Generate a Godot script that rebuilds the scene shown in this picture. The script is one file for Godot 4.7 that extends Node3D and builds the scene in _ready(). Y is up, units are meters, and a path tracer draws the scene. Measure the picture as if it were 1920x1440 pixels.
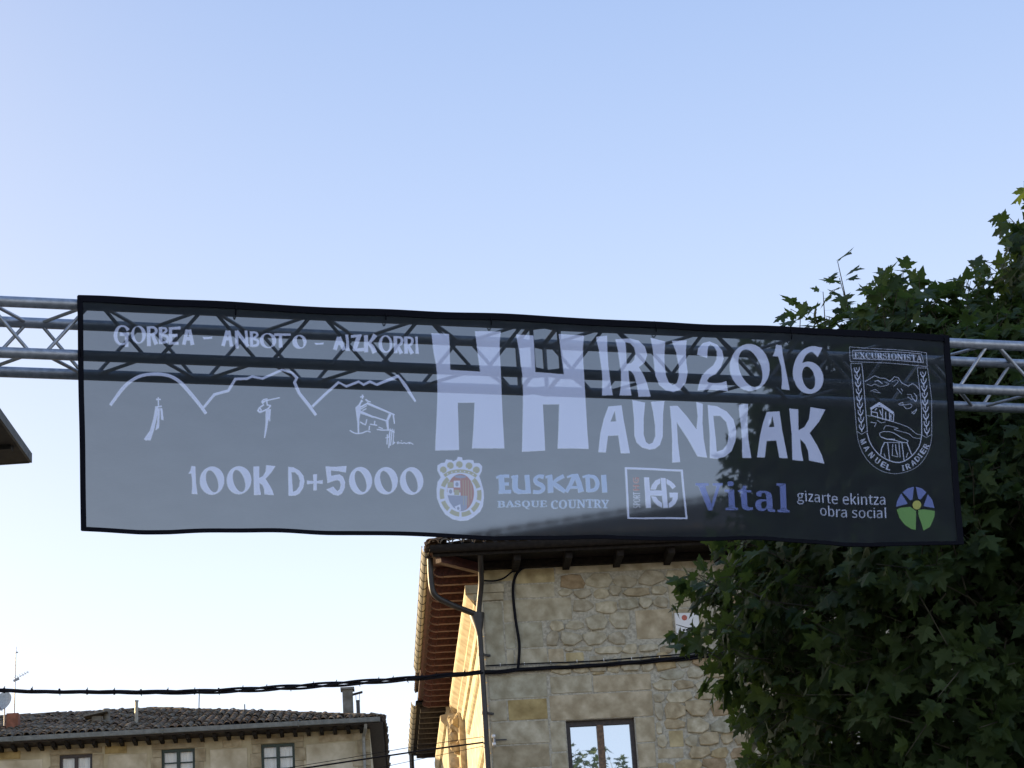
extends Node3D

# ---------------------------------------------------------------- mesh builder
class MB:
	var v := PackedVector3Array()
	var n := PackedVector3Array()
	var t := PackedVector2Array()
	func tri(a: Vector3, b: Vector3, c: Vector3) -> void:
		var k := (b - a).cross(c - a).normalized()
		v.append(a); v.append(c); v.append(b)
		for i in 3: n.append(k)
	func quad(a: Vector3, b: Vector3, c: Vector3, d: Vector3) -> void:
		tri(a, b, c); tri(a, c, d)
	func squad(p: Array, m: Array) -> void:
		for i in [0, 2, 1, 0, 3, 2]:
			v.append(p[i]); n.append(m[i])
	func box(a: Vector3, b: Vector3) -> void:
		var x0 := a.x; var y0 := a.y; var z0 := a.z
		var x1 := b.x; var y1 := b.y; var z1 := b.z
		quad(Vector3(x0, y0, z1), Vector3(x1, y0, z1), Vector3(x1, y1, z1), Vector3(x0, y1, z1))
		quad(Vector3(x1, y0, z0), Vector3(x0, y0, z0), Vector3(x0, y1, z0), Vector3(x1, y1, z0))
		quad(Vector3(x0, y0, z0), Vector3(x0, y0, z1), Vector3(x0, y1, z1), Vector3(x0, y1, z0))
		quad(Vector3(x1, y0, z1), Vector3(x1, y0, z0), Vector3(x1, y1, z0), Vector3(x1, y1, z1))
		quad(Vector3(x0, y1, z1), Vector3(x1, y1, z1), Vector3(x1, y1, z0), Vector3(x0, y1, z0))
		quad(Vector3(x0, y0, z0), Vector3(x1, y0, z0), Vector3(x1, y0, z1), Vector3(x0, y0, z1))
	# a bar of rectangular section from a to b; up gives the section's second axis
	func bar(a: Vector3, b: Vector3, w: float, h: float, up := Vector3.UP) -> void:
		var d := (b - a).normalized()
		var x := d.cross(up).normalized() * w / 2.0
		var y := x.cross(d).normalized() * h / 2.0
		var p := [a - x - y, a + x - y, a + x + y, a - x + y]
		var q := [b - x - y, b + x - y, b + x + y, b - x + y]
		for i in 4:
			var j := (i + 1) % 4
			quad(p[j], p[i], q[i], q[j])
		quad(p[0], p[1], p[2], p[3])
		quad(q[3], q[2], q[1], q[0])
	func tube(pts: Array, r, sides := 8, caps := true) -> void:
		var rings := []
		var norms := []
		var side := Vector3.ZERO
		for i in pts.size():
			var d: Vector3 = (pts[mini(i + 1, pts.size() - 1)] - pts[maxi(i - 1, 0)]).normalized()
			if side == Vector3.ZERO:
				side = d.cross(Vector3.UP if absf(d.y) < 0.9 else Vector3.RIGHT).normalized()
			side = (side - d * side.dot(d)).normalized()
			var other := d.cross(side)
			var rad: float = r[i] if r is Array else r
			var a := []
			var b := []
			for k in sides:
				var m := side * cos(TAU * k / sides) + other * sin(TAU * k / sides)
				a.append(pts[i] + m * rad)
				b.append(m)
			rings.append(a)
			norms.append(b)
		for i in pts.size() - 1:
			for k in sides:
				var j := (k + 1) % sides
				squad([rings[i][k], rings[i][j], rings[i + 1][j], rings[i + 1][k]], [norms[i][k], norms[i][j], norms[i + 1][j], norms[i + 1][k]])
		if caps:
			for k in range(1, sides - 1):
				tri(rings[0][0], rings[0][k + 1], rings[0][k])
				var e: Array = rings[rings.size() - 1]
				tri(e[0], e[k], e[k + 1])
	# a stone: an outline in x and y (counter-clockwise), from z0 out to z1 with a rounded edge
	func stone(o: PackedVector2Array, z0: float, z1: float, bevel: float, tilt := Vector2.ZERO) -> void:
		var m := Vector2.ZERO
		for p in o: m += p
		m /= o.size()
		var c := o.size()
		var inner := []
		for p in o:
			var q: Vector2 = p + (m - p).normalized() * minf(bevel, (m - p).length() * 0.6)
			inner.append(Vector3(q.x, q.y, z1 + (q - m).dot(tilt)))
		var top := Vector3(m.x, m.y, z1 + bevel * 0.25)
		for i in c:
			var j := (i + 1) % c
			var a := Vector3(o[i].x, o[i].y, z0)
			var b := Vector3(o[j].x, o[j].y, z0)
			var a1 := Vector3(o[i].x, o[i].y, z1 - bevel * 0.7 + (o[i] - m).dot(tilt))
			var b1 := Vector3(o[j].x, o[j].y, z1 - bevel * 0.7 + (o[j] - m).dot(tilt))
			quad(a, b, b1, a1)
			quad(a1, b1, inner[j], inner[i])
			tri(inner[i], inner[j], top)
	# a profile (x out, y up) run along a straight line
	func run(profile: PackedVector2Array, a: Vector3, b: Vector3, out: Vector3) -> void:
		for i in profile.size():
			var p := profile[i]
			var q := profile[(i + 1) % profile.size()]
			var pa := a + out * p.x + Vector3.UP * p.y
			var qa := a + out * q.x + Vector3.UP * q.y
			quad(pa, pa + (b - a), qa + (b - a), qa)
		for i in range(1, profile.size() - 1):
			var f := func(e: Vector3, k: int) -> Vector3: return e + out * profile[k].x + Vector3.UP * profile[k].y
			tri(f.call(a, 0), f.call(a, i), f.call(a, i + 1))
			tri(f.call(b, 0), f.call(b, i + 1), f.call(b, i))
	func mesh() -> ArrayMesh:
		var a := []
		a.resize(Mesh.ARRAY_MAX)
		a[Mesh.ARRAY_VERTEX] = v
		a[Mesh.ARRAY_NORMAL] = n
		if t.size() == v.size(): a[Mesh.ARRAY_TEX_UV] = t
		var m := ArrayMesh.new()
		m.add_surface_from_arrays(Mesh.PRIMITIVE_TRIANGLES, a)
		return m

# ---------------------------------------------------------------- helpers
var rng := RandomNumberGenerator.new()
var cam: Camera3D
var M := {}
var T := {}

func part(called: String, mesh: Mesh, m: Material, parent: Node3D, at := Vector3.ZERO) -> MeshInstance3D:
	var o := MeshInstance3D.new()
	o.name = called
	o.mesh = mesh
	o.material_override = m
	o.position = at
	parent.add_child(o, true)
	return o

func thing(called: String, label: String, category: String, at := Vector3.ZERO, turn := 0.0, group := "") -> Node3D:
	var o := Node3D.new()
	o.name = called
	o.position = at
	o.rotation.y = turn
	o.set_meta("label", label)
	o.set_meta("category", category)
	if group: o.set_meta("group", group)
	add_child(o, true)
	return o

func noise_texture(sd: int, freq: float, low: float, high: float, octaves := 4, size := 512, tint := Color.WHITE) -> NoiseTexture2D:
	var f := FastNoiseLite.new()
	f.seed = sd
	f.noise_type = FastNoiseLite.TYPE_SIMPLEX_SMOOTH
	f.frequency = freq
	f.fractal_octaves = octaves
	var g := Gradient.new()
	g.offsets = PackedFloat32Array([0.0, 1.0])
	g.colors = PackedColorArray([Color(low * tint.r, low * tint.g, low * tint.b), Color(high, high, high)])
	var x := NoiseTexture2D.new()
	x.width = size
	x.height = size
	x.seamless = true
	x.noise = f
	x.color_ramp = g
	return x

# linear base colour, roughness; optional mottling and relief, both in metres of the world
func mat(r: float, g: float, b: float, rough := 0.9, tex: Texture2D = null, scale := 1.0, bump: Texture2D = null, depth := 0.0) -> StandardMaterial3D:
	var m := StandardMaterial3D.new()
	m.albedo_color = Color(r, g, b).linear_to_srgb()
	m.roughness = rough
	m.uv1_triplanar = true
	m.uv1_world_triplanar = true
	m.uv1_scale = Vector3.ONE * scale
	if tex: m.albedo_texture = tex
	if bump:
		m.heightmap_enabled = true
		m.heightmap_texture = bump
		m.heightmap_scale = depth
	return m

func materials() -> void:
	T.mottle = noise_texture(11, 0.02, 0.72, 1.0, 6)
	T.patch = noise_texture(12, 0.0035, 0.70, 1.0, 8, 1024, Color(1.0, 0.96, 0.88))
	T.grain = noise_texture(13, 0.05, 0.0, 1.0, 4)
	T.rust = noise_texture(14, 0.01, 0.45, 1.0, 5, 512, Color(1.0, 0.9, 0.8))
	T.wood = noise_texture(15, 0.02, 0.5, 1.0, 4)
	M.mortar = mat(0.56, 0.52, 0.405, 0.95, T.mottle, 1.3, T.grain, 0.6)
	var tones := {
		"": [0.35, 0.31, 0.225], "y": [0.38, 0.31, 0.175], "g": [0.315, 0.29, 0.215], "t": [0.36, 0.30, 0.205],
		"o": [0.31, 0.235, 0.105], "b": [0.29, 0.245, 0.165], "p": [0.36, 0.305, 0.21], "band": [0.40, 0.35, 0.25]}
	for k in tones:
		M["block" + k] = mat(tones[k][0] * 1.55, tones[k][1] * 1.6, tones[k][2] * 1.62, 0.92, T.patch, 0.75, T.grain, 0.22)
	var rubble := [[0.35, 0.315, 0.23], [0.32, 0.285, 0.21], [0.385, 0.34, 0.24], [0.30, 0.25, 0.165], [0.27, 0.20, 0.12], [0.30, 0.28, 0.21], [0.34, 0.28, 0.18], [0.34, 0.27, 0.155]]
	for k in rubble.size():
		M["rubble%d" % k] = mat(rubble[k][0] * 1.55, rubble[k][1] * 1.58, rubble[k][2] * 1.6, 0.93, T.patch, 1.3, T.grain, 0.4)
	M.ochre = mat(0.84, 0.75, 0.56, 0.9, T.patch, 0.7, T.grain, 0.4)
	M.carved = mat(0.66, 0.53, 0.33, 0.9, T.patch, 1.6, T.grain, 1.0)
	M.red_wood = mat(0.125, 0.038, 0.026, 0.6, T.wood, 1.1, T.grain, 0.3)
	M.red_board = mat(0.09, 0.028, 0.02, 0.65, T.wood, 0.8, T.grain, 0.3)
	M.dark_wood = mat(0.05, 0.036, 0.028, 0.7, T.wood, 0.9, T.grain, 0.3)
	M.zinc = mat(0.35, 0.33, 0.27, 0.45, T.mottle, 1.0)
	M.zinc.metallic = 0.3
	M.pipe = mat(0.045, 0.04, 0.035, 0.45, T.rust, 0.8)
	M.pipe_pale = mat(0.35, 0.35, 0.31, 0.5, T.mottle, 0.8)
	M.gutter = mat(0.20, 0.215, 0.20, 0.5, T.mottle, 0.5)
	M.tile = []
	for c in [[0.19, 0.155, 0.12], [0.175, 0.15, 0.12], [0.22, 0.165, 0.12], [0.165, 0.15, 0.125], [0.27, 0.24, 0.19], [0.19, 0.18, 0.15]]:
		M.tile.append(mat(c[0] * 1.6, c[1] * 1.52, c[2] * 1.4, 0.9, T.rust, 1.4, T.grain, 0.6))
	for k in M.tile: k.metallic_specular = 0.2
	M.tile_bed = mat(0.09, 0.07, 0.055, 0.95, T.rust, 1.0)
	M.plaster = mat(0.62, 0.57, 0.41, 0.92, T.patch, 0.25, T.grain, 0.25)
	M.plaster_pale = mat(0.68, 0.63, 0.49, 0.92, T.patch, 0.3, T.grain, 0.2)
	M.surround = mat(0.47, 0.41, 0.285, 0.92, T.patch, 0.6, T.grain, 0.7)
	M.brown_frame = mat(0.24, 0.13, 0.06, 0.5, T.wood, 1.5)
	M.dark_frame = mat(0.06, 0.04, 0.032, 0.5, T.wood, 1.5)
	M.green_frame = mat(0.03, 0.065, 0.045, 0.5, T.wood, 1.5)
	M.curtain = mat(0.74, 0.73, 0.67, 0.9)
	M.dim = mat(0.03, 0.03, 0.03, 0.9)
	M.mirror_pane = mat(0.60, 0.66, 0.72, 0.01)
	M.mirror_pane.metallic = 0.9
	M.pane = StandardMaterial3D.new()
	M.pane.albedo_color = Color(0.9, 0.95, 0.95, 0.06)
	M.pane.transparency = BaseMaterial3D.TRANSPARENCY_ALPHA
	M.pane.roughness = 0.03
	M.aluminium = mat(0.60, 0.61, 0.63, 0.45, T.mottle, 2.5)
	M.aluminium.metallic = 0.7
	M.steel = mat(0.30, 0.30, 0.31, 0.5)
	M.steel.metallic = 0.7
	M.cable = mat(0.009, 0.009, 0.012, 0.7)
	M.cable.metallic_specular = 0.2
	M.hem = mat(0.010, 0.010, 0.014, 0.9)
	M.hem.metallic_specular = 0.2
	M.black_wood = mat(0.03, 0.024, 0.019, 0.8, T.wood, 0.9)
	M.black_wood.metallic_specular = 0.3
	M.white_plastic = mat(0.72, 0.72, 0.70, 0.5)
	M.red_plastic = mat(0.42, 0.10, 0.06, 0.45)
	M.dish = mat(0.50, 0.52, 0.50, 0.55, T.mottle, 1.0)
	M.brick = mat(0.33, 0.13, 0.075, 0.9, T.patch, 1.0)
	M.cement = mat(0.24, 0.225, 0.19, 0.95, T.patch, 0.8)
	M.dark_eave = mat(0.075, 0.08, 0.075, 0.7, T.mottle, 0.7)
	M.dark_soffit = mat(0.022, 0.022, 0.02, 0.8, T.wood, 0.8)
	M.bark = mat(0.11, 0.09, 0.07, 0.95, T.rust, 1.2, T.grain, 2.0)
	M.twig = mat(0.10, 0.085, 0.05, 0.9)
	M.paving = mat(0.27, 0.255, 0.225, 0.9, T.mottle, 0.25, T.grain, 0.5)
	M.leaves = []
	for c in [[0.030, 0.047, 0.013], [0.040, 0.060, 0.016], [0.024, 0.040, 0.013], [0.052, 0.072, 0.022]]:
		var m := StandardMaterial3D.new()
		m.albedo_color = Color(c[0], c[1], c[2]).linear_to_srgb()
		m.roughness = 0.6
		m.metallic_specular = 0.3
		m.backlight_enabled = true
		m.backlight = Color(0.10, 0.15, 0.03).linear_to_srgb()
		M.leaves.append(m)

func smooth_line(pts: Array, steps := 6) -> Array:
	var c := Curve3D.new()
	for i in pts.size():
		var k: Vector3 = (pts[mini(i + 1, pts.size() - 1)] - pts[maxi(i - 1, 0)]) / 6.0
		c.add_point(pts[i], -k, k)
	var out := []
	for i in (pts.size() - 1) * steps + 1:
		out.append(c.sample(i / steps if i < (pts.size() - 1) * steps else pts.size() - 2, float(i % steps) / steps if i < (pts.size() - 1) * steps else 1.0))
	return out

# ---------------------------------------------------------------- gantry and banner
const TOP := 5.502

func chord_point(k: int, s: float) -> Vector3:
	# 0 front top, 1 back top, 2 front bottom, 3 back bottom
	return Vector3(s, TOP - (0.24 if k >= 2 else 0.0), -0.24 if k % 2 == 1 else 0.0)

func gantry() -> void:
	var g := thing("truss_gantry", "silver aluminium box truss gantry holding up the black banner across the street", "gantry", Vector3(-2.05, 0, -9.329), 0.2943)
	var ends := [[-1.3, 2.265, 0.24], [2.375, 5.95, 2.64]]
	for e in ends:
		for k in 4:
			var m := MB.new()
			m.tube([chord_point(k, e[0]), chord_point(k, e[1])], 0.0245, 16)
			part("chord", m.mesh(), M.aluminium, g)
		# lattice: front top and back bottom share their nodes, the other two chords lie half a bay off
		var s: float = e[2] - 2.0
		while s < e[1]:
			for f in [[0, 2], [0, 1], [3, 2], [3, 1]]:
				for w in [-1.0, 1.0]:
					var a := chord_point(f[0], s + w * 0.026)
					var b := chord_point(f[1], s + w * 0.222)
					if minf(a.x, b.x) < e[0] + 0.01 or maxf(a.x, b.x) > e[1] - 0.01: continue
					var m := MB.new()
					m.tube([a, b], 0.0085, 8, false)
					part("lattice_bar", m.mesh(), M.aluminium, g)
			s += 0.5
		for x in [e[0] + 0.012, e[1] - 0.012]:
			for f in [[0, 2], [1, 3], [0, 1], [2, 3]]:
				var m := MB.new()
				m.tube([chord_point(f[0], x), chord_point(f[1], x)], 0.0105, 8, false)
				part("end_bar", m.mesh(), M.aluminium, g)
	for k in 4:
		var m := MB.new()
		var p := chord_point(k, 0)
		m.tube([p + Vector3(2.262, 0, 0), p + Vector3(2.29, 0, 0), p + Vector3(2.32, 0, 0), p + Vector3(2.35, 0, 0), p + Vector3(2.378, 0, 0)], [0.026, 0.021, 0.017, 0.021, 0.026], 12)
		part("coupler", m.mesh(), M.steel, g)
	# towers, outside the picture
	for x in [-1.3, 5.95]:
		var tw := Node3D.new()
		tw.name = "tower"
		g.add_child(tw, true)
		var sgn := -1.0 if x < 0 else 1.0
		for a in [0.0, 0.24]:
			for b in [0.0, -0.24]:
				var m := MB.new()
				m.tube([Vector3(x + sgn * (0.03 + a), 0.02, b), Vector3(x + sgn * (0.03 + a), 5.6, b)], 0.0245, 12)
				part("post", m.mesh(), M.aluminium, tw)
		for i in 21:
			var m := MB.new()
			var y := 0.1 + i * 0.26
			var y2 := y + 0.24
			for b in [0.0, -0.24]:
				m.tube([Vector3(x + sgn * 0.03, y, b), Vector3(x + sgn * 0.27, y2, b)], 0.0085, 6, false)
			for a in [0.0, 0.24]:
				m.tube([Vector3(x + sgn * (0.03 + a), y, 0), Vector3(x + sgn * (0.03 + a), y2, -0.24)], 0.0085, 6, false)
			part("brace", m.mesh(), M.aluminium, tw)
		var bp := MB.new()
		bp.box(Vector3(x + sgn * 0.15 - 0.4, 0.002, -0.52), Vector3(x + sgn * 0.15 + 0.4, 0.022, 0.28))
		part("base_plate", bp.mesh(), M.steel, tw)

func banner_at(u: float, v: float, out := 0.0) -> Vector3:
	var s := lerpf(0.160 + 0.017 * v, 4.385 - 0.076 * v, u)
	var top := 5.527 + (0.003 * sin(u * 17.0) + 0.002 * sin(u * 41.0 + 1.0)) * (1.0 - v)
	var low := 4.452 - 0.006 * sin(u * PI * 5.0 + 0.6) * v - 0.004 * sin(u * 31.0) * v
	var y := lerpf(top, low, v)
	var free := clampf((v - 0.28) / 0.72, 0.0, 1.0)
	var z := 0.034 + free * (0.012 * sin(u * 23.0 + v * 3.0) + 0.010 * sin(u * 9.0 - v * 5.0) + 0.006 * sin(u * 71.0 - v * 7.0))
	z += 0.018 * exp(-pow((u - 0.012) / 0.02, 2.0)) * sin(v * 13.0) * 0.5
	z += 0.004 * sin(u * 60.0 + v * 18.0) * exp(-pow((v - 0.12) / 0.12, 2.0))
	z = maxf(z, 0.029)
	return Vector3(s, y, z + out)

func sheet(out: float, nu := 160, nv := 44) -> ArrayMesh:
	var st := SurfaceTool.new()
	st.begin(Mesh.PRIMITIVE_TRIANGLES)
	st.set_smooth_group(0)
	for j in nv + 1:
		for i in nu + 1:
			st.set_uv(Vector2(float(i) / nu, float(j) / nv))
			st.add_vertex(banner_at(float(i) / nu, float(j) / nv, out))
	for j in nv:
		for i in nu:
			var a := j * (nu + 1) + i
			for k in [a, a + 1, a + nu + 2, a, a + nu + 2, a + nu + 1]: st.add_index(k)
	st.generate_normals()
	return st.commit()

# a folded hem: a flat closed strip that follows the cloth
func hem(u0: float, v0: float, u1: float, v1: float, along_u: bool, count: int) -> ArrayMesh:
	var m := MB.new()
	for i in count:
		var a := float(i) / count
		var b := float(i + 1) / count
		var q := []
		for k in [[a, 0.0], [b, 0.0], [b, 1.0], [a, 1.0]]:
			var x: float = lerpf(u0, u1, k[0] if along_u else k[1])
			var y: float = lerpf(v0, v1, k[1] if along_u else k[0])
			q.append([banner_at(x, y, 0.0055), banner_at(x, y, -0.004)])
		m.quad(q[3][0], q[2][0], q[1][0], q[0][0])
		m.quad(q[0][1], q[1][1], q[2][1], q[3][1])
		m.quad(q[0][0], q[1][0], q[1][1], q[0][1])
		m.quad(q[2][0], q[3][0], q[3][1], q[2][1])
	return m.mesh()

var cover := PackedFloat32Array()
var ink := PackedColorArray()
const PW := 2048
const PH := 520
# white, pale blue, blue, green, yellow, red, gold, grey
const INKS := [[0.76, 0.79, 0.98], [0.50, 0.60, 0.82], [0.22, 0.27, 0.56], [0.22, 0.42, 0.13], [0.60, 0.58, 0.16], [0.48, 0.27, 0.26], [0.50, 0.48, 0.36], [0.37, 0.40, 0.53]]

func fill(rings: Array, colour: Color) -> void:
	var lo := Vector2(1e9, 1e9)
	var hi := -lo
	for r in rings:
		for i in range(0, r.size(), 2):
			lo = lo.min(Vector2(r[i], r[i + 1]))
			hi = hi.max(Vector2(r[i], r[i + 1]))
	var x0 := clampi(int(lo.x) - 1, 0, PW - 1)
	var x1 := clampi(int(hi.x) + 1, 0, PW - 1)
	var row := PackedFloat32Array()
	row.resize(x1 - x0 + 2)
	for y in range(clampi(int(lo.y), 0, PH - 1), clampi(int(hi.y), 0, PH - 1) + 1):
		row.fill(0.0)
		for sub in 4:
			var yy := y + (sub + 0.5) / 4.0
			var xs := PackedFloat32Array()
			for r in rings:
				var c: int = r.size()
				for i in range(0, c, 2):
					var ya: float = r[i + 1]
					var yb: float = r[(i + 3) % c]
					if (ya <= yy) != (yb <= yy):
						xs.append(lerpf(r[i], r[(i + 2) % c], (yy - ya) / (yb - ya)))
			xs.sort()
			for i in range(0, xs.size() - 1, 2):
				var a := clampf(xs[i] - x0, 0.0, x1 - x0 + 1.0)
				var b := clampf(xs[i + 1] - x0, 0.0, x1 - x0 + 1.0)
				for x in range(int(a), mini(int(b), row.size() - 1) + 1):
					row[x] += 0.25 * maxf(0.0, minf(b, x + 1.0) - maxf(a, x))
		for x in range(x0, x1 + 1):
			var k := minf(row[x - x0], 1.0)
			if k <= 0.002: continue
			var at := y * PW + x
			if cover[at] <= 0.0:
				ink[at] = colour
			else:
				ink[at] = ink[at].lerp(colour, k)
			cover[at] = maxf(cover[at], k)

func font(kind: int) -> SystemFont:
	var f := SystemFont.new()
	f.font_names = PackedStringArray(["Droid Serif" if kind == 1 else "Droid Sans"])
	f.font_weight = 400 if kind == 0 else 700
	return f

func print_images() -> Array:
	cover.resize(PW * PH)
	ink.resize(PW * PH)
	for s in PRINT_SHAPES:
		fill(s.slice(1), Color(INKS[s[0]][0], INKS[s[0]][1], INKS[s[0]][2]))
	for s in PRINT_TEXTS:
		var tm := TextMesh.new()
		tm.font = font(s[1])
		tm.text = s[2]
		tm.font_size = 48
		tm.pixel_size = 0.01
		tm.depth = 0.0
		var arr := tm.get_mesh_arrays()
		var vs: PackedVector3Array = arr[Mesh.ARRAY_VERTEX]
		var ix: PackedInt32Array = arr[Mesh.ARRAY_INDEX] if arr[Mesh.ARRAY_INDEX] != null else PackedInt32Array(range(vs.size()))
		var lo := Vector2(1e9, 1e9)
		var hi := -lo
		for p in vs:
			lo = lo.min(Vector2(p.x, p.y))
			hi = hi.max(Vector2(p.x, p.y))
		var o := Vector2(s[3], s[4])
		var ax := Vector2(s[5], s[6]) - o
		var ay := Vector2(s[7], s[8]) - o
		var colour := Color(INKS[s[0]][0], INKS[s[0]][1], INKS[s[0]][2])
		for i in range(0, ix.size() - 2, 3):
			var r := []
			for k in 3:
				var p := vs[ix[i + k]]
				var q := o + ax * (p.x - lo.x) / (hi.x - lo.x) + ay * (p.y - lo.y) / (hi.y - lo.y)
				r.append(q.x)
				r.append(q.y)
			fill([r], colour)
	var printed := PackedByteArray()
	var cloth := PackedByteArray()
	printed.resize(PW * PH * 4)
	cloth.resize(PW * PH * 3)
	var weave := FastNoiseLite.new()
	weave.seed = 3
	weave.frequency = 0.35
	var base := Color(0.088, 0.100, 0.110)
	for i in PW * PH:
		var a := cover[i]
		# the weave: threads and a little unevenness in the knit
		var knit := 1.0 + 0.05 * weave.get_noise_2d((i % PW) * 0.12, (i / PW) * 1.6) + 0.07 * weave.get_noise_2d((i % PW) * 0.02 + 900.0, (i / PW) * 0.05)
		var c := ink[i].linear_to_srgb()
		var through := (base * knit).lerp(Color(minf(ink[i].r * 1.1, 1.0), minf(ink[i].g * 1.15, 1.0), minf(ink[i].b * 1.02, 1.0)), a).linear_to_srgb()
		printed[i * 4] = int(c.r * 255.0)
		printed[i * 4 + 1] = int(c.g * 255.0)
		printed[i * 4 + 2] = int(c.b * 255.0)
		printed[i * 4 + 3] = int(a * 0.74 * 255.0)
		cloth[i * 3] = int(through.r * 255.0)
		cloth[i * 3 + 1] = int(through.g * 255.0)
		cloth[i * 3 + 2] = int(through.b * 255.0)
	return [Image.create_from_data(PW, PH, false, Image.FORMAT_RGBA8, printed), Image.create_from_data(PW, PH, false, Image.FORMAT_RGB8, cloth)]

func banner() -> void:
	var b := thing("event_banner", "long black translucent mesh banner with white lettering hung on the truss", "banner", Vector3(-2.05, 0, -9.329), 0.2943)
	var im := print_images()
	var cloth := StandardMaterial3D.new()
	cloth.albedo_color = Color(1, 1, 1, 0.28)
	cloth.albedo_texture = ImageTexture.create_from_image(im[1])
	cloth.texture_repeat = false
	cloth.refraction_enabled = true
	cloth.refraction_scale = 0.0002
	cloth.roughness = 0.9
	cloth.transparency = BaseMaterial3D.TRANSPARENCY_ALPHA
	part("cloth", sheet(0.0), cloth, b)
	var printed := StandardMaterial3D.new()
	printed.albedo_texture = ImageTexture.create_from_image(im[0])
	printed.texture_repeat = false
	printed.transparency = BaseMaterial3D.TRANSPARENCY_ALPHA
	printed.roughness = 0.85
	part("lettering", sheet(0.0025), printed, b)
	part("hem", hem(0.0, -0.004, 1.0, 0.026, true, 120), M.hem, b)
	part("hem", hem(0.0, 0.986, 1.0, 1.002, true, 120), M.hem, b)
	part("hem", hem(-0.0008, 0.0, 0.0048, 1.0, false, 30), M.hem, b)
	part("hem", hem(0.9935, 0.0, 1.001, 1.0, false, 30), M.hem, b)
	for s in [0.175, 0.86, 1.55, 2.05, 2.86, 3.55, 4.36]:
		for y in [TOP, TOP - 0.24]:
			if y < TOP and s > 0.2 and s < 4.3: continue
			var m := MB.new()
			var ring := []
			for k in 17: ring.append(Vector3(s, y, 0.006) + Vector3(0, cos(TAU * k / 16), sin(TAU * k / 16)) * 0.0375)
			m.tube(ring, 0.003, 6, false)
			part("cable_tie", m.mesh(), M.cable, b)

# ---------------------------------------------------------------- stone house
const BLOCKS := [
	[0.02, 12.33, 0.59, 12.64, "y"], [0.61, 12.27, 1.33, 12.54, "y"], [0.60, 12.00, 1.31, 12.25, ""], [0.37, 11.57, 1.60, 11.98, ""],
	[0.02, 10.80, 0.35, 11.95, "g"], [0.37, 11.09, 0.55, 11.55, "g"], [0.57, 11.09, 1.05, 11.55, "g"], [0.37, 10.80, 0.51, 11.07, ""], [0.53, 10.80, 1.10, 11.07, ""], [1.12, 10.80, 1.40, 11.05, "t"],
	[1.43, 10.80, 1.75, 10.96, "y"], [0.02, 10.18, 1.06, 10.60, "g"], [0.02, 9.79, 0.32, 10.16, ""], [0.34, 9.79, 1.04, 10.16, "o"], [0.02, 9.37, 1.04, 9.77, ""],
	[0.02, 8.95, 1.02, 9.35, "b"], [0.02, 8.50, 0.70, 8.93, ""], [0.72, 8.50, 1.30, 8.88, "g"],
	[1.12, 10.23, 1.86, 10.54, ""], [1.88, 10.22, 2.92, 10.52, "t"], [1.08, 9.75, 2.92, 10.20, "t"],
	[1.06, 9.20, 1.335, 9.73, ""], [1.04, 8.90, 1.335, 9.18, ""], [2.575, 9.29, 2.92, 9.73, "p"], [2.575, 8.84, 2.89, 9.27, "p"],
	[3.37, 11.70, 3.92, 12.12, ""], [2.73, 11.14, 3.40, 11.68, "t"], [3.42, 11.09, 3.98, 11.66, "t"], [3.50, 10.86, 4.01, 11.06, ""],
	[3.15, 9.17, 3.41, 9.47, "y"], [2.93, 8.98, 3.39, 9.15, "p"], [1.35, 12.42, 3.98, 12.55, "band"], [0.61, 12.56, 1.32, 12.64, "band"]]

func half_pipe(m: MB, a: Vector3, b: Vector3, r: float, depth: float, out: Vector3) -> void:
	# an eaves gutter, round below and open on top
	var seg := 10
	for i in seg:
		var f := func(k: int, e: Vector3) -> Vector3: return e + out * (r * cos(PI + PI * k / seg)) + Vector3.UP * depth * sin(PI + PI * k / seg)
		m.quad(f.call(i, a), f.call(i + 1, a), f.call(i + 1, b), f.call(i, b))

func tile_mesh(length: float, r0: float, r1: float) -> ArrayMesh:
	# a barrel tile along -z, wide end in front, with the thickness of its clay
	var m := MB.new()
	var seg := 6
	for i in seg:
		var f := func(k: int, r: float, z: float) -> Vector3: return Vector3(-cos(PI * k / seg) * r, sin(PI * k / seg) * r * 0.85, z)
		m.quad(f.call(i + 1, r0, 0.0), f.call(i, r0, 0.0), f.call(i, r1, -length), f.call(i + 1, r1, -length))
		m.quad(f.call(i, r0, 0.0), f.call(i + 1, r0, 0.0), f.call(i + 1, r0 - 0.016, 0.0), f.call(i, r0 - 0.016, 0.0))
		m.quad(f.call(i, r0 - 0.016, 0.0), f.call(i + 1, r0 - 0.016, 0.0), f.call(i + 1, r1 - 0.016, -length), f.call(i, r1 - 0.016, -length))
	return m.mesh()

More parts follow.
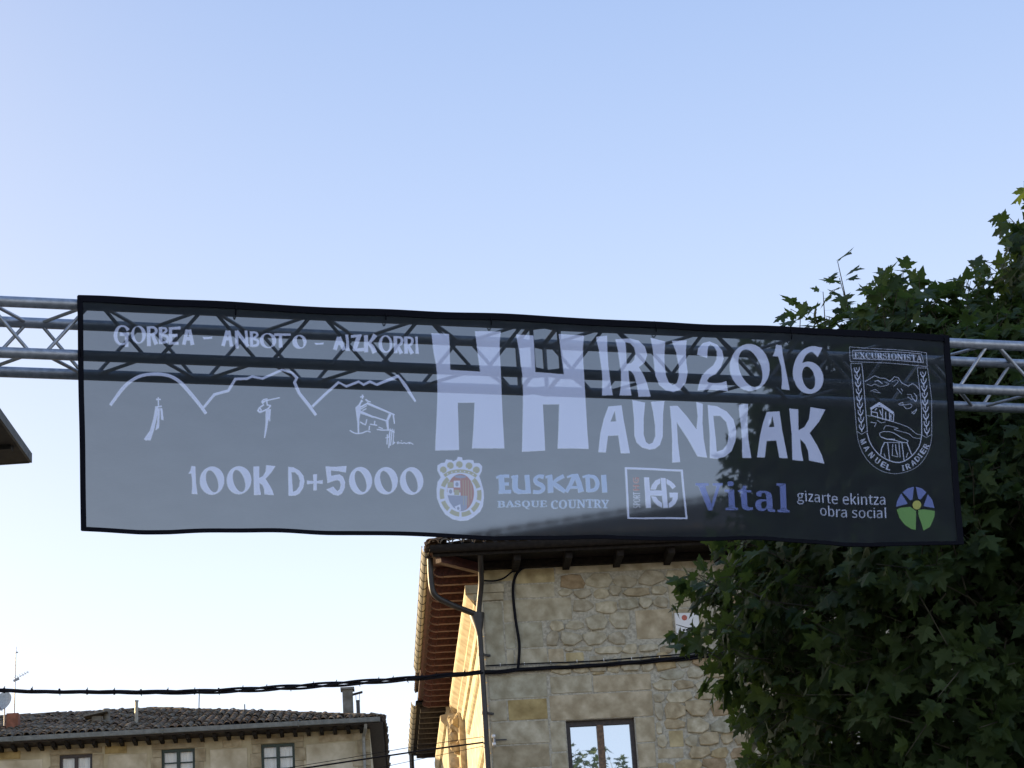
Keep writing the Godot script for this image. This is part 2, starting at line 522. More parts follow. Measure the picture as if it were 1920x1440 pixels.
func rubble(wall: Node3D) -> void:
	var y := 8.5
	var blocked := BLOCKS.duplicate()
	blocked.append([1.30, 8.0, 2.60, 9.76, ""])
	while y < 12.40:
		var h := minf(rng.randf_range(0.17, 0.33), 12.40 - y)
		if h < 0.07: break
		var x := 1.04 + rng.randf_range(0.0, 0.15)
		while x < 5.6:
			var w := rng.randf_range(0.22, 0.54)
			var y0 := y + rng.randf_range(-0.03, 0.03)
			var hh := h + rng.randf_range(-0.03, 0.035)
			var lo := Vector2(x, y0)
			var hi := Vector2(x + w, y0 + hh)
			# trim against the cut stones
			var free := true
			for b in blocked:
				if hi.x > b[0] - 0.01 and lo.x < b[2] + 0.01 and hi.y > b[1] - 0.01 and lo.y < b[3] + 0.01:
					var cuts := [hi.x - (b[0] - 0.012), (b[2] + 0.012) - lo.x, hi.y - (b[1] - 0.012), (b[3] + 0.012) - lo.y]
					var k := cuts.find(cuts.min())
					if k == 0: hi.x -= cuts[0]
					elif k == 1: lo.x += cuts[1]
					elif k == 2: hi.y -= cuts[2]
					else: lo.y += cuts[3]
			if hi.x - lo.x < 0.09 or hi.y - lo.y < 0.07: free = false
			if free:
				for b in blocked:
					if hi.x > b[0] and lo.x < b[2] and hi.y > b[1] and lo.y < b[3]: free = false
			if free and not (y > 11.9 and x > 4.3):
				var c := (lo + hi) / 2.0
				var e := (hi - lo) / 2.0 - Vector2(0.006, 0.006)
				var o := PackedVector2Array()
				var corners := 7
				var spin := rng.randf() * TAU
				for k in corners:
					var a := spin + TAU * (k + rng.randf_range(-0.28, 0.28)) / corners
					var d := Vector2(cos(a), sin(a))
					var q := 1.0 / pow(pow(absf(d.x), 5.0) + pow(absf(d.y), 5.0), 0.2)
					o.append(c + Vector2(d.x * e.x, d.y * e.y) * q * rng.randf_range(0.88, 1.09))
				var m := MB.new()
				m.stone(o, -0.02, rng.randf_range(0.014, 0.05), 0.016, Vector2(rng.randf_range(-0.09, 0.09), rng.randf_range(-0.16, 0.04)))
				var tone := rng.randi_range(0, 2)
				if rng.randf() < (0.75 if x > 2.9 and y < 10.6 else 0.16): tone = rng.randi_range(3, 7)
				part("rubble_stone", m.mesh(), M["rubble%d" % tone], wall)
			x += w
		y += h

func house() -> void:
	var h := thing("stone_house", "three storey stone house with deep red eaves and sunlit ochre side wall", "house", Vector3(-0.79, 0, -40.0), 0.0781)
	# front wall, with an opening for the window (and those of the storeys below the picture)
	var wall := Node3D.new()
	wall.name = "stone_wall"
	h.add_child(wall)
	var m := MB.new()
	var x0 := 1.345
	var x1 := 2.565
	var y0 := 8.15
	var y1 := 9.745
	m.box(Vector3(0, 0, -0.6), Vector3(11.5, y0, 0))
	m.box(Vector3(0, y0, -0.6), Vector3(x0, y1, 0))
	m.box(Vector3(x1, y0, -0.6), Vector3(11.5, y1, 0))
	m.box(Vector3(0, y1, -0.6), Vector3(11.5, 12.66, 0))
	part("mortar", m.mesh(), M.mortar, wall)
	for b in BLOCKS:
		var s := MB.new()
		var o := PackedVector2Array()
		var j := 0.012
		for c in [[b[0], b[1], 1, 1], [b[2], b[1], -1, 1], [b[2], b[3], -1, -1], [b[0], b[3], 1, -1]]:
			var sh := [0.0, rng.randf_range(0.006, j * 1.5)]
			var px: float = c[0] + c[2] * rng.randf_range(0, 0.008)
			var py: float = c[1] + c[3] * rng.randf_range(0, 0.008)
			# each corner is slightly rounded
			if c[2] * c[3] > 0:
				o.append(Vector2(px, py + c[3] * sh[1])); o.append(Vector2(px + c[2] * sh[1], py))
			else:
				o.append(Vector2(px + c[2] * sh[1], py)); o.append(Vector2(px, py + c[3] * sh[1]))
		s.stone(o, -0.01, rng.randf_range(0.005, 0.014), 0.006)
		part("cut_stone", s.mesh(), M["block" + b[4]], wall)
	rubble(wall)
	# side wall, sunlit
	m = MB.new()
	m.box(Vector3(0.002, 0, -11.3), Vector3(0.6, 12.66, -0.602))
	m.box(Vector3(11.0, 0, -11.3), Vector3(11.5, 12.66, -0.602))
	m.box(Vector3(0.6, 0, -11.3), Vector3(11.0, 12.66, -10.8))
	part("rendered_wall", m.mesh(), M.ochre, h)
	# quoins on the sunlit side
	var qy := 8.4
	var long := true
	while qy < 11.4:
		var qh := 0.42
		m = MB.new()
		m.box(Vector3(-0.035, qy, -0.62 if long else -0.36), Vector3(0.0, qy + qh - 0.014, -0.004))
		part("quoin", m.mesh(), M.ochre, h)
		long = not long
		qy += qh
	# cornice below the eaves: three mouldings
	var prof := PackedVector2Array([Vector2(0, 11.72), Vector2(0.05, 11.72), Vector2(0.07, 11.80), Vector2(0.07, 11.86), Vector2(0.15, 11.92), Vector2(0.15, 11.99), Vector2(0.27, 12.08), Vector2(0.30, 12.12), Vector2(0.30, 12.24), Vector2(0, 12.30)])
	m = MB.new()
	m.run(prof, Vector3(0, 0, -9.3), Vector3(0, 0, 0.0), Vector3.LEFT)
	part("cornice", m.mesh(), M.ochre, h)
	m = MB.new()
	m.box(Vector3(-0.30, 12.12, 0.003), Vector3(0.40, 12.27, 0.07))
	m.box(Vector3(-0.15, 11.98, 0.003), Vector3(0.38, 12.115, 0.05))
	part("cornice", m.mesh(), M["block"], h)
	# lower string course and panels on the sunlit wall
	for f in [[11.05, 0.07, 0.10], [9.55, 0.09, 0.14]]:
		m = MB.new()
		m.run(PackedVector2Array([Vector2(0, f[0]), Vector2(f[1] * 0.6, f[0] + 0.02), Vector2(f[1], f[0] + f[2] * 0.5), Vector2(f[1], f[0] + f[2]), Vector2(0, f[0] + f[2] + 0.03)]), Vector3(0, 0, -7.4), Vector3(0, 0, -0.64), Vector3.LEFT)
		part("string_course", m.mesh(), M.ochre, h)
	# carved coat of arms, high up near the far end
	m = MB.new()
	var crg := RandomNumberGenerator.new()
	crg.seed = 77
	for k in 52:
		var cz := -9.2 - crg.randf() * 1.7
		var cy := 8.6 + crg.randf() * 3.5
		var r := crg.randf_range(0.10, 0.2)
		var o := []
		for i in 5: o.append(Vector3(-0.02 - crg.randf() * 0.05, cy, cz) + Vector3(-0.06 * i, sin(i * 0.7 + k) * 0.05, cos(i * 0.9 + k) * 0.05))
		m.tube(o, [r, r * 0.95, r * 0.8, r * 0.6, r * 0.3], 7)
	m.box(Vector3(-0.13, 8.4, -11.0), Vector3(0.0, 12.1, -9.1))
	part("stone_carving", m.mesh(), M.carved, h)
	# window: frame, mullion, two casements with mirroring panes
	var win := Node3D.new()
	win.name = "window"
	h.add_child(win)
	m = MB.new()
	m.bar(Vector3(x0, y1 - 0.045, -0.14), Vector3(x1, y1 - 0.045, -0.14), 0.08, 0.09)
	m.bar(Vector3(x0, y0 + 0.045, -0.14), Vector3(x1, y0 + 0.045, -0.14), 0.08, 0.09)
	m.bar(Vector3(x0 + 0.04, y0 + 0.09, -0.14), Vector3(x0 + 0.04, y1 - 0.09, -0.14), 0.08, 0.08, Vector3.BACK)
	m.bar(Vector3(x1 - 0.04, y0 + 0.09, -0.14), Vector3(x1 - 0.04, y1 - 0.09, -0.14), 0.08, 0.08, Vector3.BACK)
	part("frame", m.mesh(), M.dark_frame, win)
	var xm := (x0 + x1) / 2.0
	m = MB.new()
	m.bar(Vector3(xm, y0 + 0.09, -0.125), Vector3(xm, y1 - 0.09, -0.125), 0.12, 0.06, Vector3.BACK)
	part("mullion", m.mesh(), M.brown_frame, win)
	for s in [[x0 + 0.08, xm - 0.06], [xm + 0.06, x1 - 0.08]]:
		m = MB.new()
		m.box(Vector3(s[0] - 0.01, y0 + 0.08, -0.162), Vector3(s[1] + 0.01, y1 - 0.08, -0.150))
		part("pane", m.mesh(), M.mirror_pane, win)
	m = MB.new()
	m.box(Vector3(x0 - 0.05, y0 - 0.12, -0.3), Vector3(x1 + 0.05, y0 - 0.002, 0.06))
	part("sill", m.mesh(), M["block"], win)
	# eaves and hipped roof; the eave edge lies 0.93 out from the walls
	var e := 0.93
	var ly := 12.67
	var pitch := 0.40
	m = MB.new()
	m.quad(Vector3(-e, ly, -11.3), Vector3(-e, ly, e), Vector3(0, ly + 0.02, 0), Vector3(0, ly + 0.02, -11.3))
	part("soffit", m.mesh(), M.red_board, h)
	m = MB.new()
	m.quad(Vector3(-e, ly, e), Vector3(12.4, ly, e), Vector3(12.4, ly + 0.02, 0), Vector3(0, ly + 0.02, 0))
	part("soffit", m.mesh(), M.black_wood, h)
	# red rafters with shaped ends along the sunlit side
	for k in 20:
		var z := -0.15 - k * 0.585
		m = MB.new()
		m.bar(Vector3(0.0, ly - 0.085, z), Vector3(-0.66, ly - 0.085, z), 0.11, 0.16)
		for q in 5:
			var a := PI / 2 * q / 5.0
			var b := PI / 2 * (q + 1) / 5.0
			m.bar(Vector3(-0.66 - 0.17 * sin(a), ly - 0.09 + 0.005 * q, z), Vector3(-0.66 - 0.17 * sin(b), ly - 0.09 + 0.005 * (q + 1), z), 0.11, 0.155 * cos(a) + 0.01)
		part("rafter", m.mesh(), M.red_wood, h)
	for k in 12:
		m = MB.new()
		m.bar(Vector3(0.62 + k * 0.92, ly - 0.10, 0.02), Vector3(0.62 + k * 0.92, ly - 0.10, 0.82), 0.12, 0.17)
		part("rafter", m.mesh(), M.black_wood, h)
	m = MB.new()
	m.bar(Vector3(0.02, ly - 0.10, 0.02), Vector3(-0.78, ly - 0.08, 0.80), 0.13, 0.17)
	part("hip_rafter", m.mesh(), M.red_wood, h)
	m = MB.new()
	m.bar(Vector3(-e + 0.05, ly - 0.005, e - 0.03), Vector3(12.3, ly - 0.005, e - 0.03), 0.05, 0.15)
	m.bar(Vector3(0.02, ly - 0.06, 0.06), Vector3(11.4, ly - 0.06, 0.06), 0.10, 0.13)
	part("eave_beam", m.mesh(), M.black_wood, h)
	m = MB.new()
	m.bar(Vector3(-e + 0.03, ly + 0.05, e - 0.06), Vector3(-e + 0.03, ly + 0.05, -11.3), 0.05, 0.10)
	part("eave_beam", m.mesh(), M.red_wood, h)
	var roof := Node3D.new()
	roof.name = "roof"
	h.add_child(roof)
	var top := ly + 0.13
	m = MB.new()
	var rz := -5.65
	var run := e - rz
	var ry := top + run * pitch
	var A := Vector3(-e, top, e)
	var B := Vector3(12.4, top, e)
	var C := Vector3(12.4, top, -12.23)
	var D := Vector3(-e, top, -12.23)
	var R0 := Vector3(-e + run, ry, rz)
	var R1 := Vector3(12.4 - run, ry, rz)
	m.quad(A, B, R1, R0)
	m.tri(D, A, R0)
	m.quad(C, D, R0, R1)
	m.tri(B, C, R1)
	m.quad(A, D, C, B)
	part("tile_bed", m.mesh(), M.tile_bed, roof)
	var tl := tile_mesh(0.42, 0.095, 0.075)
	for k in 66:
		for row in 2:
			var x := -e + 0.08 + k * 0.2
			if row == 1 and k < 2: continue
			var o := part("tile", tl, M.tile[rng.randi() % 6], roof, Vector3(x, top + 0.005 + row * 0.33 * pitch + rng.randf_range(-0.008, 0.008), e + 0.06 - row * 0.33))
			o.rotation = Vector3(atan(pitch) + rng.randf_range(-0.03, 0.03), rng.randf_range(-0.04, 0.04), rng.randf_range(-0.05, 0.05))
	for k in 60:
		var o := part("tile", tl, M.tile[rng.randi() % 6], roof, Vector3(-e - 0.06, top + 0.005 + rng.randf_range(-0.008, 0.008), e - 0.1 - k * 0.2))
		o.rotation = Vector3(atan(pitch), -PI / 2, 0)
	for k in 17:
		var f := k / 17.0
		var o := part("ridge_tile", tl, M.tile[rng.randi() % 6], roof, A.lerp(R0, f) + Vector3(0, 0.04, 0))
		o.rotation = Vector3(atan(pitch / 1.414), -PI / 4, 0)
	# gutter of the sunlit side with its ring brackets
	m = MB.new()
	half_pipe(m, Vector3(-e - 0.06, ly + 0.10, e + 0.05), Vector3(-e - 0.06, ly + 0.10, -8.35), 0.075, 0.13, Vector3.RIGHT)
	m.tube([Vector3(-e - 0.135, ly + 0.10, e + 0.05), Vector3(-e - 0.135, ly + 0.10, -8.35)], 0.009, 6)
	var gut := part("gutter", m.mesh(), M.zinc, h)
	for k in 17:
		var ring := []
		for q in 9: ring.append(Vector3(-e - 0.06 + 0.08 * cos(PI + PI * q / 8), ly + 0.10 + 0.135 * sin(PI + PI * q / 8), e - 0.2 - k * 0.55))
		m = MB.new()
		m.tube(ring, 0.007, 5)
		part("bracket", m.mesh(), M.pipe, gut)
	# gutter along the front
	m = MB.new()
	half_pipe(m, Vector3(-e, ly + 0.09, e + 0.06), Vector3(12.3, ly + 0.09, e + 0.06), 0.07, 0.12, Vector3.BACK)
	part("gutter", m.mesh(), M.black_wood, h)
	# downpipes: one from each gutter, joining in a funnel at the corner
	m = MB.new()
	m.tube(smooth_line([Vector3(-0.92, ly - 0.02, 0.62), Vector3(-0.92, 12.20, 0.60), Vector3(-0.86, 11.98, 0.57), Vector3(-0.60, 11.84, 0.45), Vector3(-0.17, 11.70, 0.22)], 5), 0.055, 10)
	part("downpipe", m.mesh(), M.pipe, h)
	m = MB.new()
	m.tube(smooth_line([Vector3(-0.03, ly + 0.02, 0.82), Vector3(-0.03, 12.55, 0.70), Vector3(-0.02, 12.25, 0.36), Vector3(-0.06, 11.95, 0.21), Vector3(-0.10, 11.66, 0.16)], 5), 0.05, 10)
	part("downpipe", m.mesh(), M.pipe, h)
	m = MB.new()
	m.tube([Vector3(-0.12, 11.72, 0.15), Vector3(-0.12, 11.66, 0.15), Vector3(-0.10, 11.40, 0.13), Vector3(-0.09, 11.33, 0.12)], [0.14, 0.135, 0.06, 0.055], 12)
	part("funnel", m.mesh(), M.pipe, h)
	m = MB.new()
	m.tube([Vector3(-0.09, 11.36, 0.12), Vector3(-0.085, 10.2, 0.12), Vector3(-0.08, 0.1, 0.12)], 0.052, 12)
	part("downpipe", m.mesh(), M.pipe, h)
	for y in [10.95, 9.9, 8.8]:
		m = MB.new()
		m.tube([Vector3(-0.085, y, 0.12), Vector3(-0.085, y + 0.05, 0.12)], 0.062, 12)
		m.bar(Vector3(-0.05, y + 0.025, 0.1), Vector3(0.08, y + 0.025, 0.0), 0.03, 0.04)
		part("pipe_clip", m.mesh(), M.pipe, h)

func neighbour() -> void:
	# adjoins the stone house behind; only its eaves and a strip of wall show
	var h := thing("neighbour_house", "far house adjoining the stone house, its dark eaves and a strip of wall showing", "house", Vector3(-0.79, 0, -40.0), 0.0781)
	var m := MB.new()
	m.box(Vector3(-0.30, 0, -17.0), Vector3(9.0, 12.58, -11.35))
	part("wall", m.mesh(), M.plaster_pale, h)
	m = MB.new()
	m.run(PackedVector2Array([Vector2(0, 12.1), Vector2(0.06, 12.1), Vector2(0.14, 12.2), Vector2(0.14, 12.32), Vector2(0, 12.35)]), Vector3(-0.30, 0, -17.0), Vector3(-0.30, 0, -11.35), Vector3.LEFT)
	part("cornice", m.mesh(), M.ochre, h)
	var ly := 12.59
	m = MB.new()
	m.box(Vector3(-0.96, ly, -17.4), Vector3(-0.25, ly + 0.05, -11.34))
	part("soffit", m.mesh(), M.black_wood, h)
	for k in 10:
		m = MB.new()
		m.bar(Vector3(-0.30, ly - 0.07, -11.6 - k * 0.6), Vector3(-0.88, ly - 0.07, -11.6 - k * 0.6), 0.11, 0.13)
		part("rafter", m.mesh(), M.dark_wood, h)
	m = MB.new()
	half_pipe(m, Vector3(-1.0, ly + 0.12, -11.36), Vector3(-1.0, ly + 0.12, -17.4), 0.08, 0.14, Vector3.RIGHT)
	var gut := part("gutter", m.mesh(), M.zinc, h)
	for k in 9:
		var ring := []
		for q in 9: ring.append(Vector3(-1.0 + 0.085 * cos(PI + PI * q / 8), ly + 0.12 + 0.145 * sin(PI + PI * q / 8), -11.6 - k * 0.6))
		m = MB.new()
		m.tube(ring, 0.008, 5)
		part("bracket", m.mesh(), M.pipe, gut)
	m = MB.new()
	m.tube([Vector3(-1.0, ly + 0.02, -17.1), Vector3(-1.0, ly - 0.9, -17.1), Vector3(-0.6, ly - 1.3, -17.1), Vector3(-0.42, 0.1, -17.1)], 0.06, 8)
	part("downpipe", m.mesh(), M.pipe, h)
	m = MB.new()
	m.quad(Vector3(-0.98, ly + 0.1, -11.4), Vector3(4.0, ly + 1.6, -11.4), Vector3(4.0, ly + 1.6, -17.4), Vector3(-0.98, ly + 0.1, -17.4))
	m.quad(Vector3(4.0, ly + 1.6, -11.4), Vector3(9.4, ly + 0.1, -11.4), Vector3(9.4, ly + 0.1, -17.4), Vector3(4.0, ly + 1.6, -17.4))
	m.tri(Vector3(-0.98, ly + 0.1, -11.4), Vector3(9.4, ly + 0.1, -11.4), Vector3(4.0, ly + 1.6, -11.4))
	part("roof", m.mesh(), M.tile[1], h)

# ---------------------------------------------------------------- long house with the tiled roof
func casement(parent: Node3D, x0: float, x1: float, y0: float, y1: float, frame: Material, bars: bool) -> void:
	var win := Node3D.new()
	win.name = "window"
	parent.add_child(win, true)
	var m := MB.new()
	var z := -0.10
	m.bar(Vector3(x0, y1 - 0.04, z), Vector3(x1, y1 - 0.04, z), 0.08, 0.08)
	m.bar(Vector3(x0, y0 + 0.04, z), Vector3(x1, y0 + 0.04, z), 0.08, 0.08)
	for x in [x0 + 0.035, x1 - 0.035]: m.bar(Vector3(x, y0 + 0.08, z), Vector3(x, y1 - 0.08, z), 0.07, 0.08, Vector3.BACK)
	part("frame", m.mesh(), frame, win)
	var xm := (x0 + x1) / 2.0
	m = MB.new()
	m.bar(Vector3(xm, y0 + 0.08, z + 0.01), Vector3(xm, y1 - 0.08, z + 0.01), 0.10, 0.06, Vector3.BACK)
	part("mullion", m.mesh(), frame, win)
	for s in [[x0 + 0.07, xm - 0.05], [xm + 0.05, x1 - 0.07]]:
		m = MB.new()
		m.box(Vector3(s[0] - 0.01, y0 + 0.07, z - 0.02), Vector3(s[1] + 0.01, y1 - 0.07, z - 0.012))
		part("pane", m.mesh(), M.pane, win)
		if bars:
			for y in [y1 - 0.37, y1 - 0.68]:
				m = MB.new()
				m.bar(Vector3(s[0], y, z), Vector3(s[1], y, z), 0.03, 0.035)
				part("glazing_bar", m.mesh(), frame, win)
		# a gathered curtain behind the glass
		m = MB.new()
		for k in 10:
			var xa := lerpf(s[0] - 0.02, s[1] + 0.02, k / 10.0)
			var xb := lerpf(s[0] - 0.02, s[1] + 0.02, (k + 1) / 10.0)
			var za := z - 0.10 + 0.012 * sin(k * 2.1)
			var zb := z - 0.10 + 0.012 * sin((k + 1) * 2.1)
			m.quad(Vector3(xa, y0 + 0.05, za), Vector3(xb, y0 + 0.05, zb), Vector3(xb, y1 - 0.05, zb), Vector3(xa, y1 - 0.05, za))
		part("curtain", m.mesh(), M.curtain, win)

func long_house() -> void:
	var h := thing("long_house", "distant plastered house with mossy tiled roof, grey gutter and three small windows", "house", Vector3(-4.3, 0, -62.0), 0.06)
	var left := -18.0
	var wt := 14.24
	var openings := [[-8.60, -7.72], [-5.86, -4.96], [-3.17, -2.26]]
	var y0 := 12.85
	var y1 := 14.06
	var m := MB.new()
	m.box(Vector3(left, 0, -0.5), Vector3(-0.2, y0, 0))
	m.box(Vector3(left, y1, -0.5), Vector3(-0.2, wt + 0.2, 0))
	var x := left
	for o in openings:
		m.box(Vector3(x, y0, -0.5), Vector3(o[0], y1, 0))
		x = o[1]
	m.box(Vector3(x, y0, -0.5), Vector3(-0.2, y1, 0))
	m.box(Vector3(left, 0, -13.0), Vector3(left + 0.5, wt, -0.502))
	m.box(Vector3(-0.7, 0, -13.0), Vector3(-0.202, wt, -0.502))
	m.box(Vector3(left + 0.5, 0, -13.0), Vector3(-0.7, wt, -12.5))
	m.box(Vector3(left + 0.5, 12.0, -12.5), Vector3(-0.7, 12.2, -0.5))
	part("wall", m.mesh(), M.plaster, h)
	# paler plaster fields between stone dressings
	for f in [[-10.9, -9.05], [-7.3, -6.25], [-4.55, -3.55], [-1.95, -0.62]]:
		m = MB.new()
		m.stone(PackedVector2Array([Vector2(f[0], 11.2), Vector2(f[1], 11.2), Vector2(f[1], 13.98), Vector2(f[0], 13.98)]), -0.01, 0.016, 0.012)
		part("plaster_field", m.mesh(), M.plaster_pale, h)
	for o in openings:
		for s in [[o[0] - 0.24, o[0]], [o[1], o[1] + 0.24]]:
			var y := 12.0
			var k := 0
			while y < y1 - 0.1:
				var hh := minf(rng.randf_range(0.3, 0.45), y1 - y)
				m = MB.new()
				var wd := 0.05 if k % 2 == 0 else 0.0
				var sx0: float = s[0] - (wd if s[0] < o[0] else 0.0)
				var sx1: float = s[1] + (wd if s[0] >= o[0] else 0.0)
				m.stone(PackedVector2Array([Vector2(sx0, y + 0.006), Vector2(sx1, y + 0.006), Vector2(sx1, y + hh - 0.006), Vector2(sx0, y + hh - 0.006)]), -0.01, 0.028, 0.01)
				part("jamb_stone", m.mesh(), M.surround, h)
				y += hh
				k += 1
		m = MB.new()
		m.stone(PackedVector2Array([Vector2(o[0] - 0.26, y1 + 0.005), Vector2(o[1] + 0.26, y1 + 0.005), Vector2(o[1] + 0.26, wt - 0.01), Vector2(o[0] - 0.26, wt - 0.01)]), -0.01, 0.026, 0.012)
		part("lintel", m.mesh(), M.surround, h)
	var xx := left
	while xx < -0.3:
		var w := rng.randf_range(0.5, 1.1)
		var on_lintel := false
		for o in openings:
			if xx + w > o[0] - 0.28 and xx < o[1] + 0.28: on_lintel = true
		if not on_lintel and xx > -11.5:
			m = MB.new()
			m.stone(PackedVector2Array([Vector2(xx, 14.02), Vector2(minf(xx + w - 0.02, -0.22), 14.02), Vector2(minf(xx + w - 0.02, -0.22), wt - 0.01), Vector2(xx, wt - 0.01)]), -0.01, 0.022, 0.01)
			part("frieze_stone", m.mesh(), M["block" + ["", "t", "p", "o"][rng.randi() % 4]], h)
		xx += w
	var qy := 11.5
	var alt := false
	while qy < 14.0:
		m = MB.new()
		var qw := 0.5 if alt else 0.36
		m.stone(PackedVector2Array([Vector2(-0.2 - qw, qy + 0.006), Vector2(-0.2, qy + 0.006), Vector2(-0.2, qy + 0.35), Vector2(-0.2 - qw, qy + 0.35)]), -0.01, 0.03, 0.012)
		part("quoin", m.mesh(), M.surround, h)
		qy += 0.36
		alt = not alt
	casement(h, openings[0][0], openings[0][1], y0, y1, M.dark_frame, false)
	casement(h, openings[1][0], openings[1][1], y0, y1, M.green_frame, true)
	casement(h, openings[2][0], openings[2][1], y0, y1, M.green_frame, true)
	# eaves
	m = MB.new()
	m.box(Vector3(left - 0.5, wt + 0.08, -13.5), Vector3(0.16, wt + 0.13, 0.70))
	part("soffit", m.mesh(), M.dark_wood, h)
	var k := 0
	while left + 0.3 + k * 0.36 < -0.1:
		var rx := left + 0.3 + k * 0.36
		if rx > -11.5:
			m = MB.new()
			m.bar(Vector3(rx, wt + 0.01, 0.002), Vector3(rx, wt + 0.02, 0.55), 0.10, 0.10)
			part("rafter", m.mesh(), M.black_wood, h)
		k += 1
	m = MB.new()
	m.run(PackedVector2Array([Vector2(0.0, 14.35), Vector2(0.10, 14.35), Vector2(0.12, 14.47), Vector2(0.10, 14.47), Vector2(0.085, 14.37), Vector2(0.0, 14.37)]), Vector3(left - 0.5, 0, 0.702), Vector3(0.10, 0, 0.702), Vector3.BACK)
	var gut := part("gutter", m.mesh(), M.gutter, h)
	for gx in [-9.75, -5.75, -2.1]:
		m = MB.new()
		m.bar(Vector3(gx, 14.345, 0.76), Vector3(gx, 14.48, 0.825), 0.03, 0.13, Vector3.BACK)
		part("joint", m.mesh(), M.gutter, gut)
	m = MB.new()
	m.tube(smooth_line([Vector3(-0.30, 14.36, 0.66), Vector3(-0.31, 14.22, 0.60), Vector3(-0.36, 14.12, 0.20), Vector3(-0.38, 13.95, 0.09), Vector3(-0.38, 12.0, 0.08), Vector3(-0.38, 0.1, 0.08)], 5), 0.042, 10)
	part("downpipe", m.mesh(), M.pipe_pale, h)
	# hipped roof
	var roof := Node3D.new()
	roof.name = "roof"
	h.add_child(roof)
	var pitch := 0.297
	var ey := 14.44
	var run := 7.0
	var A := Vector3(left - 0.6, ey, 0.72)
	var B := Vector3(0.2, ey, 0.72)
	var C := Vector3(0.2, ey, 0.72 - 2 * run)
	var D := Vector3(left - 0.6, ey, 0.72 - 2 * run)
	var R1 := Vector3(0.2 - run, ey + run * pitch, 0.72 - run)
	var R0 := Vector3(left - 0.6 + run, ey + run * pitch, 0.72 - run)
	m = MB.new()
	m.quad(A, B, R1, R0)
	m.tri(B, C, R1)
	m.quad(C, D, R0, R1)
	m.tri(D, A, R0)
	m.tube([B + Vector3(0, 0.0, 0), R1, R0], 0.09, 8)
	part("tile_bed", m.mesh(), M.tile_bed, roof)
	var tl := tile_mesh(0.44, 0.10, 0.08)
	var rest := []
	var count := 0
	var rows := 20
	for row in rows:
		var c := 0
		while true:
			var tx := 0.08 - c * 0.215
			c += 1
			if tx < -11.6: break
			if tx > 0.2 - row * 0.345 + 0.1: continue
			var sag := 0.02 * sin(tx * 1.3) + 0.015 * sin(tx * 3.1 + row)
			var p := Vector3(tx + rng.randf_range(-0.015, 0.015), ey + 0.02 + row * 0.345 * pitch + sag + rng.randf_range(-0.012, 0.014), 0.78 - row * 0.345)
			var rot := Vector3(atan(pitch) + rng.randf_range(-0.04, 0.04), rng.randf_range(-0.05, 0.05), rng.randf_range(-0.08, 0.08))
			if row < 6 and count < 300:
				var o := part("tile", tl, M.tile[mini(rng.randi() % 7, 5)], roof, p)
				o.rotation = rot
				count += 1
			else:
				rest.append(Transform3D(Basis.from_euler(rot), p))
	# verge tiles down the hip end and along the ridge
	for i in 40:
		var f := i / 40.0
		rest.append(Transform3D(Basis.from_euler(Vector3(atan(pitch / 1.414), PI / 4, 0)), B.lerp(R1, f) + Vector3(0, 0.03 + rng.randf_range(-0.01, 0.015), 0)))
	for i in 30:
		rest.append(Transform3D(Basis.from_euler(Vector3(0, PI / 2, 0)), R1 + Vector3(-0.36 * i, 0.02 + rng.randf_range(-0.012, 0.015), 0)))
	for i in 45:
		rest.append(Transform3D(Basis.from_euler(Vector3(atan(pitch), PI / 2, rng.randf_range(-0.1, 0.1))), Vector3(0.26 + rng.randf_range(-0.03, 0.03), ey + 0.02, 0.6 - i * 0.215)))
	for c in 3:
		var mm := MultiMesh.new()
		mm.transform_format = MultiMesh.TRANSFORM_3D
		mm.mesh = tl
		var own := []
		for i in rest.size():
			if i % 3 == c: own.append(rest[i])
		mm.instance_count = own.size()
		for i in own.size(): mm.set_instance_transform(i, own[i])
		var o := MultiMeshInstance3D.new()
		o.name = "roof_tiles"
		o.multimesh = mm
		o.material_override = M.tile[[0, 1, 5][c]]
		o.set_meta("kind", "stuff")
		roof.add_child(o, true)
	# chimneys and flues
	var surf := func(px: float, pz: float) -> float: return ey + (0.72 - pz) * pitch
	m = MB.new()
	m.box(Vector3(-0.95, 14.9, -1.9), Vector3(-0.66, 15.80, -1.6))
	m.box(Vector3(-1.0, 15.80, -1.95), Vector3(-0.61, 15.86, -1.55))
	part("chimney", m.mesh(), M.cement, roof)
	m = MB.new()
	m.tube([Vector3(-0.52, 14.8, -1.5), Vector3(-0.52, 15.45, -1.5)], 0.055, 10)
	for a in [-0.05, 0.05]: m.tube([Vector3(-0.52 + a, 15.4, -1.5), Vector3(-0.52 + a, 15.64, -1.5)], 0.008, 5)
	m.bar(Vector3(-0.66, 15.62, -1.5), Vector3(-0.38, 15.68, -1.5), 0.25, 0.015)
	part("flue", m.mesh(), M.pipe, roof)
	m = MB.new()
	m.tube([Vector3(-6.70, 15.1, -1.5), Vector3(-6.70, 15.72, -1.5), Vector3(-6.70, 15.78, -1.5)], [0.05, 0.05, 0.07], 10)
	part("flue", m.mesh(), M.zinc, roof)
	m = MB.new()
	m.box(Vector3(-8.0, 14.9, -2.2), Vector3(-7.75, 15.5, -1.95))
	m.bar(Vector3(-8.22, 15.50, -2.07), Vector3(-7.55, 15.62, -2.07), 0.5, 0.05)
	m.tube([Vector3(-7.62, 15.3, -2.2), Vector3(-7.62, 15.74, -2.2)], 0.10, 10)
	part("chimney", m.mesh(), M.cement, roof)
	m = MB.new()
	m.box(Vector3(-10.35, 14.9, -2.15), Vector3(-10.02, 15.68, -1.8))
	part("chimney", m.mesh(), M.brick, roof)
	m = MB.new()
	m.tube([Vector3(-4.98, 15.0, -1.5), Vector3(-4.94, 16.02, -1.5)], 0.014, 6)
	m.tube([Vector3(-3.72, 15.1, -2.0), Vector3(-3.72, 15.62, -2.0)], 0.016, 6)
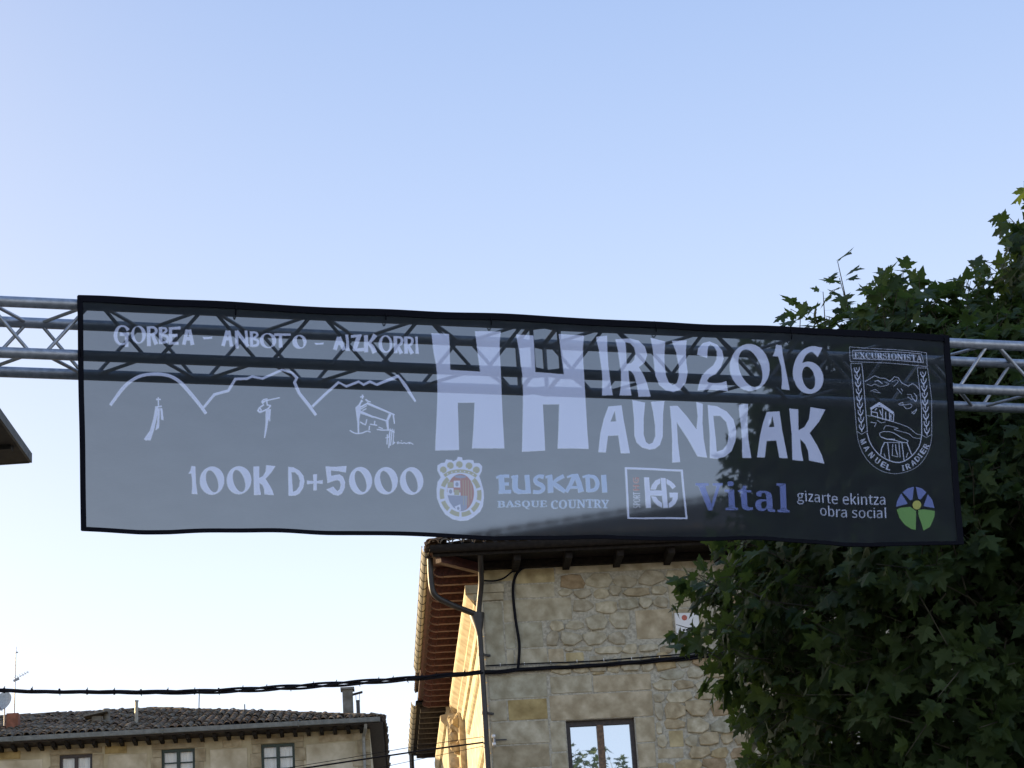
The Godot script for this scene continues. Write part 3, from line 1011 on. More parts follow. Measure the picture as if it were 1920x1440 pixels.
	part("rod", m.mesh(), M.cable, roof)

	# on the roof: dish and aerial
	var b := Basis(Vector3.UP, 0.06)
	var d := thing("satellite_dish", "pale round satellite dish on the tiled roof by the red brick stub", "satellite dish", Vector3(-4.3, 0, -62.0) + b * Vector3(-10.47, 15.5, -2.0), 0.06)
	m = MB.new()
	var axis := Vector3(-0.35, 0.42, 0.85).normalized()
	var sx := axis.cross(Vector3.UP).normalized()
	var sy := sx.cross(axis)
	var f := func(r: float, a: float, back: float) -> Vector3: return Vector3(0, 0.52, 0.1) + (sx * cos(a) * 0.9 + sy * sin(a)) * r + axis * (r * r * 0.55 - back)
	for i in 6:
		for j in 24:
			var r0 := 0.32 * i / 6.0
			var r1 := 0.32 * (i + 1) / 6.0
			var a0 := TAU * j / 24.0
			var a1 := TAU * (j + 1) / 24.0
			m.quad(f.call(r0, a0, 0.0), f.call(r1, a0, 0.0), f.call(r1, a1, 0.0), f.call(r0, a1, 0.0))
			m.quad(f.call(r0, a1, 0.012), f.call(r1, a1, 0.012), f.call(r1, a0, 0.012), f.call(r0, a0, 0.012))
	part("reflector", m.mesh(), M.dish, d)
	m = MB.new()
	m.tube([Vector3(0, 0.52, 0.1), Vector3(0.03, 0.4, -0.02), Vector3(0.03, -0.35, -0.02)], 0.02, 8)
	part("mast", m.mesh(), M.steel, d)
	m = MB.new()
	m.tube([Vector3(0, 0.25, 0.18), Vector3(-0.12, 0.5, 0.5)], 0.012, 6)
	m.tube([Vector3(-0.12, 0.48, 0.48), Vector3(-0.14, 0.54, 0.54)], 0.03, 8)
	part("feed_arm", m.mesh(), M.steel, d)
	var t := thing("roof_aerial", "thin tall television aerial mast rising beside the satellite dish", "aerial", Vector3(-4.3, 0, -62.0) + b * Vector3(-10.16, 15.0, -2.0), 0.06)
	m = MB.new()
	m.tube([Vector3(-0.02, -0.1, 0), Vector3(0, 1.3, 0), Vector3(0.02, 2.62, 0)], [0.024, 0.018, 0.012], 7)
	part("mast", m.mesh(), M.steel, t)
	m = MB.new()
	m.tube([Vector3(-0.05, 1.66, 0), Vector3(0.4, 1.86, 0.1)], 0.008, 5)
	for k2 in 6: m.tube([Vector3(0.02 + k2 * 0.07, 1.70 + k2 * 0.03, -0.14 + 0.02 * k2), Vector3(0.02 + k2 * 0.07, 1.70 + k2 * 0.03, 0.24)], 0.006, 5)
	m.bar(Vector3(-0.04, 1.64, 0), Vector3(0.12, 1.70, 0), 0.06, 0.05)
	part("antenna", m.mesh(), M.steel, t)
	m = MB.new()
	m.bar(Vector3(0.02, 2.46, 0), Vector3(0.08, 2.46, 0), 0.03, 0.03)
	part("antenna", m.mesh(), M.steel, t)

# ---------------------------------------------------------------- near house whose eave corner shows
func dark_house() -> void:
	var h := thing("dark_eave_house", "near house at the left edge showing only a dark flat eave corner", "house", Vector3(-4.46, 0, -19.95), 0.0)
	var m := MB.new()
	m.box(Vector3(-9.5, 0, 0.75), Vector3(-0.85, 8.36, 26.0))
	part("wall", m.mesh(), M.plaster, h)
	m = MB.new()
	m.box(Vector3(-10.2, 8.37, 0.012), Vector3(-0.012, 8.395, 26.5))
	part("soffit", m.mesh(), M.dark_soffit, h)
	for k in 24:
		m = MB.new()
		m.box(Vector3(-0.85, 8.33, 0.45 + k * 1.0), Vector3(-0.06, 8.37, 0.53 + k * 1.0))
		part("batten", m.mesh(), M.dark_soffit, h)
	m = MB.new()
	m.box(Vector3(-0.012, 8.365, 0.0), Vector3(0.012, 8.455, 26.5))
	part("fascia", m.mesh(), M.dark_eave, h)
	m = MB.new()
	m.box(Vector3(-10.2, 8.365, -0.012), Vector3(-0.014, 8.455, 0.010))
	part("fascia", m.mesh(), M.dark_eave, h)
	m = MB.new()
	var A := Vector3(0.0, 8.45, 0.0)
	var B := Vector3(0.0, 8.45, 26.5)
	var C := Vector3(-10.2, 8.45, 26.5)
	var D := Vector3(-10.2, 8.45, 0.0)
	var R0 := Vector3(-5.1, 12.2, 5.1)  # unseen ridge, raised steeper to keep the low sun off the maple top
	var R1 := Vector3(-5.1, 12.2, 21.4)
	m.quad(A, B, R1, R0)
	m.tri(D, A, R0)
	m.quad(C, D, R0, R1)
	m.tri(B, C, R1)
	m.quad(A, D, C, B)
	part("roof", m.mesh(), M.tile[1], h)

# ---------------------------------------------------------------- cables and the alarm box
func bundle(path: Array, count: int, spread: float, r: float, m: MB, twist: float) -> void:
	var pts := smooth_line(path, 14)
	for c in count:
		var line := []
		var far := 0.0
		for i in pts.size():
			if i: far += pts[i].distance_to(pts[i - 1])
			var a := far * twist + TAU * c / count
			line.append(pts[i] + Vector3(0, sin(a), cos(a)) * spread + Vector3(0, 0.010 * sin(far * 2.3 + c * 2.0), 0))
		m.tube(line, r, 6)

func cables() -> void:
	var o := Vector3(-0.79, 0, -40.0)
	var b := Basis(Vector3.UP, 0.0781)
	var at := func(u: float, v: float, out: float) -> Vector3: return o + b * Vector3(u, v, out)
	var span := [Vector3(-12.5, 11.30, -39.7), Vector3(-9.45, 10.88, -39.72), Vector3(-7.64, 10.73, -39.75), Vector3(-5.89, 10.63, -39.8), Vector3(-4.32, 10.60, -39.8), Vector3(-2.81, 10.61, -39.82), Vector3(-1.86, 10.62, -39.83), Vector3(-0.92, 10.65, -39.84)]
	var wall := [at.call(-0.12, 10.66, 0.10), at.call(0.3, 10.665, 0.07), at.call(0.7, 10.685, 0.065), at.call(1.79, 10.69, 0.065), at.call(2.75, 10.715, 0.07), at.call(3.81, 10.76, 0.065), at.call(5.0, 10.84, 0.065), at.call(7.0, 10.98, 0.065)]
	var t := thing("overhead_cable", "thick black bundled cable sagging across the street to the stone house", "cable")
	var m := MB.new()
	bundle(span + wall, 3, 0.026, 0.022, m, 3.0)
	part("strand", m.mesh(), M.cable, t)
	for i in 26:
		var f := i / 26.0 * (span.size() - 1)
		var p: Vector3 = span[int(f)].lerp(span[int(f) + 1], f - int(f))
		m = MB.new()
		m.tube([p + Vector3(-0.012, 0, 0), p + Vector3(0.012, 0, 0)], 0.052, 8)
		m.bar(p + Vector3(0, 0.03, 0), p + Vector3(0.01, 0.075 * (1 if i % 3 else -1), 0), 0.012, 0.012, Vector3.BACK)
		part("tie", m.mesh(), M.cable, t)
	t = thing("wall_cable", "thin black cable clipped along the stone wall just above the thick bundle", "cable")
	m = MB.new()
	m.tube(smooth_line([at.call(-0.02, 10.785, 0.05), at.call(0.84, 10.785, 0.055), at.call(1.79, 10.775, 0.05), at.call(2.75, 10.80, 0.05), at.call(3.81, 10.84, 0.05), at.call(6.0, 10.98, 0.05)], 6), 0.012, 6)
	part("strand", m.mesh(), M.cable, t)
	for u in [0.25, 0.68, 1.15, 1.62, 2.1, 2.6, 3.1, 3.6, 4.1]:
		m = MB.new()
		m.bar(at.call(u, 10.765, 0.035), at.call(u, 10.815, 0.035), 0.012, 0.05, Vector3.BACK)
		part("clip", m.mesh(), M.white_plastic, t)
	t = thing("drop_cable", "black cable looping from the eave down the stone wall to the bundle", "cable")
	m = MB.new()
	m.tube(smooth_line([at.call(1.7, 12.62, 0.10), at.call(1.16, 12.60, 0.08), at.call(0.81, 12.56, 0.06), at.call(0.63, 12.42, 0.05), at.call(0.56, 12.13, 0.05), at.call(0.57, 11.63, 0.05), at.call(0.61, 11.14, 0.05), at.call(0.56, 10.71, 0.06)], 7), 0.026, 7)
	part("strand", m.mesh(), M.cable, t)
	m = MB.new()
	m.tube(smooth_line([at.call(0.78, 12.57, 0.06), at.call(0.60, 12.50, 0.09), at.call(0.40, 12.36, 0.10), at.call(0.2, 12.32, 0.10), at.call(-0.05, 12.33, 0.16)], 7), 0.017, 6)
	part("strand", m.mesh(), M.cable, t)
	var wires := [
		["overhead_wire", "thicker of the thin wires running from the house corner past the long house", [at.call(-0.05, 9.42, 0.1), Vector3(-2.11, 9.33, -39.9), Vector3(-4.2, 9.18, -40.0), Vector3(-8.0, 8.9, -40.2)], 0.016],
		["overhead_wire", "topmost thin wire running left from the bracket at the house corner", [at.call(-0.05, 9.52, 0.1), Vector3(-2.11, 9.42, -39.9), Vector3(-4.2, 9.23, -40.0), Vector3(-8.0, 8.95, -40.2)], 0.006],
		["overhead_wire", "lowest hair thin wire leaving the house corner above the picture edge", [at.call(-0.05, 9.36, 0.1), Vector3(-2.2, 9.17, -39.9), Vector3(-4.2, 8.9, -40.0), Vector3(-8.0, 8.5, -40.2)], 0.005]]
	for w in wires:
		t = thing(w[0], w[1], "wire")
		m = MB.new()
		m.tube(smooth_line(w[2], 6), w[3], 5)
		part("strand", m.mesh(), M.cable, t)
	t = thing("wire_bracket", "small metal wire bracket with insulators on the house corner by the downpipe", "bracket", at.call(0.06, 9.45, 0.02), 0.0781)
	m = MB.new()
	m.bar(Vector3(0, -0.12, 0.04), Vector3(0, 0.10, 0.04), 0.03, 0.05, Vector3.BACK)
	part("plate", m.mesh(), M.steel, t)
	m = MB.new()
	m.bar(Vector3(0.02, 0, 0.05), Vector3(0.22, 0.0, 0.03), 0.02, 0.02)
	part("arm", m.mesh(), M.pipe, t)
	for y in [-0.08, 0.06]:
		m = MB.new()
		m.tube([Vector3(-0.04, y, 0.08), Vector3(0.02, y, 0.08)], 0.03, 8)
		part("insulator", m.mesh(), M.white_plastic, t)
	# alarm on the wall, half behind the leaves
	t = thing("alarm_box", "white alarm box with red mark and round siren half hidden by leaves", "alarm box", at.call(3.62, 11.36, 0.02), 0.0781)
	m = MB.new()
	m.stone(PackedVector2Array([Vector2(-0.19, -0.20), Vector2(0.24, -0.18), Vector2(0.24, 0.19), Vector2(-0.19, 0.21)]), 0.0, 0.10, 0.015)
	part("case", m.mesh(), M.white_plastic, t)
	m = MB.new()
	var dot := []
	for k in 12: dot.append(Vector2(cos(TAU * k / 12), sin(TAU * k / 12)))
	var ring := PackedVector2Array()
	for p in dot: ring.append(Vector2(-0.02, 0.11) + p * 0.05)
	m.stone(ring, 0.09, 0.115, 0.01)
	part("mark", m.mesh(), M.red_plastic, t)
	m = MB.new()
	for k in 4: m.box(Vector3(-0.07 + k * 0.055, -0.13, 0.1), Vector3(-0.03 + k * 0.055, -0.10, 0.108))
	part("lettering", m.mesh(), M.cable, t)
	m = MB.new()
	ring = PackedVector2Array()
	for p in dot: ring.append(Vector2(0.01, -0.30) + p * 0.085)
	m.stone(ring, 0.0, 0.06, 0.02)
	part("siren", m.mesh(), M.red_plastic, t)
	m = MB.new()
	ring = PackedVector2Array()
	for p in dot: ring.append(Vector2(0.01, -0.30) + p * 0.035)
	m.stone(ring, 0.06, 0.075, 0.006)
	part("siren_mark", m.mesh(), M.white_plastic, t)

# ---------------------------------------------------------------- trees
func leaf_mesh(fold := 0.28, droop := 0.22, skew := 0.0) -> ArrayMesh:
	var half := [[0.0, 0.03], [0.10, -0.06], [0.22, -0.05], [0.30, 0.03], [0.46, 0.03], [0.38, 0.13], [0.35, 0.22], [0.50, 0.30], [0.56, 0.40], [0.70, 0.52], [0.52, 0.52], [0.42, 0.58], [0.34, 0.54], [0.23, 0.52], [0.20, 0.64], [0.27, 0.72], [0.15, 0.80], [0.10, 0.90], [0.0, 1.06]]
	var o := []
	for p in half: o.append(Vector2(p[0], p[1]))
	for i in range(half.size() - 2, 0, -1): o.append(Vector2(-half[i][0], half[i][1]))
	var f := func(p: Vector2) -> Vector3: return Vector3(p.x + skew * p.y * p.y, p.y, -fold * absf(p.x) + 0.25 * p.x * p.x - droop * p.y * p.y + skew * p.x * p.y)
	var m := MB.new()
	for i in o.size():
		m.tri(f.call(Vector2(0, 0.34)), f.call(o[i]), f.call(o[(i + 1) % o.size()]))
	# the stalk
	m.tri(f.call(Vector2(-0.012, 0.04)), Vector3(-0.01, -0.55, 0.10), Vector3(0.01, -0.55, 0.10))
	m.tri(f.call(Vector2(-0.012, 0.04)), Vector3(0.01, -0.55, 0.10), f.call(Vector2(0.012, 0.04)))
	return m.mesh()

# crown: ellipsoids [centre, radii]; leaves sit in sprays along twigs near the surface and inside
func grow(crown: Array, twigs: int, inside: int, size: float, wood: MB, limbs_from: Vector3) -> Array:
	var lumps := FastNoiseLite.new()
	lumps.seed = 5
	lumps.frequency = 0.55
	var out := []
	var weight := []
	var total := 0.0
	for e in crown:
		total += e[1].x * e[1].y + e[1].y * e[1].z
		weight.append(total)
	for k in twigs + inside:
		var pick := rng.randf() * total
		var e: Array = crown[0]
		for i in crown.size():
			if pick <= weight[i]:
				e = crown[i]
				break
		var d := Vector3(rng.randfn(), rng.randfn(), rng.randfn()).normalized()
		var skin := 1.0 + 0.22 * lumps.get_noise_3dv(e[0] + d * e[1] * 1.4)
		var deep := k >= twigs
		var r := skin * (rng.randf_range(0.35, 0.8) if deep else rng.randf_range(0.74, 0.93))
		var p: Vector3 = e[0] + d * e[1] * r
		var dir := (d + Vector3(rng.randfn(), rng.randfn() + 0.55, rng.randfn()) * 0.45).normalized()
		var length := rng.randf_range(0.18, 0.42) * size / 0.115
		if not deep:
			wood.tube([p - dir * length * 0.6, p + dir * length * 0.97], [0.006 * size / 0.115, 0.002], 4, false)
		if k % 14 == 0:
			var q: Vector3 = limbs_from.lerp(e[0], 0.75)
			wood.tube([q, q.lerp(p, 0.5) + Vector3(0, -0.12, 0), p], [0.028 * size / 0.115, 0.016, 0.006], 5, false)
		var leaves := 9 if not deep else 6
		for i in leaves:
			var at := p + dir * length * (i + 0.6) / leaves
			var side := dir.cross(Vector3(rng.randfn(), rng.randfn(), rng.randfn())).normalized()
			var away := (side * 0.8 + dir * 0.5 + d * 0.3).normalized()
			var s := size * rng.randf_range(0.45, 1.22)
			var up := (Vector3.UP * 0.5 + d * 0.8 + Vector3(rng.randfn(), rng.randfn(), rng.randfn()) * 0.55).normalized()
			var tip := (away + Vector3(0, -0.35, 0) + d * 0.2).normalized()
			tip = (tip - up * tip.dot(up)).normalized()
			at += tip * s * 0.53 - up * s * 0.08
			var x := tip.cross(up).normalized()
			out.append(Transform3D(Basis(x * s * rng.randf_range(0.9, 1.1), tip * s, up * s), at))
	return out

func leaf_cloud(list: Array, kinds: Array, parent: Node3D) -> void:
	for c in 4:
		var own := []
		for i in list.size():
			if i % 4 == c: own.append(list[i])
		var mm := MultiMesh.new()
		mm.transform_format = MultiMesh.TRANSFORM_3D
		mm.mesh = kinds[c]
		mm.instance_count = own.size()
		for i in own.size(): mm.set_instance_transform(i, own[i])
		var o := MultiMeshInstance3D.new()
		o.name = "leaves"
		o.multimesh = mm
		o.material_override = M.leaves[c]
		o.set_meta("kind", "stuff")
		parent.add_child(o, true)

func leaf_kinds() -> Array:
	return [leaf_mesh(), leaf_mesh(0.12, 0.38, 0.10), leaf_mesh(0.5, 0.12, -0.12), leaf_mesh(-0.15, 0.5, 0.05)]

func maple() -> void:
	var base := Vector3(3.55, 0, -12.9)
	var t := thing("maple_tree", "leafy dark green maple tree behind the banner at the right", "tree", base)
	var kinds := leaf_kinds()
	var m := MB.new()
	m.tube(smooth_line([Vector3(0, 0, 0), Vector3(0.02, 0.3, 0), Vector3(0.04, 1.2, 0.03), Vector3(-0.02, 2.4, 0), Vector3(-0.15, 3.6, 0.05), Vector3(-0.25, 5.0, 0.05)], 4), [0.2, 0.19, 0.185, 0.18, 0.16, 0.155, 0.15, 0.15, 0.145, 0.14, 0.135, 0.13, 0.12, 0.115, 0.11, 0.10, 0.09, 0.08, 0.07, 0.06, 0.05], 12)
	for a in 9:
		var an := TAU * a / 9.0 + 0.4
		var y := 2.3 + 0.3 * a
		var d := Vector3(cos(an), 0.55, sin(an))
		m.tube(smooth_line([Vector3(-0.08, y, 0.02), Vector3(-0.08, y, 0.02) + d * 0.7, Vector3(-0.08, y + 0.15, 0.02) + d * 1.5], 3), [0.075, 0.07, 0.06, 0.05, 0.04, 0.03, 0.02], 8)
	part("trunk", m.mesh(), M.bark, t)
	var crown := [
		[Vector3(-0.55, 4.45, 0.1), Vector3(1.98, 2.05, 1.9)],
		[Vector3(0.14, 6.36, 0.3), Vector3(0.78, 1.0, 0.8)],
		[Vector3(-1.22, 5.52, 0.3), Vector3(1.0, 0.98, 0.9)]]
	var wood := MB.new()
	var list := grow(crown, 3200, 1600, 0.100, wood, Vector3(-0.1, 3.4, 0))
	part("twigs", wood.mesh(), M.twig, t)
	# the 300 leaves that show largest in the picture are parts of their own
	var inv := cam.transform.affine_inverse()
	var tan_v := tan(deg_to_rad(cam.fov / 2.0))
	var scored := []
	for i in list.size():
		var p: Vector3 = inv * (base + list[i].origin)
		var sx := p.x / -p.z / tan_v / 1.3333
		var sy := p.y / -p.z / tan_v
		if absf(sx) > 1.0 or absf(sy) > 1.0: continue
		if sx < 0.86 and sy < 0.12 and sy > -0.42: continue
		var facing := absf(list[i].basis.z.normalized().dot((base + list[i].origin - cam.position).normalized()))
		scored.append([-facing * list[i].basis.y.length() / pow(-p.z - 9.0, 1.6), i])
	scored.sort_custom(func(a, b): return a[0] < b[0])
	var own := {}
	for k in mini(300, scored.size()):
		var i: int = scored[k][1]
		own[i] = true
		var o := part("leaf", kinds[k % 4], M.leaves[rng.randi() % 4], t)
		o.transform = list[i]
	var rest := []
	for i in list.size():
		if not own.has(i): rest.append(list[i])
	leaf_cloud(rest, kinds, t)

func mirrored_tree() -> void:
	# stands behind the camera; the house window mirrors its top
	var t := thing("tall_tree", "tall street tree whose top is mirrored in the stone house window", "tree", Vector3(9.6, 0, 8.0))
	var m := MB.new()
	m.tube([Vector3(0, 0, 0), Vector3(0.1, 6, 0), Vector3(0, 12, 0.1), Vector3(0.1, 17, 0)], [0.35, 0.3, 0.2, 0.06], 10)
	part("trunk", m.mesh(), M.bark, t)
	var wood := MB.new()
	var list := grow([[Vector3(0, 13.6, 0), Vector3(3.0, 5.0, 3.0)], [Vector3(-1.6, 14.8, 0), Vector3(1.5, 2.6, 1.5)]], 330, 60, 0.30, wood, Vector3(0, 9, 0))
	part("twigs", wood.mesh(), M.twig, t)
	leaf_cloud(list, leaf_kinds(), t)

# ---------------------------------------------------------------- scene
func _ready() -> void:
	rng.seed = 2016
	cam = Camera3D.new()
	cam.name = "camera"
	cam.position = Vector3(0, 1.6, 0)
	cam.basis = Basis(Vector3.RIGHT, deg_to_rad(19.9)) * Basis(Vector3.BACK, deg_to_rad(-3.8))
	cam.fov = 19.02
	cam.near = 0.1
	cam.far = 800.0
	cam.current = true
	add_child(cam)
	var sky := ProceduralSkyMaterial.new()
	sky.sky_top_color = Color(0.115, 0.203, 0.41).linear_to_srgb()
	sky.sky_horizon_color = Color(0.97, 1.03, 1.06).linear_to_srgb()
	sky.sky_curve = 0.2
	sky.ground_bottom_color = Color(0.2, 0.19, 0.18).linear_to_srgb()
	sky.ground_horizon_color = Color(0.4, 0.4, 0.4).linear_to_srgb()
	sky.sun_angle_max = 80.0
	sky.sun_curve = 0.35
	var env := Environment.new()
	env.background_mode = Environment.BG_SKY
	env.sky = Sky.new()
	env.sky.sky_material = sky
	env.tonemap_mode = Environment.TONE_MAPPER_LINEAR
	env.tonemap_exposure = 1.85
	env.sdfgi_enabled = true
	env.ssao_enabled = true
	env.ssil_enabled = true
	var we := WorldEnvironment.new()
	we.name = "environment"
	we.environment = env
	add_child(we)
	var sun := DirectionalLight3D.new()
	sun.name = "sun"
	sun.light_color = Color(1.0, 0.88, 0.68)
	sun.light_energy = 1.6
	sun.light_angular_distance = 0.5
	sun.shadow_enabled = true
	var towards := Vector3(-sin(deg_to_rad(60.0)) * cos(deg_to_rad(13.0)), sin(deg_to_rad(13.0)), -cos(deg_to_rad(60.0)) * cos(deg_to_rad(13.0)))
	sun.basis = Basis.looking_at(-towards, Vector3.UP)
	add_child(sun)
	materials()
	var pl := PlaneMesh.new()
	pl.size = Vector2(500, 500)
	var ground := MeshInstance3D.new()
	ground.name = "ground"
	ground.mesh = pl
	ground.material_override = M.paving
	ground.set_meta("kind", "structure")
	add_child(ground)
	long_house()
	neighbour()
	house()
	dark_house()
	gantry()
	banner()
	cables()
	maple()
	mirrored_tree()

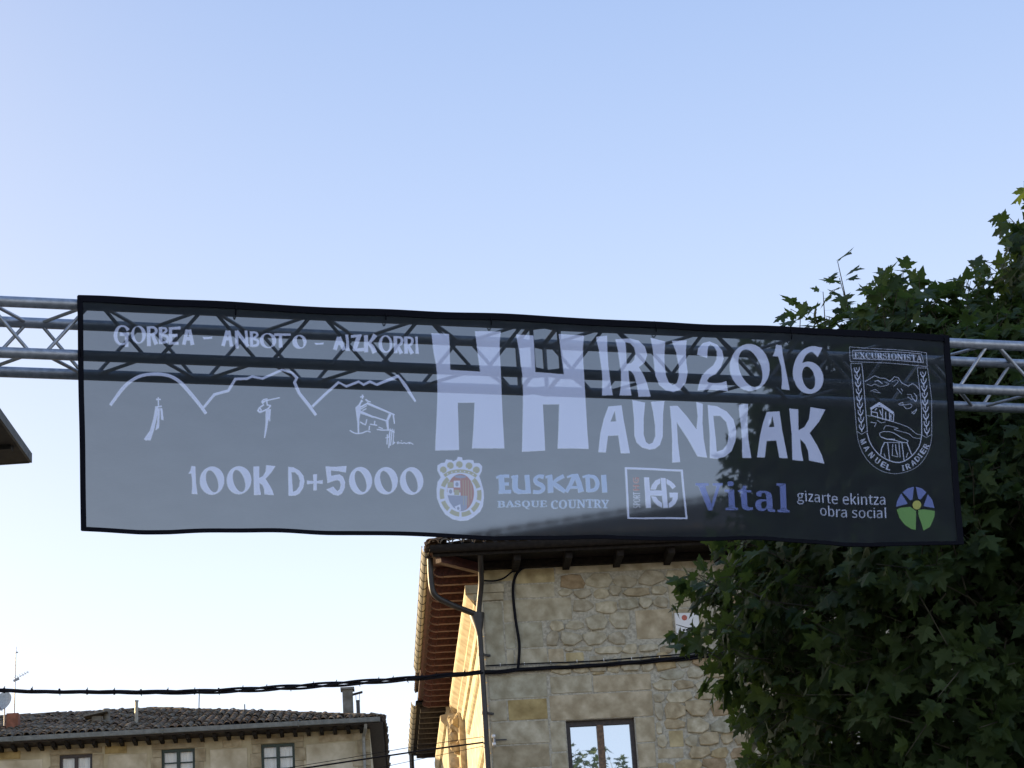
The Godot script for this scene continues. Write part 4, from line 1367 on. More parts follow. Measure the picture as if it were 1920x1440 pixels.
const PRINT_SHAPES := [
	[0, [109.1, 70.7, 107.5, 69.2, 105.8, 67.5, 104, 65.7, 101.9, 64.2, 99.6, 63.2, 97.3, 62.5, 94.8, 62.2, 92.4, 62.3, 89.9, 62.7, 87.3, 63.5, 84.7, 64.9, 82.3, 66.8, 80.2, 69.4, 78.5, 72.5, 77.1, 75.6, 76, 78.7, 75.2, 81.8, 74.8, 84.9, 74.7, 87.9, 75, 90.9, 75.5, 93.8, 76.3, 96.7, 77.5, 99.5, 79, 101.9, 80.7, 104, 82.8, 105.8, 85.1, 107.2, 87.7, 108.2, 90.5, 108.5, 93.2, 108.2, 95.8, 107.7, 98.3, 107.4, 97.9, 102.5, 95.3, 103, 92.8, 103.6, 90.6, 103.9, 89, 103.7, 87.6, 102.8, 86.4, 101.5, 85.3, 99.8, 84.4, 98, 83.7, 96.1, 83.1, 94, 82.6, 91.7, 82.4, 89.5, 82.3, 87.3, 82.4, 85.1, 82.7, 82.9, 83.1, 80.6, 83.8, 78, 84.7, 75.4, 85.7, 72.9, 86.7, 71.1, 87.8, 69.6, 89.3, 68.2, 91, 67.1, 92.7, 66.5, 94.4, 66.3, 96.1, 66.7, 97.8, 67.4, 99.1, 68.4, 100.1, 69.7, 100.9, 71.5, 101.7, 73.8, 102.7, 76]],
	[0, [87.7, 86.9, 106.8, 86.1, 106.9, 78.5, 87.9, 79.3]],
	[0, [98.7, 79.8, 98.7, 111.8, 105.4, 111.5, 105.8, 79.4]],
	[0, [143.3, 82, 142.8, 86.6, 141.6, 90.9, 139.6, 94.8, 137.1, 98.1, 134, 100.7, 130.6, 102.3, 127.1, 103, 123.6, 102.6, 120.3, 101.3, 117.3, 99, 114.8, 95.9, 113, 92.1, 111.9, 87.9, 111.6, 83.4, 112.1, 78.9, 113.3, 74.5, 115.3, 70.6, 117.8, 67.3, 120.9, 64.7, 124.3, 63.1, 127.8, 62.4, 131.3, 62.8, 134.7, 64.1, 137.6, 66.4, 140.1, 69.5, 141.9, 73.3, 143, 77.5], [135.1, 80.9, 135.3, 85, 135.1, 89, 134.5, 92.6, 133.5, 95.7, 132.2, 98.1, 130.6, 99.8, 128.8, 100.6, 126.9, 100.5, 125, 99.5, 123.2, 97.7, 121.5, 95.1, 120.1, 91.9, 119.1, 88.2, 118.4, 84.2, 118.2, 80.1, 118.3, 76.2, 118.9, 72.5, 119.9, 69.4, 121.3, 66.9, 122.9, 65.3, 124.7, 64.4, 126.6, 64.5, 128.5, 65.5, 130.3, 67.4, 132, 70, 133.3, 73.2, 134.4, 77]],
	[0, [145.1, 63.5, 145.4, 108, 153.2, 107.5, 152.9, 62.9]],
	[0, [149.5, 68, 152.3, 67.8, 155.2, 67.5, 157.6, 67.4, 159.3, 67.8, 160.6, 68.6, 161.6, 69.8, 162.3, 71, 162.5, 71.9, 162.5, 72.7, 162.2, 73.9, 161.7, 75.1, 161, 76.1, 159.5, 77.1, 157.1, 78.3, 154.2, 79.4, 151.3, 80.6, 152.4, 85, 155.3, 84.2, 158.4, 83.4, 161.5, 82.5, 164.4, 80.9, 166.5, 78.6, 167.9, 75.9, 168.6, 73.1, 168.5, 70.2, 167.5, 67.7, 165.8, 65.5, 163.7, 63.8, 161.1, 62.6, 158.2, 62.1, 155.2, 62.2, 152.3, 62.4, 149.5, 62.6]],
	[0, [153.4, 81.6, 161.5, 104.8, 169.1, 101, 159.4, 78.6]],
	[0, [170.8, 63.3, 171, 102, 178.5, 101.5, 178.4, 62.7]],
	[0, [175.3, 68, 177.8, 68.1, 180.5, 68.2, 182.6, 68.4, 183.7, 68.8, 184.1, 69.4, 184.4, 70, 184.4, 70.5, 184.3, 71, 183.3, 72.3, 181.2, 74.3, 178.5, 76.6, 175.9, 78.9, 178, 82.2, 180.8, 80.4, 183.8, 78.4, 186.6, 76.4, 188.9, 73.9, 189.9, 70.8, 189.5, 67.9, 188.2, 65.6, 186.2, 63.9, 183.6, 63.2, 180.9, 63.2, 178.1, 63.3, 175.6, 63.3]],
	[0, [176.3, 83.4, 179.6, 84.4, 183, 85.2, 185.6, 86.2, 186.8, 87.1, 187.3, 88.3, 187.4, 90.3, 187.1, 92.2, 186.6, 93.2, 185.4, 94.2, 182.5, 95.3, 178.8, 96.4, 175.3, 97.5, 176.1, 102, 179.6, 101.3, 183.5, 100.6, 187.3, 99.6, 190.7, 97.6, 192.7, 93.9, 193.2, 90, 192.7, 86.3, 191, 82.9, 187.9, 81, 184.4, 80.1, 180.8, 79.6, 177.6, 78.9]],
	[0, [192.2, 63.5, 192.8, 102.6, 200, 102, 199.3, 62.9]],
	[0, [193.5, 69.3, 218.2, 67.4, 217.9, 60.1, 193.3, 63.5]],
	[0, [196.6, 84.5, 211.2, 84.3, 211.2, 77.3, 196.7, 78.7]],
	[0, [193.6, 102.1, 213.4, 101.4, 213.4, 94.9, 193.6, 97.1]],
	[0, [228.9, 65.9, 221, 100, 228.3, 101.5, 235.9, 67.3]],
	[0, [233.9, 67.3, 239.7, 101.4, 247.5, 99.3, 241, 65.4]],
	[0, [227, 90.9, 240.6, 90.3, 240.7, 83, 227.2, 83.6]],
	[0, [266, 81.3, 276.9, 81.6, 287.1, 79.6, 286.2, 84.3, 276.8, 85.5, 268.6, 86.4]],
	[0, [316.2, 64, 306.1, 100.1, 313.5, 101.9, 323.2, 65.7]],
	[0, [320.1, 65.4, 324.4, 102.3, 331.6, 100.9, 326.6, 64]],
	[0, [313.4, 87.9, 326.7, 87.4, 326.8, 80, 313.5, 80.6]],
	[0, [336.1, 64.6, 336.4, 106.2, 343.4, 105.7, 343, 64.1]],
	[0, [337.1, 67.3, 360.8, 103.3, 367.4, 98.1, 343.1, 62.5]],
	[0, [357.5, 63.8, 359.6, 99.5, 365, 98.9, 363.7, 63]],
	[0, [368.6, 65.1, 368.9, 100.6, 375.4, 100.1, 375.2, 64.6]],
	[0, [372.7, 69.3, 375.4, 69.5, 378.1, 69.6, 380.3, 69.9, 381.6, 70.4, 382.1, 71, 382.5, 71.8, 382.5, 72.3, 382.4, 72.7, 381.3, 74, 379, 75.9, 376.1, 77.9, 373.3, 80, 375.1, 83.3, 378.1, 81.6, 381.2, 79.9, 384.2, 78, 386.6, 75.7, 387.8, 72.7, 387.4, 69.7, 386, 67.5, 384.1, 65.8, 381.5, 65, 378.7, 64.8, 375.9, 64.7, 373.2, 64.6]],
	[0, [373.6, 83.7, 376.8, 84.7, 380.1, 85.6, 382.6, 86.6, 383.6, 87.5, 383.8, 88.5, 383.6, 90.3, 383, 92.1, 382.4, 93, 381.3, 93.8, 378.7, 94.7, 375.5, 95.6, 372.2, 96.5, 372.9, 101, 376, 100.6, 379.5, 100.2, 383, 99.5, 386.3, 97.7, 388.4, 94.4, 389.3, 90.8, 389.2, 87.1, 387.8, 83.7, 384.9, 81.8, 381.5, 80.9, 378, 80.3, 374.9, 79.6]],
	[0, [427, 83.1, 426.4, 86.9, 425, 90.6, 422.7, 94, 419.7, 96.8, 416.2, 99, 412.3, 100.4, 408.2, 101, 404.1, 100.8, 400.2, 99.6, 396.8, 97.8, 394, 95.2, 391.9, 92, 390.6, 88.4, 390.2, 84.7, 390.8, 80.8, 392.2, 77.1, 394.5, 73.8, 397.5, 70.9, 401, 68.7, 404.9, 67.3, 409, 66.7, 413.1, 66.9, 417, 68, 420.4, 69.9, 423.3, 72.5, 425.4, 75.7, 426.6, 79.3], [417.8, 81.1, 418.3, 84.4, 418.3, 87.6, 417.8, 90.7, 416.8, 93.4, 415.4, 95.7, 413.6, 97.4, 411.6, 98.4, 409.4, 98.8, 407.1, 98.4, 404.9, 97.2, 402.9, 95.5, 401.1, 93.2, 399.7, 90.4, 398.7, 87.3, 398.3, 84, 398.3, 80.8, 398.8, 77.7, 399.8, 75, 401.2, 72.7, 403, 71, 405, 70, 407.2, 69.6, 409.5, 70, 411.7, 71.1, 413.7, 72.9, 415.5, 75.2, 416.9, 78]],
	[0, [422.1, 72.6, 459.4, 69, 459.4, 63.9, 422, 66.4]],
	[0, [432.8, 69.2, 432.2, 98, 440.7, 97.3, 439.4, 68.6]],
	[0, [493.6, 75.1, 494.3, 78.6, 494.2, 82.2, 493.3, 85.8, 491.7, 89.1, 489.4, 92.1, 486.6, 94.5, 483.4, 96.3, 479.9, 97.3, 476.4, 97.5, 473, 96.9, 469.9, 95.6, 467.2, 93.5, 465.1, 90.9, 463.7, 87.7, 463, 84.3, 463.1, 80.7, 463.9, 77.1, 465.5, 73.8, 467.8, 70.8, 470.6, 68.4, 473.8, 66.6, 477.3, 65.6, 480.8, 65.3, 484.2, 65.9, 487.3, 67.3, 490, 69.3, 492.1, 72], [486.8, 78.9, 487.5, 81.8, 487.8, 84.7, 487.7, 87.4, 487.2, 89.8, 486.4, 91.8, 485.3, 93.3, 483.9, 94.2, 482.4, 94.4, 480.7, 94, 479, 93, 477.4, 91.3, 475.9, 89.2, 474.7, 86.7, 473.7, 83.9, 473, 81, 472.7, 78.1, 472.8, 75.3, 473.3, 72.9, 474.1, 70.9, 475.2, 69.4, 476.6, 68.5, 478.2, 68.3, 479.8, 68.7, 481.5, 69.8, 483.1, 71.4, 484.6, 73.5, 485.9, 76.1]],
	[0, [512, 82, 521.8, 82.7, 532.6, 80.7, 531.6, 85.2, 522.6, 85.8, 515.2, 86.5]],
	[0, [562.5, 66, 552.7, 96.5, 560.8, 98.8, 570.3, 68.2]],
	[0, [562.9, 68.8, 573.2, 100.1, 581.4, 96.6, 570.7, 65.4]],
	[0, [560.7, 86.3, 572.9, 86.2, 573.3, 79.6, 561.1, 79.7]],
	[0, [580.8, 61.4, 587.7, 61.1, 588.2, 78.3, 589.8, 99.4, 581, 99.2, 582.5, 78.6]],
	[0, [593.4, 69.5, 618, 65.4, 617.8, 60.3, 593.1, 62.4]],
	[0, [606.9, 62.6, 595.7, 97.3, 604.9, 99.9, 616.1, 65.3]],
	[0, [597.1, 100.7, 622.7, 98.8, 622.4, 91, 596.8, 95.2]],
	[0, [622.8, 62.2, 622.7, 101.5, 631.8, 100.9, 631.9, 61.5]],
	[0, [631.9, 85.2, 634.5, 82.9, 637.2, 80.6, 639.9, 78.2, 642.7, 75.4, 645.4, 72.4, 648.1, 69.2, 650.7, 66, 653.3, 63, 644.4, 57, 642.6, 60.6, 640.8, 64.3, 639.1, 67.8, 637.3, 70.9, 635.3, 73.7, 633.2, 76.3, 630.9, 78.9, 628.6, 81.6]],
	[0, [629.8, 81.7, 631.7, 84.1, 633.7, 86.4, 635.3, 88.5, 636.7, 90.8, 637.9, 93.6, 639.1, 96.9, 640.4, 100.6, 641.8, 104.4, 651.8, 99.1, 650.1, 95.7, 648.4, 92.1, 646.5, 88.4, 644.2, 85, 641.5, 82.2, 638.8, 80.3, 636.1, 78.7, 633.6, 77.1]],
	[0, [687.7, 79.6, 687.2, 84.1, 685.9, 88.5, 683.9, 92.4, 681.2, 95.7, 678.1, 98.3, 674.7, 99.9, 671.2, 100.6, 667.7, 100.2, 664.3, 98.8, 661.4, 96.5, 659, 93.4, 657.2, 89.7, 656.2, 85.4, 655.9, 80.9, 656.5, 76.4, 657.8, 72.1, 659.8, 68.1, 662.4, 64.8, 665.5, 62.2, 668.9, 60.6, 672.5, 59.9, 676, 60.3, 679.3, 61.6, 682.3, 63.9, 684.7, 67, 686.4, 70.8, 687.5, 75.1], [681.5, 78.5, 681.5, 82.4, 681.1, 86.1, 680.3, 89.5, 679.1, 92.4, 677.5, 94.7, 675.7, 96.3, 673.8, 97, 671.8, 96.9, 669.8, 95.9, 668, 94.1, 666.4, 91.6, 665.1, 88.5, 664.2, 85, 663.7, 81.2, 663.7, 77.3, 664.1, 73.6, 664.9, 70.2, 666.1, 67.2, 667.7, 64.9, 669.5, 63.4, 671.4, 62.6, 673.4, 62.8, 675.4, 63.7, 677.2, 65.5, 678.8, 68.1, 680.1, 71.2, 681, 74.7]],
	[0, [690.1, 60.7, 690.5, 100.7, 698.8, 100, 698.4, 60]],
	[0, [694.9, 65.3, 698, 65.3, 701.1, 65.3, 703.7, 65.5, 705.2, 66, 706, 66.8, 706.5, 67.9, 706.8, 69.1, 706.8, 70.3, 706.6, 71.6, 706, 73.4, 705.2, 75.2, 704.1, 76.7, 702.6, 77.9, 700.4, 79.2, 697.7, 80.6, 695, 82, 696.4, 86, 699.2, 85, 702.1, 84, 705, 82.8, 707.8, 81, 710, 78.5, 711.7, 75.8, 712.8, 72.9, 713.3, 70, 713, 67.2, 711.9, 64.6, 710.2, 62.4, 707.7, 60.8, 704.7, 60.2, 701.4, 60.2, 698.2, 60.4, 695.3, 60.5]],
	[0, [695.9, 83.1, 703.3, 103, 711.3, 98.7, 701.8, 79.9]],
	[0, [714.4, 60.2, 714.1, 100.7, 722.1, 100.1, 722.4, 59.6]],
	[0, [719.2, 64.6, 722.1, 64.8, 725.1, 64.8, 727.5, 65, 728.9, 65.5, 729.6, 66.2, 730.1, 67.2, 730.3, 68.4, 730.4, 69.6, 730.2, 71.1, 729.7, 73, 728.9, 74.8, 728, 76.2, 726.6, 77.4, 724.5, 78.5, 721.9, 79.7, 719.4, 81, 720.7, 85, 723.3, 84, 726, 83.1, 728.8, 82, 731.5, 80.2, 733.5, 77.7, 735.1, 75, 736.1, 72.2, 736.5, 69.4, 736.3, 66.8, 735.4, 64.3, 733.9, 62, 731.5, 60.4, 728.6, 59.7, 725.5, 59.6, 722.5, 59.8, 719.6, 59.8]],
	[0, [720, 82.1, 728, 102.4, 736, 98, 725.9, 78.8]],
	[0, [739.9, 59, 746, 58.7, 745.8, 79.5, 747, 100.2, 739.4, 99.9, 740.7, 79.7]],
	[0, [67.4, 245.3, 74.1, 235.8, 80.8, 226.1, 87.3, 217, 93.3, 209.2, 98.7, 202.9, 103.5, 197.8, 108.3, 193.5, 113.4, 189.4, 118.8, 185.7, 124.2, 182.6, 129.9, 179.9, 136.3, 177.8, 143.7, 176.1, 152, 174.9, 160.3, 174.3, 168.1, 174.1, 175.1, 174.4, 181.7, 175.2, 187.8, 176.4, 193.7, 178.3, 199.1, 180.6, 204.1, 183.5, 208.9, 187, 213.9, 191, 218.9, 195.9, 223.9, 201.5, 228.9, 207.5, 234, 213.6, 239.2, 219.7, 244.4, 226.2, 249.5, 232.5, 253.9, 238.3, 257.7, 243.5, 260.9, 248.2, 264, 252.9, 267.2, 257.6, 272.2, 253.9, 269.2, 249.1, 266.2, 244.3, 263, 239.3, 259.3, 233.9, 254.8, 227.8, 249.9, 221.3, 244.7, 214.7, 239.5, 208.4, 234.5, 202.3, 229.3, 196.1, 224.1, 190.3, 218.7, 185.1, 213.4, 180.7, 208, 176.9, 202.4, 173.7, 196.4, 171.1, 189.9, 169, 183.1, 167.6, 176, 166.8, 168.5, 166.5, 160.3, 166.8, 151.6, 167.7, 142.9, 169.1, 134.9, 171, 127.9, 173.5, 121.6, 176.4, 115.7, 179.9, 109.9, 183.8, 104.4, 188, 99.1, 192.5, 93.7, 197.9, 88, 204.5, 81.9, 212.7, 75.5, 222.2, 69.1, 232.2, 62.7, 241.8]],
	[0, [265.8, 244.6, 290.2, 214.7, 320.7, 205.4, 336.5, 179.3, 361, 177, 371.4, 171.4, 394.7, 175.2, 438, 152.6, 458.1, 158.3, 466.5, 168.6, 460.9, 178.6, 471.8, 204.3, 491, 230.2, 507.8, 254, 512.4, 250.5, 496.6, 225.8, 477.2, 200.7, 467.9, 177.2, 474, 166.3, 460.9, 153, 437.1, 147.5, 393.6, 169.8, 371.5, 165.8, 360.3, 171.3, 333.1, 173.4, 317.4, 200.6, 287.2, 209.9, 262.2, 241.5]],
	[0, [504.4, 234.4, 531.1, 207.3, 563.7, 177, 579.5, 186.2, 608.1, 174.5, 618.6, 181.7, 632.9, 173.9, 648.9, 180.6, 697.6, 159.1, 709.4, 179.2, 733.7, 214.3, 737, 212.1, 716.4, 174.2, 698.1, 151.3, 647.9, 174.4, 633.1, 167.3, 618.7, 175.5, 607.8, 168.5, 579.6, 180.3, 561.7, 171.3, 527.4, 203.2, 500.7, 230.4]],
	[0, [166, 222.3, 166.2, 241.1, 168.9, 240.9, 168.7, 222.2]],
	[0, [162.8, 228.2, 172.6, 227.9, 172.6, 225, 162.8, 225.4]],
	[0, [161, 243.7, 166.9, 243.5, 164.2, 263.6, 157.7, 291.8, 149.3, 317.4, 138.9, 318.3, 135.4, 315.4, 148.2, 296.7, 156.1, 270.1]],
	[0, [166.3, 246.4, 170.4, 246.5, 167.8, 289.9, 160, 295.4, 164.5, 276]],
	[0, [171.6, 246.2, 175.8, 246.4, 177.7, 272.5, 172.9, 271.4]],
	[0, [160.6, 245.8, 174.9, 242.8, 174.5, 240, 160.2, 243]],
	[0, [391.7, 227.1, 408.5, 221.3, 431.4, 215.2, 431.1, 213.3, 408, 218.9, 391, 224.4]],
	[0, [392.2, 226, 396.6, 221.1, 404.8, 219.3, 404.4, 216.8, 395.5, 218.7, 390.5, 224.3]],
	[0, [401.3, 222.8, 402.3, 232.6, 405, 232.1, 404, 222.3]],
	[0, [395.6, 230.2, 385.5, 237.9, 380.9, 246, 386.8, 251.1, 388.6, 248.8, 384.3, 245.4, 387.4, 239.9, 397.1, 232.4]],
	[0, [402.5, 233, 411, 234, 411.5, 231.4, 402.9, 230.5]],
	[0, [410.1, 231.8, 404.4, 239.2, 387.1, 247.9, 388.3, 250.7, 406.1, 241.9, 412.4, 233.7]],
	[0, [390.5, 226.5, 393.9, 230.1, 400.3, 223.5, 398.9, 221.8, 392.8, 226.4, 392.1, 225]],
	[0, [391.2, 244.2, 390.5, 246.5, 388.9, 248.3, 386.8, 249, 384.7, 248.5, 383.1, 246.8, 382.6, 244.4, 383.3, 242, 384.9, 240.3, 387, 239.6, 389.1, 240.1, 390.6, 241.8], [388.7, 244.2, 388.5, 245.4, 387.8, 246.2, 386.8, 246.5, 385.9, 246.2, 385.3, 245.5, 385.1, 244.4, 385.3, 243.2, 386, 242.4, 387, 242.1, 387.9, 242.3, 388.5, 243.1]],
	[0, [400.3, 243.8, 411.3, 240.9, 409.7, 258.7, 404.6, 268.4, 401.6, 287.3, 396.9, 307, 394.8, 307, 398.9, 274.8]],
	[0, [406.9, 255.1, 407.1, 268.3, 409.3, 268.1, 409, 254.9]],
	[0, [614, 201.8, 613.8, 211.3, 616.8, 211.2, 617.1, 201.7]],
	[0, [610.3, 208.2, 618.9, 207.3, 618.9, 204.6, 610.2, 205.5]],
	[0, [612.8, 213, 616.5, 217.1, 613.1, 219.4, 610, 226.9, 611.3, 230.3, 609.4, 246, 606.7, 256.9, 605.3, 291.1, 602.8, 291.2, 602, 263.9, 598.9, 231.7, 606.3, 224.5]],
	[0, [623.5, 223.3, 685.7, 248.4, 687, 245.5, 625.6, 218.6]],
	[0, [610.6, 232.2, 626.2, 223.4, 624.8, 220.4, 609.2, 229.3]],
	[0, [610.2, 236.8, 624.8, 227.7, 623.9, 226, 609.3, 235.2]],
	[0, [614.8, 239.4, 623.6, 234.7, 622.8, 232.9, 614, 237.6]],
	[0, [607.3, 244.9, 619.9, 248.5, 639.1, 255.2, 640.5, 252.1, 621.9, 243.8, 609.9, 238.4]],
	[0, [637.5, 253.2, 666.8, 262.3, 667.7, 259.8, 638.4, 250.7]],
	[0, [621, 213, 625.9, 217.8, 633.5, 219, 634, 217.3, 627.4, 215.1, 622.9, 210.9]],
	[0, [674, 244.2, 666.2, 261.2, 670.9, 263.3, 679.2, 246.4]],
	[0, [682, 247.8, 684.4, 267.3, 686.6, 267, 684.9, 247.3]],
	[0, [666.2, 261.7, 669, 282.7, 672.1, 282.3, 672.1, 260.9]],
	[0, [583.8, 285.7, 586.4, 287.2, 589, 288.9, 591.7, 290.4, 594.3, 291.5, 596.9, 292.2, 599.4, 292.5, 601.8, 292.5, 604.2, 292.4, 606.4, 292.3, 608.5, 292, 610.7, 291.6, 613.1, 291, 615.8, 289.9, 618.6, 288.6, 621.3, 287.4, 623.6, 286.8, 625.4, 286.8, 627.2, 287.3, 629, 288, 630.9, 288.7, 631.6, 286.6, 629.8, 286, 627.9, 285.3, 625.8, 284.7, 623.4, 284.6, 620.7, 285.4, 617.8, 286.6, 615.1, 288, 612.6, 288.9, 610.4, 289.5, 608.3, 289.9, 606.3, 290.2, 604.2, 290.3, 602, 290.4, 599.7, 290.3, 597.4, 290.1, 595.1, 289.5, 592.7, 288.4, 590.2, 287, 587.6, 285.4, 585, 283.8]],
	[0, [645.5, 282.2, 658, 283.8, 674.4, 283.3, 674.5, 281.1, 658.2, 281.6, 645.8, 280.1]],
	[0, [649.3, 276.8, 658.3, 280.5, 659.1, 278.6, 650, 275]],
	[0, [608, 265.6, 613.9, 270, 620.8, 272.4, 621.7, 270.2, 615, 267.8, 609.4, 263.7]],
	[0, [622.5, 258.3, 619.9, 270, 621.9, 270.3, 624.6, 258.7]],
	[0, [630.3, 270.4, 645.9, 273, 646.4, 270.8, 630.7, 268.3]],
	[0, [640.1, 261.8, 639.2, 271.5, 641.5, 271.5, 642.4, 261.9]],
	[0, [628.1, 273.5, 626.7, 283.1, 629, 283.3, 630.4, 273.7]],
	[0, [674.1, 278.7, 670.3, 322.5, 672.6, 322.6, 676.4, 278.8]],
	[0, [679, 279, 674.1, 317.3, 676.2, 317.4, 681.1, 279.2]],
	[0, [683.1, 280.4, 680.1, 313.8, 681.7, 313.8, 684.7, 280.5]],
	[0, [667.7, 292, 666.4, 314.7, 668.7, 314.6, 670, 291.9]],
	[0, [664.3, 301, 672.8, 299.6, 675.4, 285.3, 673.7, 285, 670.7, 298.2, 664.1, 299.2]],
	[0, [674.8, 283.6, 684.3, 288.3, 685.3, 286.4, 675.9, 281.7]],
	[0, [680.7, 308.5, 683.7, 310.2, 679.1, 314.3, 680, 315.4, 686.3, 310.6, 681.5, 307.3]],
	[0, [694, 307.5, 689.7, 309.1, 690.5, 313.8, 694.7, 311.7, 699.3, 311.3, 702.5, 313, 706.2, 310.7, 710.9, 312.8, 716.6, 310.2, 718.8, 308.6, 716.3, 312.7, 722, 310.9, 726.5, 313.6, 727.3, 312.3, 722.3, 309.3, 718.2, 310.8, 721.2, 307.5, 716.1, 308.9, 711, 311.2, 706.3, 309, 702.4, 311.3, 699.6, 309.9, 694.5, 310.2, 691.4, 311.2, 691, 310.1, 694.4, 308.9]],
	[0, [699.1, 306.9, 701.3, 306.8, 701.4, 304.9, 699.2, 304.9]],
	[0, [777.5, 49.3, 817.4, 50.1, 817.7, 74.1, 817.4, 99.5, 818, 135.3, 886.2, 137.2, 885, 115.8, 882.7, 90.4, 880.1, 65, 877.9, 42.1, 939, 40.7, 935.3, 64.8, 934.2, 94.7, 934.8, 130.7, 934.7, 200.2, 935.3, 314.5, 861.3, 316.2, 866.2, 269.1, 871.1, 210.4, 832.1, 212.1, 831.4, 270.2, 831.5, 320.6, 777.1, 323.8, 781.8, 261.4, 785.9, 203.3, 786.8, 149, 784.8, 121.9, 780.6, 94.7, 778.5, 69.4]],
	[0, [974.8, 45.6, 1014.8, 46.8, 1014.9, 85, 1015.4, 133.9, 1083, 135.6, 1081.2, 114.3, 1078.5, 88.8, 1076, 63.1, 1073.9, 39.9, 1135.2, 39.4, 1131.1, 69.4, 1130.6, 112.4, 1131.2, 197.6, 1132.3, 312.5, 1058.8, 313.5, 1063.8, 262.9, 1068.3, 208.2, 1029.9, 210.1, 1029.7, 264, 1029.4, 318.1, 976.4, 321.2, 980.8, 255.1, 983.7, 209, 985.1, 149.9, 982.9, 122.5, 978.9, 82.2, 976.6, 63]],
	[0, [1163.8, 40.6, 1190.9, 36.4, 1189.3, 71.5, 1189.4, 107.8, 1192.6, 146.9, 1197, 182.2, 1170.9, 183.7, 1173.8, 147.6, 1173.1, 117.5, 1169.2, 72.3]],
	[0, [1210.3, 44.7, 1244.1, 42.3, 1265, 46.9, 1279.4, 61.6, 1284.5, 81.2, 1277.5, 99.8, 1263.4, 111.6, 1273.1, 128.8, 1281.1, 149.6, 1288.6, 181.9, 1258.4, 183.6, 1256.7, 156.6, 1250.4, 131.1, 1241.9, 120.3, 1237.4, 119.5, 1238.3, 145.2, 1242, 181.2, 1212.8, 182.2, 1218.3, 155, 1219.1, 124.8, 1214.1, 73.5], [1233.1, 51.9, 1245, 54.5, 1253.5, 65.7, 1256.1, 80.9, 1252.1, 94.7, 1244.2, 103.2, 1233.6, 104.6, 1233.9, 78.7]],
	[0, [1294.7, 38.9, 1330.2, 45.6, 1327.2, 74.9, 1326.3, 105.4, 1328.1, 129.7, 1333.4, 145.3, 1343.1, 151.9, 1353.4, 146.3, 1359.2, 128.5, 1360.7, 104.1, 1356.4, 70.6, 1346.5, 42.8, 1383.3, 39.3, 1380.1, 66.6, 1379.6, 94.2, 1381.3, 118.5, 1374.8, 144.6, 1360.8, 161.8, 1343.8, 168.5, 1325.8, 164.6, 1310.6, 152.2, 1302.3, 130.7, 1301, 103.4, 1298.7, 69.9]],
	[0, [1406.6, 74.7, 1410.5, 57.6, 1423.5, 43.8, 1439.1, 39.4, 1457.2, 47.3, 1468.1, 62.3, 1471.3, 82.8, 1463.4, 103.1, 1448.6, 120.5, 1432.8, 129.4, 1427.1, 138.1, 1432.1, 142.2, 1447.4, 142.8, 1462.9, 141, 1475.4, 136.9, 1478.1, 161.5, 1457.3, 159.5, 1432.8, 158.6, 1403.5, 161.8, 1408.5, 141.9, 1416.2, 124.8, 1429.2, 111.2, 1444.5, 99.2, 1453.7, 83.5, 1454.7, 65, 1449.2, 52, 1441.1, 47.4, 1435.4, 51.9, 1432.3, 64.4, 1430.7, 81.4, 1418.7, 77.2]],
	[0, [1584.9, 93.3, 1584.8, 106.2, 1582.1, 119, 1577.1, 130.8, 1570, 141.2, 1561.1, 149.7, 1551, 155.7, 1540.1, 159, 1528.9, 159.5, 1518.1, 157.1, 1508.1, 152, 1499.5, 144.4, 1492.7, 134.7, 1488, 123.3, 1485.6, 110.9, 1485.8, 98, 1488.4, 85.3, 1493.3, 73.4, 1500.4, 62.9, 1509.2, 54.4, 1519.3, 48.2, 1530.2, 44.8, 1541.4, 44.2, 1552.3, 46.5, 1562.3, 51.7, 1571, 59.4, 1577.9, 69.2, 1582.6, 80.7], [1562.3, 94.1, 1564.8, 104.4, 1565.9, 114.7, 1565.5, 124.5, 1563.7, 133.2, 1560.5, 140.5, 1556.2, 145.9, 1550.8, 149.2, 1544.8, 150.3, 1538.3, 149.1, 1531.7, 145.6, 1525.4, 140.1, 1519.7, 132.8, 1514.8, 124, 1511, 114.2, 1508.5, 104, 1507.3, 93.7, 1507.7, 83.9, 1509.5, 75.1, 1512.6, 67.8, 1517, 62.3, 1522.3, 58.9, 1528.4, 57.8, 1534.9, 59, 1541.4, 62.5, 1547.8, 68.1, 1553.5, 75.5, 1558.4, 84.3]],
	[0, [1604.8, 43.2, 1618.8, 44.8, 1619.9, 69, 1623.5, 99.9, 1631.8, 155, 1611, 153.3, 1613.8, 131.1, 1613.3, 97.2, 1607.8, 72.6, 1594.4, 72.2, 1600.7, 60.5]],
